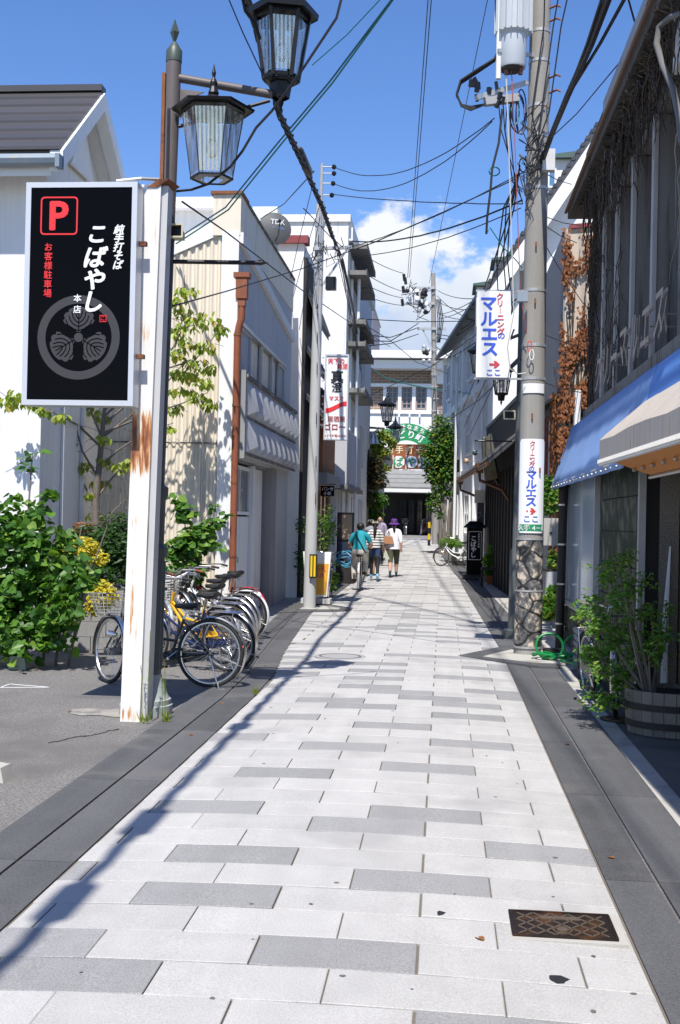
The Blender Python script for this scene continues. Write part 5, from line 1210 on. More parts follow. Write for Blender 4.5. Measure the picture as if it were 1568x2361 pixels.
# poster board
p0, p1 = at(775,1312,31.5), at(817,1182,31.5); PB = thing('poster_board', 'black cinema poster board with two dark film posters on the left pavement', 'poster board', (p0.x,31.5,0))
MB().box(p0.x,p1.x,31.5,31.56,p0.z,p1.z).build('board', m_black, PB)
m_post1 = M('poster_dark', (.05,.045,.04), .4, stain=(.35,.22,.19), stain_amt=.35, stain_scale=7); m_post2 = M('poster_blue', (.02,.03,.06), .4, stain=(.12,.22,.45), stain_amt=.37, stain_scale=6)
hh = (p1.z-p0.z); MB().box(p0.x+.05,p1.x-.05,31.485,31.5,p0.z+hh*.52,p1.z-.06).build('poster', m_post1, PB); MB().box(p0.x+.05,p1.x-.05,31.485,31.5,p0.z+.08,p0.z+hh*.48).build('poster', m_post2, PB)
lettering(PB, m_prw, [('エル',.13,hh*.2,.09,.02),('上映中',.16,hh*.13,.06,.01)], (p0.x,31.483,p0.z), UX, NY, thick=.002)
for x_ in (p0.x+.03,p1.x-.03): MB().box(x_-.02,x_+.02,31.52,31.56,-.03,p0.z).build('leg', m_black, PB)
# blue hose coil
c_ = at(796,1290,31.2); BH = thing('hose_coil', 'coiled light blue garden hose on the left pavement beside the poster board', 'hose', (c_.x,31.2,c_.z-.2))
q = random.Random(8); b = MB(); pts = []
for i in range(150):
    a = i*.21; rr2 = .20+.05*math.sin(i*.37); pts.append((c_.x+math.cos(a)*rr2*1.1, 31.2+math.sin(a)*.10+q.uniform(-.01,.01), c_.z+math.sin(a)*rr2*.8+.06*math.sin(i*.11)))
b.tube(pts, .013, 5); b.build('coil', M('hose_blue', (.05,.27,.42), .4), BH, True)
MB().box(c_.x-.25,c_.x+.25,31.1,31.35,0,c_.z-.12).build('crate', m_darkwood, BH)
# far lamp post
YF = 47.0; g0 = gz(YF)
FL = thing('street_lamp', 'distant lamp post with lanterns and a bell lamp in front of the left trees', 'street lamp', (at(826,1280,YF).x,YF,g0))
fb, ft = at(822,1281,YF), at(839,900,YF)
MB().tube([fb, at(824,1220,YF), at(832,1080,YF), ft], [.14,.10,.09,.08], 10).build('pole', m_lpost, FL, True); MB().tube([at(822,1281,YF), at(823,1205,YF)], [.2,.13], 10).build('plinth', m_lgreen, FL)
MB().tube([at(836,985,YF), at(886,988,YF-.5)], .045, 8).build('upper_arm', m_lpost, FL); MB().tube([at(835,1010,YF), at(865,1008,YF-.3)], .04, 8).build('lower_arm', m_lpost, FL)
MB().tube([at(839,900,YF), at(839,950,YF)], .12, 8).build('cable_head', m_black, FL)
lantern(FL, at(892,972,YF-.5), 1.15, True); lantern(FL, at(911,1020,YF+6), 1.15, True)
c_ = at(860,1000,YF-.3); MB().lathe([(.04,.1),(.12,.0),(.2,-.2),(.26,-.42),(.25,-.42),(.11,0)], 16, c_).build('bell_lamp', glassmat('bell_glass', (.75,.77,.78), .35, 1.45, .2), FL)
c_ = at(845,1047,YF-.3); MB().hexa([c_+Vector(v)*1.0 for v in ((-.16,-.2,-.12),(.16,-.2,-.12),(.1,.15,-.08),(-.1,.15,-.08),(-.16,-.2,.12),(.16,-.2,.12),(.1,.15,.08),(-.1,.15,.08))]).build('speaker', m_creamp, FL)
# ------------------------------------------------------------------ right pole with its equipment
RX, RY = 1.155, 15.35
RP = thing('utility_pole', 'thick concrete utility pole with transformer and stone-pattern wrap at its foot', 'utility pole', (RX,RY,-.03))
def rr_at(z): return lerp(.178, .132, min(1, z/8.8))
MB().tube([(RX,RY,-.05),(RX,RY,3),(RX,RY,6),(RX,RY,9.6)], [.178,.163,.147,.13], 22).build('shaft', m_concpole, RP, True)
# painted stone wrap
m_wrap = bpy.data.materials.new('stone_print'); m_wrap.use_nodes = True; t = m_wrap.node_tree
tcn = t.nodes.new('ShaderNodeTexCoord'); mp = t.nodes.new('ShaderNodeMapping'); mp.inputs['Scale'].default_value = (4.2,4.2,4.6); t.links.new(tcn.outputs['Object'], mp.inputs[0])
nzv = t.nodes.new('ShaderNodeTexNoise'); nzv.inputs['Scale'].default_value = 6; t.links.new(tcn.outputs['Object'], nzv.inputs[0])
vm = t.nodes.new('ShaderNodeVectorMath'); vm.operation = 'ADD'; t.links.new(mp.outputs[0], vm.inputs[0])
sc_ = t.nodes.new('ShaderNodeVectorMath'); sc_.operation = 'SCALE'; sc_.inputs['Scale'].default_value = .35; t.links.new(nzv.outputs['Color'], sc_.inputs[0]); t.links.new(sc_.outputs[0], vm.inputs[1])
vo = t.nodes.new('ShaderNodeTexVoronoi'); vo.feature = 'DISTANCE_TO_EDGE'; vo.inputs['Scale'].default_value = 1; t.links.new(vm.outputs[0], vo.inputs['Vector'])
n2 = t.nodes.new('ShaderNodeTexNoise'); n2.inputs['Scale'].default_value = 9; n2.inputs['Detail'].default_value = 6; n2.inputs['Roughness'].default_value = .65; t.links.new(tcn.outputs['Object'], n2.inputs[0])
cr1 = t.nodes.new('ShaderNodeValToRGB'); t.links.new(n2.outputs['Fac'], cr1.inputs[0]); e_ = cr1.color_ramp.elements
e_[0].position = .40; e_[0].color = (.04,.038,.038,1); e_[1].position = .54; e_[1].color = (.17,.163,.155,1); x_ = e_.new(.60); x_.color = (.56,.46,.35,1); x_ = e_.new(.72); x_.color = (.66,.55,.43,1)
cr2 = t.nodes.new('ShaderNodeValToRGB'); t.links.new(vo.outputs['Distance'], cr2.inputs[0]); e_ = cr2.color_ramp.elements; e_[0].position = .035; e_[0].color = (.12,.12,.12,1); e_[1].position = .085; e_[1].color = (1,1,1,1)
mx = t.nodes.new('ShaderNodeMix'); mx.data_type = 'RGBA'; mx.blend_type = 'MULTIPLY'; mx.inputs['Factor'].default_value = 1; t.links.new(cr1.outputs[0], mx.inputs['A']); t.links.new(cr2.outputs[0], mx.inputs['B'])
t.links.new(mx.outputs['Result'], t.nodes['Principled BSDF'].inputs['Base Color']); t.nodes['Principled BSDF'].inputs['Roughness'].default_value = .5
zw = at(1219,1243,15.2).z
MB().tube([(RX,RY,.08),(RX,RY,zw)], [.186,.178], 26, False).build('stone_wrap', m_wrap, RP, True)
for z_ in (zw, zw*.55, .09): MB().lathe([(rr_at(z_)+.008,-.012),(rr_at(z_)+.014,-.012),(rr_at(z_)+.014,.012),(rr_at(z_)+.008,.012)], 24, (RX,RY,z_)).build('strap', m_steel, RP)
# lower sign curved round the pole
def cyl_plate(z0, z1, rad, a0, a1, mat, name, par, corner=0, n=18):
    b = MB()
    for i in range(n+1):
        a = lerp(a0, a1, i/n); e = 0
        x_ = (a-a0)*rad; x2 = (a1-a)*rad; m_ = min(x_, x2)
        if corner and m_ < corner: e = corner - math.sqrt(max(0, corner**2-(corner-m_)**2))
        b.v += [Vector((RX+math.sin(a)*rad, RY-math.cos(a)*rad, z0+e)), Vector((RX+math.sin(a)*rad, RY-math.cos(a)*rad, z1-e))]
    for i in range(n): b.face([2*i, 2*i+2, 2*i+3, 2*i+1])
    return b.build(name, mat, par, True)
zs0, zs1 = at(1219,1229,15.2).z, at(1223,1012,15.2).z
S3 = thing('pole_sign', 'white cleaning-shop sign wrapped round the pole above the stone pattern', 'sign', (RX,RY,zs0))
cyl_plate(zs0, zs1, .184, -1.05, 1.05, m_prw, 'plate', S3, .04)
cyl_plate(zs0+.025, zs0+.115, .1855, -.92, .92, m_prgr, 'green_field', S3)
ks = (zs1-zs0)/217
def sy(y): return (1229-y)*ks
lc_ = dict(cyl=((RX,RY),.1865))
def l3(mat, items): lettering(S3, mat, items, (RX,RY-.1868,zs0), UX, NY, thick=0, wide=1.12, **lc_)
l3(m_prr, [(ch, -.005, sy(1023+9.6*i), .075, .03) for i, ch in enumerate('クリ')] + [('|', -.005, sy(1043), .06, .03)] + [(ch, -.005, sy(1053+9.6*i), .075, .03) for i, ch in enumerate('ニング')])
l3(m_prb, [('の', -.01, sy(1081), .075, .03)] + [(ch, -.01, sy(1096+20.5*i), .135, .05) for i, ch in enumerate('マルエス')] + [('こ', -.06, sy(1197), .10, .02), ('こ', .05, sy(1197), .10, .02)])
def arrow(par, o, s, mat, cyl=None):
    b = MB(); P_ = [(-.5,.1),(.05,.1),(-.12,.34),(.12,.34),(.5,0),(.12,-.34),(-.12,-.34),(.05,-.1),(-.5,-.1)]
    v = [Vector((o[0]+a*s, o[1], o[2]+c*s)) for a, c in P_]
    if cyl:
        cc, rad = cyl; v = [Vector((cc[0]+math.sin((p.x-cc[0])/rad)*rad, cc[1]-math.cos((p.x-cc[0])/rad)*rad, p.z)) for p in v]
    b.v = v; b.face([8,7,2,1,0] if False else [0,8,7,1]); b.face([1,7,4]); b.face([1,4,3,2]); b.face([7,6,5,4]); b.build('arrow', mat, par)
arrow(S3, (RX-.005,RY-.1868,zs0+sy(1179)), .13, m_prr, ((RX,RY),.1868))
l3(m_prw, [('大手 4－8', 0, .07, .078, .03)])
cyl_plate(at(1222,906,15.2).z, at(1222,884,15.2).z, .172, -.95, .95, m_prw, 'blank_plate', RP)
# upper hanging sign
pa, pb = at(1100,672,15.3), at(1176,871,15.3); hx0, hx1, hz0, hz1 = at(1099,770,15.3).x, at(1177,770,15.3).x, pb.z, pa.z
S4 = thing('hanging_shop_sign', 'white hanging cleaning-shop sign with blue and red characters beside the thick pole', 'sign', (hx0,15.3,hz0))
MB().box(hx0,hx1,15.28,15.33,hz0,hz1).build('panel', m_prw, S4)
k4 = (hx1-hx0)/77
def h4(x, y): return ((x-1099)*k4 + (y-770)*.045*k4, (871-y)*(hz1-hz0)/199)
def l4(mat, items): lettering(S4, mat, items, (hx0,15.276,hz0), UX, NY, thick=.001, wide=1.08)
l4(m_prr, [(ch, *h4(1154,684+ (16.5*i)), .098, .035) for i, ch in enumerate('クリ')] + [('|', *h4(1154,717), .07, .035)] + [(ch, *h4(1154,733+(16*i)), .098, .035) for i, ch in enumerate('ニング')])
l4(m_prb, [('の', *h4(1155,775), .098, .03)] + [(ch, *h4(1128,701+35*i), .215, .05) for i, ch in enumerate('マルエス')] + [('こ', *h4(1126,860), .10, .02), ('こ', *h4(1144,860), .10, .02)])
ax_, ay_ = h4(1138,841); arrow(S4, (hx0+ax_,15.274,hz0+ay_), .14, m_prr)
for z_ in (hz1+.012, hz0-.012): MB().bar((hx0-.02,15.305,z_), (RX-.12,15.32,z_), .03, .024).build('bracket', m_steel, S4)
for z_ in (hz1+.012, hz0-.012, 7.3, 7.9, 8.3, 6.9, 6.2, 4.1): MB().lathe([(rr_at(z_)+.002,-.02),(rr_at(z_)+.007,-.02),(rr_at(z_)+.007,.02),(rr_at(z_)+.002,.02)], 22, (RX,RY,z_)).build('band', m_steel, RP)
for yy, xx in ((240,1262),(300,1230),(560,1236),(690,1234),(955,1227),(1080,1245)):
    p = at(xx,yy,15.2); MB().tube([p+Vector((0,.1,0)), p+Vector((0,-.03,0)), p+Vector((.0,-.035,-.06))], .012, 5).build('step_bolt', m_rust, RP)
# transformer
tc_ = at(1184,60,15.05); zb_ = at(1184,158,15.05).z
m_tr = M('transformer_grey', (.46,.49,.52), .45, var=.06)
TF = thing('transformer', 'pale grey ribbed can transformer strapped to the thick utility pole', 'transformer', (tc_.x,tc_.y,zb_))
MB().lathe([(.001,zb_-.0),(.165,zb_),(.175,zb_+.03),(.175,zb_+.42),(.21,zb_+.46),(.21,zb_+1.6),(.001,zb_+1.6)], 22, (tc_.x,tc_.y,0)).build('tank', m_tr, TF, True)
for k in range(18):
    a = 2*math.pi*k/18; MB().bar((tc_.x+math.cos(a)*.225,tc_.y+math.sin(a)*.225,zb_+.46), (tc_.x+math.cos(a)*.225,tc_.y+math.sin(a)*.225,zb_+1.6), .012, .05, (math.cos(a),math.sin(a),0)).build('cooling_fin', m_tr, TF)
MB().bar((tc_.x-.2,tc_.y-.1,zb_+.20), (RX,RY-.05,zb_+.26), .03, .05).build('hanger', m_steel, TF)
MB().ball((tc_.x-.02,tc_.y,zb_-.02), (.15,.15,.03), 12, 6).build('underside', M('tank_under', (.05,.05,.045), .8), TF)
for dx in (-.08,.10): MB().lathe([(.001,-.10),(.03,-.10),(.035,-.02),(.03,.0)], 10, (tc_.x+dx,tc_.y-.05,zb_)).build('bushing', M('bushing_brown', (.14,.04,.02), .3), TF)
for x_, yb, r_, mt, nm in ((1149,182,.035,m_white,'white_conduit'),(1164,122,.036,M('conduit_tan', (.30,.235,.19), .5),'tan_conduit'),(1210,80,.022,M('conduit_blue', (.42,.50,.58), .5),'blue_conduit')):
    a_ = at(x_,yb,15.0); MB().tube([(a_.x,15.0,a_.z),(at(x_+3,0,15.0).x,15.0,9.6)], r_, 10).build(nm, mt, RP, True)
# low-voltage junk on the pole
q = random.Random(31)
J = thing('cable_junction', 'cluster of black connectors, clamps and looped cables below the transformer', 'cable junction', at(1150,210,15.1))
MB().bar(at(1098,226,14.95), at(1215,190,15.25), .07, .06).build('crossarm', m_steel, J)
MB().bar(at(1118,235,15.0), at(1195,226,15.1), .10, .10).build('splice_box', M('splice_grey', (.33,.33,.33), .6), J)
for i in range(11):
    p = at(q.uniform(1086,1165), q.uniform(178,232), 15.0); MB().tube([p, p+Vector((q.uniform(-.05,.05),0,-.09))], q.uniform(.02,.035), 8).build('connector', m_black, J)
m_cabb = M('cable_blue', (.03,.07,.20), .5); m_cabg = M('cable_green', (.02,.20,.16), .5)
def loop(cx, cy, rx, ry, mat, r=.009, n=22, Y=15.1, a0=0, span=2*math.pi): return MB().tube([at(cx+math.cos(a0+span*i/n)*rx, cy+math.sin(a0+span*i/n)*ry, Y+.05*math.sin(i)) for i in range(n+1)], r, 5, True).build('cable_loop', mat, J, True)
for i, (cx, cy, rx, ry, mt) in enumerate(((1196,262,14,46,m_cabb),(1193,262,18,42,m_wire),(1199,268,10,40,m_cabb),(1188,255,9,32,m_cabg),(1202,258,12,52,m_wire),(1206,380,9,16,m_wire),(1140,395,12,10,m_cabg))): loop(cx, cy, rx, ry, mt)
for k in range(3):
    pts = [(1158,70-5*k),(1157,100),(1140,135+3*k),(1100,160+4*k),(1062,185+4*k),(1053,215+3*k),(1064,245-2*k),(1085,254-4*k),(1120,240)]
    MB().tube([at(x,y,15.0+.02*k) for x,y in pts], .014, 6).build('feeder_cable', m_wire, J, True)
for k in range(5): MB().tube([at(1142+4*k,-10,15.0), at(1146+3*k,60,15.0), at(1152+2*k,110,15.0)], .012, 5).build('riser_cable', m_wire, J)
for (xa, ya) in ((1170,240),(1178,245),(1150,240),(1160,238)):
    pts = [at(xa,ya,15.1), at(xa+q.uniform(-6,6),ya+60,15.1), at(1185+q.uniform(-8,8),ya+180,15.15), at(1205,430+q.uniform(0,40),15.15)]; MB().tube(pts, .007, 4).build('drop_cable', m_wire, J)
for i in range(14):
    y_ = q.uniform(280,480); pts = [at(1205+q.uniform(-12,8),y_,15.17), at(1222+q.uniform(-14,20),y_+q.uniform(10,60),15.1), at(1215+q.uniform(-14,40),y_+q.uniform(-10,70),15.12), at(1250+q.uniform(-10,10),y_+q.uniform(-60,20),15.15)]
    MB().tube(pts, q.uniform(.005,.011), 5).build('tangled_cable', m_wire, J)
MB().box(*(lambda p: (p.x-.06,p.x+.10,15.08,15.2,p.z-.14,p.z+.14))(at(1262,368,15.1))).build('white_box', M('box_white', (.58,.58,.57), .5), RP)
MB().box(*(lambda p: (p.x-.08,p.x+.06,15.02,15.12,p.z-.07,p.z+.07))(at(1206,685,15.1))).build('switch_box', M('box_blue', (.26,.31,.36), .5), RP)
MB().box(*(lambda p: (p.x-.05,p.x+.05,15.14,15.2,p.z-.09,p.z+.09))(at(1190,105,15.1))).build('bracket_box', m_steel, RP)
for yy in (20,50,180,215): MB().tube([at(1266,yy,15.3), at(1284,yy-8,15.2), at(1293,yy-4,15.2)], .014, 6).build('side_bracket', m_rust, RP)
# ropes with hook
RO = thing('pull_rope', 'white and red pull ropes ending in a carabiner on the thick pole', 'rope', at(1226,790,15.1))
MB().tube([at(1160,-10,15.0), at(1172,300,15.0), at(1183,660,15.0), at(1185,720,15.0), at(1170,800,15.02), at(1176,850,15.05), at(1195,862,15.1), at(1212,860,15.12)], .008, 5).build('white_rope', M('rope_white', (.55,.52,.47), .8), RO)
MB().tube([at(1172,-10,15.0), at(1190,400,15.0), at(1200,680,15.03), at(1215,770,15.1)], .006, 5).build('red_rope', M('rope_red', (.32,.09,.08), .8), RO)
for (cx, cy, mt, nm) in ((1221,798,m_red,'red_carabiner'),(1226,818,m_prw,'white_carabiner')):
    MB().tube([at(cx+math.cos(a)*5, cy+math.sin(a)*12, 15.1) for a in [k*math.pi/8 for k in range(17)]], .007, 6).build(nm, mt, RO, True)
# second lamp post hidden behind the pole
L2 = thing('street_lamp', 'dark lantern lamp post half hidden behind the thick pole and hanging sign', 'street lamp', (at(1186,1480,17.6).x,17.6,-.03))
xL = at(1190,1400,17.6).x; MB().tube([(xL,17.6,-.05),(xL,17.6,.1),(xL,17.6,.12),(xL,17.6,1.3),(xL,17.6,1.35),(xL+.02,17.6,5.6)], [.2,.2,.12,.11,.075,.065], 12).build('pole', m_lshaft, L2, True)
MB().tube([(xL,17.6,at(1190,905,17.6).z+.55), at(1156,868,17.6)], .03, 8).build('arm', m_lpost, L2); MB().tube([(xL,17.6,at(1190,905,17.6).z+.9), at(1096,812,17.6)], .025, 8).build('arm', m_lpost, L2)
lantern(L2, at(1156,909,17.6), .62, True); lantern(L2, at(1103,860,17.6), .55, True)
MB().tube([(xL,17.6,at(1190,1018,17.6).z), at(1095,1016,17.6)], .014, 6).build('banner_bar', m_black, L2)
SPK = at(1064+110,958,17.3)
o_ = thing('loudspeaker', 'cream horn loudspeaker left of the thick pole above the black house', 'loudspeaker', SPK)
MB().hexa([SPK+Vector(v) for v in ((-.09,-.1,-.07),(.09,-.1,-.07),(.04,.12,-.04),(-.04,.12,-.04),(-.09,-.1,.07),(.09,-.1,.07),(.04,.12,.04),(-.04,.12,.04))]).build('horn', m_creamp, o_)
MB().box(SPK.x-.07,SPK.x+.07,SPK.y-.104,SPK.y-.1005,SPK.z-.05,SPK.z+.05).build('mouth', m_black, o_)
# ---------------- lantern sign of the noodle house
Yk = 34.3; gk = gz(Yk); k0, k1 = at(1075,1330,Yk).x, at(1112,1330,Yk).x
KS = thing('standing_sign', 'black standing lantern sign with white noodle-shop characters on the right pavement', 'sign', ((k0+k1)/2,Yk,gk))
MB().box(k0,k1,Yk,Yk+.42,gk+.12,gk+1.52).build('cabinet', m_signblk, KS)
MB().box(k0-.12,k1+.10,Yk-.12,Yk+.54,gk+.03,gk+.12).build('foot', m_black, KS)
MB().lathe([(.48,gk+1.52),(.46,gk+1.56),(.25,gk+1.70),(.24,gk+1.72),(.001,gk+1.72)], 4, ((k0+k1)/2,Yk+.21,0), None, math.pi/4).build('hood', m_black, KS)
fw_ = k1-k0; b = MB(); t_ = .014
for (xa, xb, za, zb) in ((.05,.44,1.40,1.40+t_),(.05,.44,.56,.56+t_),(.05,.05+t_,.57,1.40),(.43,.44,.57,1.40)): b.box(k0+xa*fw_/.49,k0+xb*fw_/.49,Yk-.003,Yk-.0005,gk+za,gk+zb)
b.build('border', m_prw, KS)
lettering(KS, m_prw, [(ch, fw_*.42, 1.20-.165*i, .17, .04) for i, ch in enumerate('こばやし')] + [(ch, fw_*.74, 1.32-.072*i, .062, .03) for i, ch in enumerate('手打ちそば処')], (k0,Yk-.002,gk), UX, NY, thick=.002)
# bench-like stand, pots by the noodle house
ST = thing('wooden_stand', 'dark wooden stand in the shade beside the potted grasses', 'stand', (1.25,31.2,0))
MB().box(1.05,1.5,31.0,31.5,.46,.52).build('top', m_darkwood, ST)
for x_, y_ in ((1.08,31.03),(1.47,31.03),(1.08,31.47),(1.47,31.47)): MB().box(x_-.03,x_+.03,y_-.03,y_+.03,0,.46).build('leg', m_darkwood, ST)
c_ = at(1133,1345,32.5); PT = thing('flower_pot', 'terracotta square pot at the edge of the noodle house pavement', 'pot', (c_.x,32.5,0))
MB().hexa([(c_.x-.12,32.4,0),(c_.x+.12,32.4,0),(c_.x+.12,32.64,0),(c_.x-.12,32.64,0),(c_.x-.15,32.37,.25),(c_.x+.15,32.37,.25),(c_.x+.15,32.67,.25),(c_.x-.15,32.67,.25)]).build('pot', M('terracotta', (.36,.10,.035), .7), PT)
MB().box(c_.x-.13,c_.x+.13,32.4,32.64,.25,.26).build('soil', m_darkwood, PT)
c_ = at(1123,1260,33.4); WPST = thing('timber_post', 'weathered rounded timber post beside the standing lantern sign', 'post', (c_.x,33.4,0))
MB().tube([(c_.x,33.4,-.02),(c_.x+.02,33.4,.9),(c_.x,33.4,1.55),(c_.x,33.4,1.62)], [.09,.085,.07,.03], 10).build('trunk', M('grey_timber', (.17,.14,.115), .9, streak=.4), WPST)
# ---------------- far utility pole
YP = 60.0; xp = at(1003,1235,YP).x; gp = gz(YP)
FP = thing('utility_pole', 'distant utility pole crowded with insulators above the green trees', 'utility pole', (xp,YP,gp))
zt = at(1000,630,YP).z
def fx(z): return lerp(at(1005,1235,YP).x, at(999,630,YP).x, (z-gp)/(zt-gp))
MB().tube([(fx(gp-.1),YP,gp-.1),(fx(7),YP,7),(fx(zt),YP,zt)], [.20,.16,.11], 12).build('shaft', m_concpole, FP, True)
for (x0, x1, y) in ((932,1002,700),(950,1002,664),(962,1028,758)): MB().bar(at(x0,y,YP-.15), at(x1,y,YP-.15), .10, .12).build('crossarm', m_steel, FP)
MB().bar(at(975,760,YP-.1), at(1003,815,YP-.1), .08, .08).build('brace', m_steel, FP)
for i in range(26):
    x_, y_ = q.uniform(938,992), q.uniform(668,722); p = at(x_,y_,YP-.2-q.random()*.4); MB().ball(p, (q.uniform(.06,.17),q.uniform(.06,.15),q.uniform(.07,.2)), 8, 5).build('insulator', q.choice([m_black,m_steel,m_prw,m_wire]), FP)
for (x_, y_) in ((931,632),(929,660),(927,690),(934,640)): p = at(x_,y_,YP-.2); MB().tube([p, p+Vector((.05,0,-.35))], .09, 6).build('insulator', m_wire, FP)
for i in range(14):
    x_ = q.uniform(930,990); y_ = q.uniform(640,720); MB().tube([at(x_,y_,YP-.2), at(x_+q.uniform(-15,15),y_+q.uniform(5,30),YP-.3), at(x_+q.uniform(0,30),y_+q.uniform(-10,30),YP-.2)], .022, 4).build('jumper', m_wire, FP)
for i in range(4): MB().tube([at(1006+3*i,690,YP-.1), at(1010+4*i,740,YP-.2), at(1008+2*i,790,YP-.2)], .03, 4).build('jumper', m_wire, FP)
for i in range(10):
    p = at(986+q.uniform(-10,8), q.uniform(790,835), YP-.2); MB().ball(p, .12, 7, 5).build('closure', q.choice([m_steel,m_wire]), FP)
for yy in range(780,1180,28): 
    p = at(1003,yy,YP); MB().tube([p+Vector((-.22,-.2,0)), p+Vector((.22,-.2,0))], .02, 4).build('step_bolt', m_steel, FP)
# yellow-black guard post
p = at(1001,1225,58); o_ = thing('guard_sleeve', 'narrow yellow and black striped guard sleeve at the far right kerb', 'guard', (p.x-.25,58,gz(58)))
for i in range(5): MB().tube([(p.x-.25,58,gz(58)+.3*i),(p.x-.25,58,gz(58)+.3*(i+1))], .07, 8).build('stripe', M('guard_yellow', (.7,.45,.02), .5) if i % 2 else m_prblk, o_)

# ------------------------------------------------------------------ overhead wires
NW = [0]
def wire(label, pts, r=.012, mat=None, sag=0.0, group=None, n=14, name='overhead_wire', wob=0.0, cat='wire'):
    P_ = [Vector(p) if not isinstance(p, Vector) else p for p in pts]
    if len(P_) == 2:
        a, c = P_; P_ = []
        for i in range(n+1):
            t = i/n; p = a.lerp(c, t); p.z -= sag*4*t*(1-t); P_.append(p)
    if wob:
        q = random.Random(NW[0]+77); P_ = [p + Vector((q.uniform(-wob,wob), 0, q.uniform(-wob,wob))) for p in P_]
    NW[0] += 1
    o = MB().tube(P_, r, 5, False).build(name, mat or m_wire); tag(o, label, cat, group); return o
def ext(a, b, k):  # continue the line a->b past a by k times its length
    return a + (a-b)*k
# main twisted bundle down the left side
bx = -1.86
B0 = [(bx,-6,6.75),(bx,0,6.62),(bx,4,6.52),(bx,8,6.45),(bx,10.5,6.42)]
B1_ = [at(645,262,12.9), at(700,378,15.2), at(745,480,17.8), at(770,553,22.2)]
bund = thing('cable_bundle', 'thick twisted black cable bundle running over the left side of the street', 'cable', (bx,10,6.4))
main = [Vector(p) for p in B0] + B1_
MB().tube(main, .030, 6, False).build('core', m_wire, bund, True)
hel = MB()
for ph in (0, 2.1, 4.2):
    pts = []
    for i in range(len(main)-1):
        for j in range(16):
            p = main[i].lerp(main[i+1], j/16); a = ph + (i*16+j)*.9; pts.append(p + Vector((math.cos(a)*.04, 0, math.sin(a)*.04)))
    hel.tube(pts, .010, 4, False)
tag(hel.build('lashing', m_wire, bund), kind='stuff')
for (Y_, L_) in ((1.2,.55),(2.6,.6),(5.7,.35)):
    z_ = 6.62-.03*Y_; MB().tube([(bx,Y_-L_/2,z_),(bx,Y_-L_/2+.06,z_),(bx,Y_+L_/2-.06,z_),(bx,Y_+L_/2,z_)], [.03,.09,.09,.03], 10).build('splice_closure', m_wire, bund, True)
MB().tube([at(688,340,14.9), at(690,348,14.95), at(712,398,15.6), at(714,406,15.7)], [.03,.062,.062,.03], 10).build('splice_closure', M('sleeve_grey', (.06,.06,.065), .4), bund, True)
wire('thick black cable dropping from the left pole past the balconies to the far lamp', [at(770,553,22.2), at(790,600,25), at(812,700,31), at(826,790,38), at(834,860,43), at(839,900,46.9)], .034, wob=.01, name='cable')
for i in range(4): wire('thin lashed wire drooping beside the cable that passes the balconies', [at(772+3*i,556+6*i,22.3), at(788+4*i,630+15*i,26+i), at(806+5*i,720+18*i,32), at(830+2*i,850+10*i,43)], .009, group='lashed wires past the balconies', wob=.03)
# high lines to the distant pole
FA, FB_ = at(940,640,YP-.2), at(990,652,YP-.1)
for d_, lab in ((0,'left'),(5,'right')):
    N_ = at(987+d_*.6,0,27); wire(f'straight black high line to the distant pole, {lab} strand of the close pair', [FA+Vector((d_*.02,0,0)), ext(N_, FA, .9)], .014)
N_ = at(1124,0,30); wire('thin high line slanting from the top edge to the distant pole head', [FB_, ext(N_, FB_, .7)], .012)
N_ = at(1150,0,30)
# green pair to the cream building
for d_ in (0, 6):
    wire('green insulated wire of the slanting pair above the lamp', [at(400+d_,556+d_,18.2), at(520+d_,478+d_,16.5), at(640+d_,330+d_*.8,15), at(760+d_,188+d_*.6,13.8), at(905+d_*.5,-4,12.6), at(1010,-160,11.8)], .012, m_cabg if d_ else M('cable_teal', (.02,.12,.17), .5), group='green slanting pair')
wire('thin green wire crossing behind the big lantern', [at(720,150,14), at(800,80,13.5), at(880,-5,13)], .007, m_cabg)
wire('wavy black cord looping from the lamp post across the big lantern to the top edge', [at(408,440,9.8), at(440,438,9.75), at(480,425,9.7), at(530,385,9.6), at(560,350,9.6), at(592,293,9.6), at(628,255,9.6), at(668,200,9.55), at(705,150,9.5), at(745,85,9.5), at(775,40,9.5), at(790,-20,9.5)], .012, wob=.006, name='lamp_cord', cat='cord')
wire('thin wire running from the top edge down behind the big lantern', [at(520,-20,11), at(560,75,11.2), at(607,175,11.5)], .007)
wire('black cord hanging from the lantern arm over the top edge', [at(556,-20,9.6), at(566,25,9.7), at(585,50,9.8), at(600,90,9.9)], .016, name='lamp_cord', cat='cord')
# left pole to right pole
def LR(xa, ya, xb, yb, sg_, lab, r=.008, mat=None, grp=None): wire(lab, [at(xa,ya,22.2), at(xb,yb,15.2)], r, mat, sg_, grp, 18, wob=.004)
LR(772,385,1140,272,.42,'upper sagging wire from the left pole head to the transformer pole'); LR(772,424,1135,280,.45,'second sagging wire from the left pole head to the transformer pole')
LR(768,448,1205,470,.05,'nearly level wire from the left pole to the thick pole'); LR(800,572,1205,398,.1,'rising wire from the left crossarm to the thick pole')
LR(812,556,1203,462,.18,'sagging twisted wire from the left crossarm to the thick pole', .013); LR(810,590,1200,480,.15,'lower sagging wire from the left crossarm to the thick pole', .008)
LR(775,560,700,480,0,'short stay wire on the left pole')
wire('wire from the left lamp bar rising past the white blocks to the thick pole', [at(400,705,10.2), at(520,672,14), at(700,618,20), at(865,558,17), at(1020,490,15.6), at(1190,412,15.2)], .009)
wire('wire falling from the lamp post past the balcony toward the far cables', [at(420,465,10), at(519,533,14), at(610,603,18), at(695,668,22), at(803,741,30), at(900,800,45)], .010)
wire('guy wire from the cable bundle down to the white townhouse', [at(724,395,16), at(655,470,22), at(600,505,24)], .010)
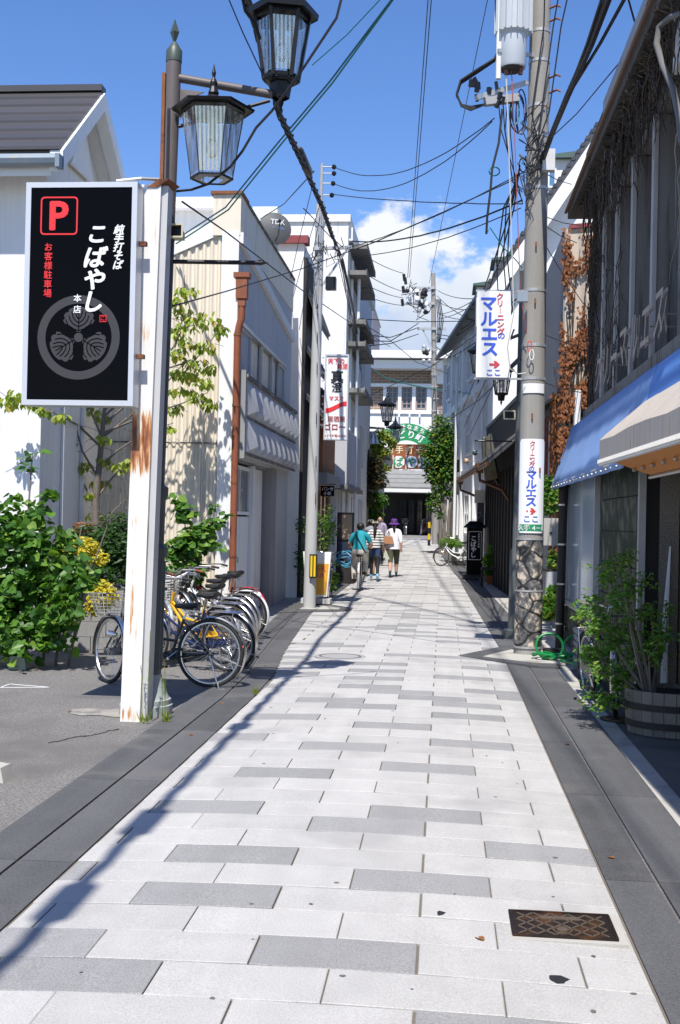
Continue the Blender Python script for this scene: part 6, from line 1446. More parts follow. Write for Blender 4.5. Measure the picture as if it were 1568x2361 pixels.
for i, (xa, ya, xb, yb) in enumerate(((720,430,660,690),(735,480,672,700),(738,500,690,760))): wire('thin drop wire from the left pole to the white townhouse', [at(xa,ya,20), at((xa+xb)/2-2,(ya+yb)/2,23), at(xb,yb,25.3)], .007, group='drop wires to the townhouse')
for i in range(9):
    q = random.Random(50+i); x_ = q.uniform(720,775); y_ = q.uniform(555,600); wire('small loop of slack cable tangled at the left pole clamp', [at(x_,y_,22.1), at(x_+q.uniform(-18,18),y_+q.uniform(5,28),22.0), at(x_+q.uniform(-10,20),y_+q.uniform(0,20),22.1), at(x_+q.uniform(-15,15),y_-10,22.15)], .009, group='slack loops on the left pole', name='slack_cable', cat='cable')
for i, (ya, yb) in enumerate(((588,648),(628,690),(655,705),(682,722))): wire('parallel wire from behind the balconies to the distant pole insulators', [at(825,ya-8,40), at(930,yb-18,YP-.2)], .016, None, .1, 'wires into the distant pole')
wire('long nearly level wire crossing from the balconies to the right eaves', [at(826,735,36), at(960,742,40), at(1100,740,38)], .015)
for i, (xa, ya, xb, yb, Yb_) in enumerate(((1010,670,1105,688,40),(1008,682,1098,742,42),(1010,695,1100,714,40),(1010,720,1095,735,42),(1012,725,1130,668,36),(1012,735,1125,680,36))): wire('wire fanning from the distant pole to the white building eaves', [at(xa,ya,YP-.2), at(xb,yb,Yb_)], .016, None, .15, 'fan of wires at the distant pole')
for i, (ya, yb, yc) in enumerate(((770,766,755),(785,775,745),(800,780,770))): wire('dark sagging cable between the balconies and the distant pole', [at(826,ya,40), at(900,yb+12,50), at(965,yc,YP-.2)], .022, None, 0, 'sagging cables left of the distant pole')
for i, (yb, yc) in enumerate(((770,735),(778,742),(800,788))): wire('dark sagging cable between the distant pole and the right eaves', [at(1006,yb,YP-.2), at(1040,yb+ (6 if i < 2 else 25),52), at(1100,yc,42)], .022, None, 0, 'sagging cables right of the distant pole')
wire('green bundled cable sagging in front of the brick hall', [at(838,838,46), at(890,872,52), at(950,888,56), at(1003,898,YP)], .035, m_cabg, name='cable')
wire('green bundled cable beyond the distant pole', [at(1003,898,YP), at(1040,902,52), at(1085,908,44)], .022, m_cabg, name='cable')
wire('black wire crossing the brick hall windows upward to the right', [at(845,915,46.8), at(900,890,50), at(1000,842,44), at(1100,770,38), at(1190,690,20)], .014)
wire('black cable falling from the roofline across the brick hall cornice', [at(835,745,42), at(900,785,48), at(960,835,55), at(1060,872,52), at(1120,905,44)], .016)
wire('dark wire from the far lamp to the maple on the right', [at(895,965,46), at(930,985,46), at(1000,1015,47)], .014)
for i, (xa, ya, xb, yb) in enumerate(((1200,830,1010,985),(1185,760,1085,1000),(1188,700,1070,985),(1180,640,1060,960))): wire('loose black wire hanging from the thick pole toward the maple', [at(xa,ya,15.2), at((xa+xb)/2,(ya+yb)/2+14,26), at(xb,yb,42)], .012, None, 0, 'loose wires to the maple', wob=.01)
# right: thick lines up over the shop roof
for i, (xb, yb, r_, lab) in enumerate(((1412,-30,.036,'thickest twisted black cable climbing from the pole to the top right'),(1396,-30,.014,'black cable close beside the thickest one'),(1455,-30,.017,'twisted black cable climbing to the top right beyond the thickest one'))):
    wire(lab, [at(1250,372-8*i,15.2), at(1272,310,14.4), at(1310,218,12.6), at(lerp(1310,xb,.5)+2,100,10.8), at(xb,yb,9.4)], r_, wob=.006 if i else 0, name='cable')
wire('thin service wire from the pole to the shop eave', [at(1236,350,15.2), at(1330,262,14), at(1440,130,11.5), at(1500,-10,9.6)], .007)
wire('short wavy wire dropping onto the shop roof from the top edge', [at(1444,-20,11), at(1462,45,11.2), at(1480,82,11.4)], .010)
for i, (xa, xb) in enumerate(((1290,1262),(1312,1280),(1256,1240))): wire('black line hugging the right side of the thick pole', [at(xa,-20,15), at(xb+14,60,15.1), at(xb,160,15.15), at(xb-14,260,15.15), at(1240,330,15.17)], .010, None, 0, 'lines down the thick pole')
for i, (pts, lab) in enumerate((([(1158,250),(1148,330),(1135,390),(1130,440),(1122,500),(1120,540)],'knotted black cable hanging free left of the thick pole'),)): wire(lab, [at(x,y,14.9) for x,y in pts], .016, wob=.012, name='hanging_cable', cat='cable')
wire('blue-green cable from the hanging end back to the thick pole', [at(1121,540,14.9), at(1130,525,14.9), at(1160,570,15), at(1190,600,15.1), at(1204,618,15.2)], .008, m_cabg, name='hanging_cable', cat='cable')
for i, xb in enumerate((1118,1105,1180,1170,1150)): wire('long black drop cable from the thick pole down behind the hanging sign', [at(1200-4*i,380+12*i,15.2), at(1186-6*i,480,16), at((1186+xb)/2-6*i,600,18), at(xb,690+10*i,22)], .011, None, 0, 'drop cables behind the hanging sign', wob=.01)
for i, (xa, ya, xb, yb) in enumerate(((1258,400,1318,425),(1258,500,1340,520),(1256,520,1330,560),(1254,560,1345,700),(1252,770,1345,800),(1250,880,1340,905))): wire('service wire from the thick pole to the ivy building', [at(xa,ya,15.3), at((xa+xb)/2,(ya+yb)/2+4,17), at(xb,yb,19)], .007, None, 0, 'service wires to the ivy building')
# ------------------------------------------------------------------ bicycles
m_seat = M('saddle_black', (.02,.02,.021), .38, var=.05); m_grip = M('grip_dark', (.03,.03,.032), .7, var=0); m_spoke = M('spoke_steel', (.55,.56,.57), .3, metal=1, var=0)
m_alr = M('rim_alloy', (.55,.55,.56), .3, metal=.9, var=.04)
def wheel(par, c, Rw, name, fender=True, rear=True, fm=None, steer=0.0, spokes=28):
    c = Vector(c); ax = Vector((math.sin(steer), math.cos(steer), 0)); fwd = Vector((math.cos(steer), -math.sin(steer), 0))
    w_ = MB(); w_.torus(c, ax, Rw-.02, .0195, 40, 8); W_ = w_.build(name, m_rubber, par, True, True)
    r_ = MB(); r_.torus(c, ax, Rw-.045, .012, 40, 6, sx=1.2); r_.build('rim', m_alr, W_, True, True)
    sp = MB(); 
    for k in range(spokes):
        a = 2*math.pi*k/spokes; s_ = 1 if k % 2 else -1; a2 = a + .35*(1 if (k//2) % 2 else -1)
        hub = c + ax*(.03*s_) + (fwd*math.cos(a2)+Z3*math.sin(a2))*.02
        sp.tube([hub, c + (fwd*math.cos(a)+Z3*math.sin(a))*(Rw-.05)], .0013, 3, False)
    tag(sp.build('spokes', m_spoke, W_, False, True), kind='stuff')
    h_ = MB(); h_.tube([c-ax*.05, c-ax*.03, c+ax*.03, c+ax*.05], [.012,.02,.02,.012], 8); h_.build('hub', m_chrome, W_, True, True)
    if fender:
        b = MB(); n = 26; a0, a1 = (R(-12), R(215)) if not rear else (R(-35), R(170))
        if rear: a0, a1 = R(20), R(232)
        for i in range(n+1):
            a = lerp(a0, a1, i/n); d = fwd*math.cos(a)+Z3*math.sin(a)
            for o_, dr in ((-.028,-.012),(-.016,.0),(.016,.0),(.028,-.012)): b.v.append(c + d*(Rw+.022+dr) + ax*o_)
        for i in range(n):
            for j in range(3): b.face([i*4+j, i*4+j+1, (i+1)*4+j+1, (i+1)*4+j])
        b.build('fender', fm or m_chrome, par, True, True)
        st = MB(); d = fwd*math.cos(R(200 if rear else -5))+Z3*math.sin(R(200 if rear else -5))
        for s_ in (-1,1): st.tube([c+ax*.05*s_, c+d*(Rw+.015)+ax*.028*s_], .0025, 4)
        tag(st.build('fender_stay', m_chrome, par, False, True), kind='stuff')
def bicycle(name, label, fm, fend=None, steer=.35, basket=True, Rw=.335, bm=None, seatm=None, gripm=None, rack=True, sadz=.86, group=None, stand_=True):
    B = thing(name, label, 'bicycle', (0,0,0), group); L = True
    wheel(B, (0,0,Rw), Rw, 'rear_wheel', True, True, fend)
    fc = Vector((1.09,0,Rw)); wheel(B, fc, Rw, 'front_wheel', True, False, fend, steer)
    bb = Vector((.43,0,.29)); st0 = Vector((.30,0,.70)); hd = Vector((.90,0,.82)); hl = Vector((.955,0,.66))
    f = MB(); f.tube([bb, st0], .016, 8); f.tube([hl, Vector((.72,0,.42)), bb], .020, 8); f.tube([hl+Z3*.05, Vector((.66,0,.50)), Vector((.37,0,.47))], .016, 8); f.tube([hd, hl], .020, 8)
    for s_ in (-1,1):
        f.tube([bb+Vector((0,.035*s_,0)), Vector((0,.055*s_,Rw))], .010, 6); f.tube([st0+Vector((.0,.02*s_,-.03)), Vector((0,.055*s_,Rw))], .008, 6)
    f.build('frame', fm, B, True, L)
    k = MB(); axs = Vector((math.sin(steer), math.cos(steer), 0))
    for s_ in (-1,1): k.tube([hl+axs*(.045*s_)-Z3*.02, fc+axs*(.05*s_)+Vector((-.02,0,.05)), fc+axs*(.05*s_)], .011, 6)
    k.tube([hl+axs*-.05, hl+axs*.05], .014, 6); k.build('fork', fm, B, True, L)
    MB().tube([st0, Vector((.262,0,sadz-.04))], .013, 8).build('seat_post', m_chrome, B, True, L)
    s = MB(); prof = [(-.12,.015,.03),(-.11,.085,.045),(-.05,.105,.05),(.02,.07,.045),(.08,.035,.035),(.14,.022,.03),(.155,.008,.02)]
    n = 12; sx0 = .25
    for (x_, hw, hh) in prof:
        for j in range(n):
            a = 2*math.pi*j/n; s.v.append(Vector((sx0+x_, math.cos(a)*hw, sadz+math.sin(a)*hh*(.7 if math.sin(a) > 0 else 1.0) + (.012 if x_ < -.08 else 0))))
    for i in range(len(prof)-1):
        for j in range(n): s.face([i*n+j, i*n+(j+1)%n, (i+1)*n+(j+1)%n, (i+1)*n+j])
    s.face(list(range(n-1,-1,-1))); s.face([(len(prof)-1)*n+j for j in range(n)])
    sd_ = s.build('saddle', seatm or m_seat, B, True, L)
    sp = MB()
    for s_ in (-1,1):
        sp.tube([Vector((.17+math.cos(i*.9)*.016, .05*s_+math.sin(i*.9)*.016, sadz-.07+i*.0045)) for i in range(14)], .004, 4)
    tag(sp.build('springs', m_steel, sd_, False, L), kind='stuff')
    hs_ = Vector((.885,0,.98)); ax2 = Vector((-math.sin(steer), math.cos(steer), 0)); fw2 = Vector((math.cos(steer), math.sin(steer), 0)); ax2 = Vector((math.sin(steer), math.cos(steer), 0)); fw2 = Vector((math.cos(steer), -math.sin(steer), 0))
    MB().tube([hd, hs_], .013, 8).build('stem', m_chrome, B, True, L)
    h = MB(); pts = [hs_+ax2*(.27*-1)-fw2*.24+Z3*.03, hs_-ax2*.26-fw2*.10+Z3*.05, hs_-ax2*.16+fw2*.03+Z3*.05, hs_, hs_+ax2*.16+fw2*.03+Z3*.05, hs_+ax2*.26-fw2*.10+Z3*.05, hs_+ax2*.27-fw2*.24+Z3*.03]
    h.tube(pts, .011, 8); hb = h.build('handlebar', m_chrome, B, True, L)
    for e0, e1 in ((pts[0], pts[1]), (pts[6], pts[5])):
        MB().tube([e0-(e1-e0)*.12, e0.lerp(e1,.75)], .017, 8).build('grip', gripm or m_grip, hb, True, L)
        MB().tube([e1+Vector((.02,0,-.02)), e1.lerp(e0,.4)+fw2*.06-Z3*.02, e0+fw2*.05-Z3*.03], .005, 5).build('brake_lever', m_chrome, hb, False, L)
    cb = MB(); cb.tube([pts[1], hs_+fw2*.16+Z3*.04, hl+fw2*.08], .004, 4); cb.tube([pts[5], hs_+fw2*.14+Z3*.06, hl+fw2*.05], .004, 4); tag(cb.build('cables', m_wire, B, False, L), kind='stuff')
    if basket:
        b = MB(); bc = Vector((1.10,0,.70)); b0 = [(-.10,-.12),(.10,-.12),(.10,.12),(-.10,.12)]; b1 = [(-.15,-.19),(.17,-.19),(.17,.19),(-.15,.19)]; hz = .24
        def bp(i, t_, zt):
            i0, i1 = i, (i+1)%4
            lo = Vector(b0[i0]).lerp(Vector(b0[i1]), t_); hi = Vector(b1[i0]).lerp(Vector(b1[i1]), t_); xy = lo.lerp(hi, zt)
            return bc + fw2*xy[0] + ax2*xy[1] + Z3*(zt*hz)
        for zt in (0,.14,.28,.42,.56,.70,.85,1):
            b.tube([bp(i,0,zt) for i in range(4)]+[bp(0,0,zt)], .0045 if zt == 1 else .0022, 4, False)
        for i in range(4):
            for j in range(7): b.tube([bp(i,j/7,0), bp(i,j/7,1)], .0022, 4, False)
        for j in range(6): b.tube([bp(0,j/6,0), bp(2,1-j/6,0)], .0022, 4, False)
        tag(b.build('basket', bm or m_steel, B, False, L), kind='stuff')
    if rack:
        b = MB(); z = .70
        b.tube([(.20,.06,z),(-.16,.065,z),(-.20,0,z),(-.16,-.065,z),(.20,-.06,z)], .006, 5)
        for y_ in (-.03,0,.03): b.tube([(.18,y_,z),(-.19,y_,z)], .004, 4)
        for s_ in (-1,1): b.tube([(-.10,.065*s_,z),(-.02,.065*s_,Rw)], .005, 4)
        tag(b.build('rack', m_chrome, B, False, L), kind='stuff')
    if stand_:
        MB().tube([(-.01,.06,Rw-.03),(-.09,.10,.12),(-.14,.12,.0),(-.20,.12,.0)], .009, 6).build('kickstand', m_chrome, B, True, L)
    b = MB(); b.prism([(.53,-.05,.24),(.55,-.05,.30),(.50,-.05,.36),(.42,-.05,.37),(.0,-.05,.37),(-.04,-.05,Rw),(.0,-.05,.30),(.40,-.05,.22)], (0,-.02,0)); b.build('chain_guard', fm, B, False, L)
    b = MB(); b.tube([bb-Vector((0,.08,0)), bb+Vector((0,.08,0))], .014, 8); b.tube([bb-Vector((0,.08,0)), bb+Vector((.12,-.08,-.10))], .008, 6); b.tube([bb+Vector((0,.08,0)), bb+Vector((-.12,.08,.10))], .008, 6); b.build('crank', m_chrome, B, True, L)
    for p_ in (bb+Vector((.12,-.13,-.10)), bb+Vector((-.12,.13,.10))): MB().obox(p_, (.045,0,0), (0,.035,0), (0,0,.012)).build('pedal', m_rubber, B, False, L)
    MB().lathe([(.001,.05),(.035,.05),(.038,.0),(.02,-.05),(.001,-.06)], 10, fc+Vector((-.05,.09,.16)), (1,0,.1)).build('headlight', m_chrome, B, True, L)
    MB().lathe([(.001,.012),(.016,.01),(.018,.0)], 10, (-.345,0,.43), (-1,0,.2)).build('reflector', m_red, B, True, L)
    return B
def place(B, x, y, rz, lean=0, z=None):
    B.location = (x, y, (surf(x, y)-.012 if x > -2.4 else -.044) if z is None else z); B.rotation_euler = (lean, 0, rz)
m_fbrown = M('frame_bronze', (.05,.045,.042), .35, metal=.5); m_fyel = M('frame_yellow', (.72,.40,.015), .3, var=0); m_fnavy = M('frame_navy', (.02,.03,.09), .3, metal=.3, var=0); m_fgrey = M('frame_grey', (.20,.21,.23), .35, metal=.5); m_fsil = M('frame_silver', (.50,.51,.53), .35, metal=.7); m_fwht = M('frame_white', (.70,.70,.68), .35); m_fred = M('fender_red', (.45,.015,.03), .25); m_fblk = M('frame_black', (.015,.015,.016), .3)
m_gbr = M('grip_brown', (.26,.07,.025), .6)
GRP = 'bicycles parked beside the lamp post'
bk1 = bicycle('bicycle', 'nearest parked bicycle with bronze frame, dark saddle and front basket', m_fbrown, m_chrome, .75, True, sadz=.84, rack=False, group=GRP, Rw=.358); place(bk1, -2.38, 11.62, R(176), R(4))
specs = [('parked bicycle with navy frame and chrome fender just behind the nearest one', m_fnavy, m_chrome, -2.42, 12.85, 158, .3, .88, None, None, -5),
 ('parked bicycle with bright yellow frame', m_fyel, m_fsil, -2.55, 13.55, 150, .2, .86, None, None, -4),
 ('parked bicycle with grey sloping frame behind the yellow one', m_fgrey, m_chrome, -2.50, 14.25, 156, .5, .90, None, None, -5),
 ('parked silver bicycle with brown grips and wire rear rack', m_fsil, m_fsil, -2.52, 15.0, 158, .1, .92, None, m_gbr, -4),
 ('parked black bicycle between the silver and the white-fendered ones', m_fblk, m_chrome, -2.55, 15.75, 160, .4, .94, None, None, -6),
 ('parked white bicycle with white rear fender', m_fwht, m_fwht, -2.55, 16.5, 157, .2, .92, None, None, -4),
 ('farthest parked bicycle with glossy red rear fender', m_fblk, m_fred, -2.62, 17.25, 160, .3, .92, None, None, -4)]
jit = random.Random(6)
for lab, fm, fd, x_, y_, rz, stv, sz_, sm2, gm2, ln in specs:
    x_ -= .078*(y_-12.2); rz += jit.uniform(-9,9); x_ += jit.uniform(-.10,.10); ln += jit.uniform(-4,5); stv += jit.uniform(-.4,.4)
    o = bicycle('bicycle', lab, fm, fd, stv, True, sadz=sz_, seatm=sm2, gripm=gm2, bm=(m_wire if y_ > 14.5 else m_steel), group=GRP, Rw=.348); place(o, x_, y_, R(rz), R(ln))
o = bicycle('bicycle', 'city bicycle with wire basket parked in the shade behind the planter', m_fblk, m_chrome, .3, True, bm=m_wire); place(o, 1.50, 11.75, R(-84), R(2), -.03)
o = bicycle('bicycle', 'white bicycle leaning in front of the clipped hedge on the right', m_fwht, m_chrome, .3, False, bm=m_steel); place(o, 1.0, 40.2, R(165), R(6), gz(40.2))
o = bicycle('bicycle', 'bicycle with pale basket half hidden behind the beer sign', m_fsil, m_chrome, .1, True, bm=m_prw); place(o, -2.42, 23.75, R(100), R(4), 0)
riderbike = bicycle('bicycle', 'brown town bicycle being ridden up the left side of the street', m_fbrown, m_fwht, .05, True, stand_=False); RB = (-2.06, 28.1); place(riderbike, RB[0], RB[1], R(92), 0, 0)
o = bicycle('bicycle', 'dark bicycle standing in the shaded hall entrance, left one', m_fblk, m_chrome, .2, True); place(o, -2.25, 69.2, R(95), 0, gz(69)+.15)
o = bicycle('bicycle', 'dark bicycle standing in the shaded hall entrance, right one', m_fred, m_chrome, .2, True); place(o, -1.3, 69.3, R(85), 0, gz(69)+.15)

# ------------------------------------------------------------------ people
m_skin = M('skin', (.50,.29,.20), .55, var=.04); m_hair = M('hair_dark', (.018,.013,.011), .5, var=.2); m_hairg = M('hair_grey', (.42,.41,.40), .7)
def person(label, loc, rz, J, Rr, mats, paint, extra=None, scale=1.0):
    """J: joint name -> (x,y,z); bones listed below; paint(bone, t, p) -> material index"""
    P = thing('person', label, 'person', loc, None, rz)
    bones = [('pel','wai'),('wai','che'),('che','nkb'),('nkb','nck'),('nck','chin'),('chin','hed'),('hed','top')]
    for s in 'lr': bones += [('nkb','sh'+s),('sh'+s,'el'+s),('el'+s,'wr'+s),('wr'+s,'ha'+s),('pel','hi'+s),('hi'+s,'kn'+s),('kn'+s,'an'+s),('an'+s,'to'+s)]
    names = list(J); idx = {k: i for i, k in enumerate(names)}
    me = bpy.data.meshes.new('body'); me.from_pydata([tuple(Vector(J[k])*scale) for k in names], [(idx[a], idx[c]) for a, c in bones], [])
    o = bpy.data.objects.new('body', me); COL.objects.link(o)
    o.modifiers.new('skin', 'SKIN').use_smooth_shade = True
    for i, k in enumerate(names):
        r = Rr[k]; r = (r, r) if not isinstance(r, tuple) else r
        sv = me.skin_vertices[0].data[i]; sv.radius = (r[0]*scale, r[1]*scale); sv.use_root = (k == 'pel')
    s = o.modifiers.new('sub', 'SUBSURF'); s.levels = 2; s.render_levels = 2
    dg = bpy.context.evaluated_depsgraph_get(); m2 = bpy.data.meshes.new_from_object(o.evaluated_get(dg)); bpy.data.objects.remove(o)
    segs = [(a, c, Vector(J[a])*scale, Vector(J[c])*scale) for a, c in bones]
    mi = []
    for f in m2.polygons:
        p = f.center; best = None
        for a, c, u, v in segs:
            d = v-u; t_ = max(0, min(1, (p-u).dot(d)/d.length_squared)); dist = (p-(u+d*t_)).length/max(.03, Rr[a][0] if isinstance(Rr[a], tuple) else Rr[a])
            if best is None or dist < best[0]: best = (dist, a, c, t_)
        mi.append(paint(best[1], best[2], best[3], p/scale))
    # fingers joined to the body mesh
    bm = bmesh.new(); bm.from_mesh(m2); bm.faces.ensure_lookup_table()
    for f, k in zip(bm.faces, mi): f.material_index = k; f.smooth = True
    fb = MB()
    for s_ in 'lr':
        w_, h_ = Vector(J['wr'+s_])*scale, Vector(J['ha'+s_])*scale; d = (h_-w_).normalized(); sd = d.cross(Vector((0,1,.2))).normalized()
        for i, ln in enumerate((.062,.074,.07,.055)):
            b0_ = h_ + sd*(.022*(i-1.5)); fb.tube([b0_-d*.02, b0_+d*ln*.5, b0_+d*ln*.85+Vector((0,.014,0)), b0_+d*ln+Vector((0,.028,0))], [.010,.0095,.009,.006], 5)
        fb.tube([w_.lerp(h_,.3), w_.lerp(h_,.6)+sd*-.045, h_+sd*-.055+d*.01], [.012,.011,.008], 5)
    sk = mats.index(m_skin) if m_skin in mats else 0
    vs = [bm.verts.new(v) for v in fb.v]
    for f in fb.f:
        try: nf = bm.faces.new([vs[i] for i in f]); nf.material_index = sk; nf.smooth = True
        except ValueError: pass
    m2.materials.clear()
    for m in mats: m2.materials.append(m)
    bm.to_mesh(m2); bm.free()
    body = bpy.data.objects.new('body', m2); COL.objects.link(body); body.parent = P; ROOT[body.name] = Vector((0,0,0))
    if extra: extra(P)
    return P
def walk(h=1.0, ph=1, lean=0.0, arm=.12):
    s = ph
    J = dict(pel=(0,0,.93), wai=(0,.01+lean*.3,1.06), che=(0,.02+lean*.7,1.25), nkb=(0,.02+lean,1.385), nck=(0,.03+lean*1.1,1.45), chin=(0,.05+lean*1.3,1.50), hed=(0,.05+lean*1.5,1.575), top=(0,.045+lean*1.5,1.645),
      shl=(-.165,.02+lean,1.345), ell=(-.215,-.02+s*arm*.4,1.09), wrl=(-.225,.06+s*arm,.87), hal=(-.225,.08+s*arm,.80),
      shr=(.165,.02+lean,1.345), elr=(.215,-.02-s*arm*.4,1.09), wrr=(.225,.06-s*arm,.87), har=(.225,.08-s*arm,.80),
      hil=(-.085,0,.89), knl=(-.09,-s*.13+.06,.49), anl=(-.09,-s*.24-.02,.085 if s < 0 else .12), tol=(-.095,-s*.24+.13,.03),
      hir=(.085,0,.89), knr=(.09,s*.13+.06,.49), anr=(.09,s*.24-.02,.085 if s > 0 else .12), tor=(.095,s*.24+.13,.03))
    return J
BASE = dict(pel=(.15,.105), wai=(.135,.10), che=(.155,.11), nkb=(.085,.075), nck=.05, chin=(.062,.07), hed=(.078,.092), top=(.045,.055))
for s in 'lr': BASE.update({'sh'+s:.065,'el'+s:.046,'wr'+s:.03,'ha'+s:(.036,.02),'hi'+s:.10,'kn'+s:.062,'an'+s:.042,'to'+s:.036})
def head_bits(P, J, hair, face=+1, long=0, bald=False):
    h = Vector(J['hed']); L = True
    f = face
    MB().prism([h+Vector((-.012,.088*f,-.005)), h+Vector((.012,.088*f,-.005)), h+Vector((0,.088*f,.03))], (0,.022*f,-.012)).build('nose', m_skin, P, False, L)
    for s_ in (-1,1):
        MB().ball(h+Vector((.03*s_,.082*f,.018)), .011, 6, 4).build('eye', m_hair, P, False, L); MB().ball(h+Vector((.082*s_,.0,-.005)), (.014,.024,.032), 6, 5).build('ear', m_skin, P, True, L)
    MB().tube([h+Vector((-.025,.083*f,-.045)), h+Vector((.025,.083*f,-.045))], .005, 4).build('mouth', M('lips', (.35,.12,.10), .5), P, False, L)
    if hair is not None:
        b = MB(); b.ball(h+Vector((0,-.018*f,.03)), (.094,.104,.094), 14, 9)
        b.v = [v for v in b.v]
        b.build('hair', hair, P, True, L)
def zone(shirt, sleeve_t, pant_z, short_bone_t, shoe=3, pants=2, skin=0, leg=None):
    """0 skin 1 shirt 2 lower garment 3 shoe 4 lower leg"""
    def pf(a, c, t_, p):
        k = a[:2] + c[:2]
        if a in ('nck','chin','hed') : return skin
        if a.startswith('wr') : return skin
        if a.startswith('el'): return 1 if (1+t_) < sleeve_t else skin
        if a.startswith('sh'): return 1 if t_ < sleeve_t else skin
        if a.startswith('an'): return shoe
        if a.startswith('kn'): return shoe if t_ > .86 else (pants if (1+t_) < short_bone_t else (leg if leg is not None else skin))
        if a.startswith('hi'): return pants if t_ < short_bone_t else (leg if leg is not None else skin)
        if a == 'nkb' and c == 'nck': return 1 if t_ < .45 else skin
        if p.z < pant_z: return pants
        return 1
    return pf
# woman in white top with purple hat
m_wtop = M('cotton_white', (.74,.74,.77), .8, var=.03); m_khaki = M('khaki_dark', (.075,.075,.045), .9, var=.12); m_teal_sh = M('shoe_green', (.03,.09,.08), .6)
J1 = walk(ph=1); R1 = dict(BASE); R1.update(pel=(.185,.13), wai=(.17,.125), che=(.175,.125), shl=.085, shr=.085, ell=.058, elr=.058, hil=.125, hir=.125, knl=.085, knr=.085)
def ex1(P):
    h = Vector(J1['hed']); head_bits(P, J1, m_hair, 1)
    b = MB(); b.lathe([(.165,-.02),(.15,.0),(.10,.035),(.10,.06),(.092,.12),(.06,.145),(.001,.15)], 16, h+Vector((0,0,.01))); b.lathe([(.165,-.02),(.10,.02)], 16, h+Vector((0,0,.0))); b.build('hat', M('hat_purple', (.10,.03,.22), .8, var=.3, scale=30), P, True, True)
    MB().tube([h+Vector((0,-.09,-.02)), h+Vector((0,-.11,-.12)), h+Vector((.01,-.12,-.22)), h+Vector((.01,-.13,-.28))], [.03,.045,.04,.012], 8).build('ponytail', m_hair, P, True, True)
    b = MB(); b.lathe([(.19,.82),(.185,.95),(.178,1.06)], 20, (0,0,0)); [setattr(v,'y',v.y*.78+.0) for v in b.v]; b.build('tunic_hem', m_wtop, P, True, True)
b1 = person('woman in white top and purple hat walking away with a tan shoulder bag', (-1.47,34.2,gz(34.2)+.012), R(2), J1, R1, [m_skin,m_wtop,m_khaki,m_teal_sh,m_skin], zone(1,1.35,.90,1.25), ex1)
BG = thing('shoulder_bag', 'tan leather shoulder bag hanging on the back of the woman in the purple hat', 'bag', (-1.47,34.2,gz(34.2)))
o_ = Vector((-1.47,34.2,gz(34.2)+.012)); b = MB(); b.hexa([o_+Vector(v) for v in ((-.36,-.20,.98),(.02,-.20,.98),(.02,-.10,.98),(-.36,-.10,.98),(-.28,-.19,1.20),(-.04,-.19,1.20),(-.04,-.12,1.20),(-.28,-.12,1.20))]); b.build('pouch', M('leather_tan', (.40,.19,.10), .5, var=.2, scale=12), BG)
for dx in (-.22,-.10): MB().tube([o_+Vector((dx,-.16,1.19)), o_+Vector((-.16,-.13,1.36)), o_+Vector((-.15,.0,1.41))], .008, 5).build('strap', m_hair, BG)
# striped girl
m_str = bpy.data.materials.new('striped_cotton'); m_str.use_nodes = True; t = m_str.node_tree
tcn = t.nodes.new('ShaderNodeTexCoord'); sx = t.nodes.new('ShaderNodeSeparateXYZ'); t.links.new(tcn.outputs['Object'], sx.inputs[0]); mu = t.nodes.new('ShaderNodeMath'); mu.operation = 'MULTIPLY'; mu.inputs[1].default_value = 13; t.links.new(sx.outputs[2], mu.inputs[0])
fr_ = t.nodes.new('ShaderNodeMath'); fr_.operation = 'FRACT'; t.links.new(mu.outputs[0], fr_.inputs[0]); gt = t.nodes.new('ShaderNodeMath'); gt.operation = 'GREATER_THAN'; gt.inputs[1].default_value = .62; t.links.new(fr_.outputs[0], gt.inputs[0])
mx = t.nodes.new('ShaderNodeMix'); mx.data_type = 'RGBA'; t.links.new(gt.outputs[0], mx.inputs['Factor']); mx.inputs['A'].default_value = (.72,.70,.66,1); mx.inputs['B'].default_value = (.03,.03,.035,1); t.links.new(mx.outputs['Result'], t.nodes['Principled BSDF'].inputs['Base Color']); t.nodes['Principled BSDF'].inputs['Roughness'].default_value = .85
m_denim = M('denim', (.025,.05,.12), .85, var=.1); m_legg = M('leggings_black', (.012,.012,.014), .7); m_skyb = M('shoe_blue', (.22,.50,.66), .5)
J2 = walk(ph=-1, lean=.02); J2['wrr'] = (.24,.16,.92); J2['har'] = (.24,.21,.87)
R2 = dict(BASE); R2.update(pel=(.165,.12), wai=(.15,.11), che=(.16,.115), shl=.075, shr=.08, ell=.055, elr=.06, wrr=.035)
def ex2(P):
    h = Vector(J2['hed']); head_bits(P, J2, m_hair, 1)
    b = MB(); b.ball(h+Vector((0,0,.045)), (.105,.12,.075), 14, 8); b.prism([h+Vector((-.08,.08,.035)), h+Vector((.08,.08,.035)), h+Vector((.05,.18,.02)), h+Vector((-.05,.18,.02))], (0,0,.012)); b.build('cap', M('cap_khaki', (.38,.34,.20), .8), P, True, True)
    MB().tube([h+Vector((0,-.09,.0)), h+Vector((0,-.13,-.10)), h+Vector((-.01,-.15,-.28)), h+Vector((-.01,-.14,-.46))], [.03,.05,.045,.012], 8).build('ponytail', m_hair, P, True, True)
    b = MB(); b.lathe([(.16,.90),(.165,1.0),(.162,1.1)], 20, (0,0,0)); [setattr(v,'y',v.y*.78) for v in b.v]; b.build('shirt_hem', m_str, P, True, True)
person('woman in striped top and khaki cap with long ponytail walking away', (-1.93,32.4,gz(32.4)+.012), R(3), J2, R2, [m_skin,m_str,m_denim,m_skyb,m_legg], zone(1,1.5,.92,.55,leg=4), ex2, 1.0)
o_ = Vector((-1.62,32.6,gz(32.4)+.72)); FO = thing('folded_map', 'folded paper map in the right hand of the woman in stripes', 'map', o_)
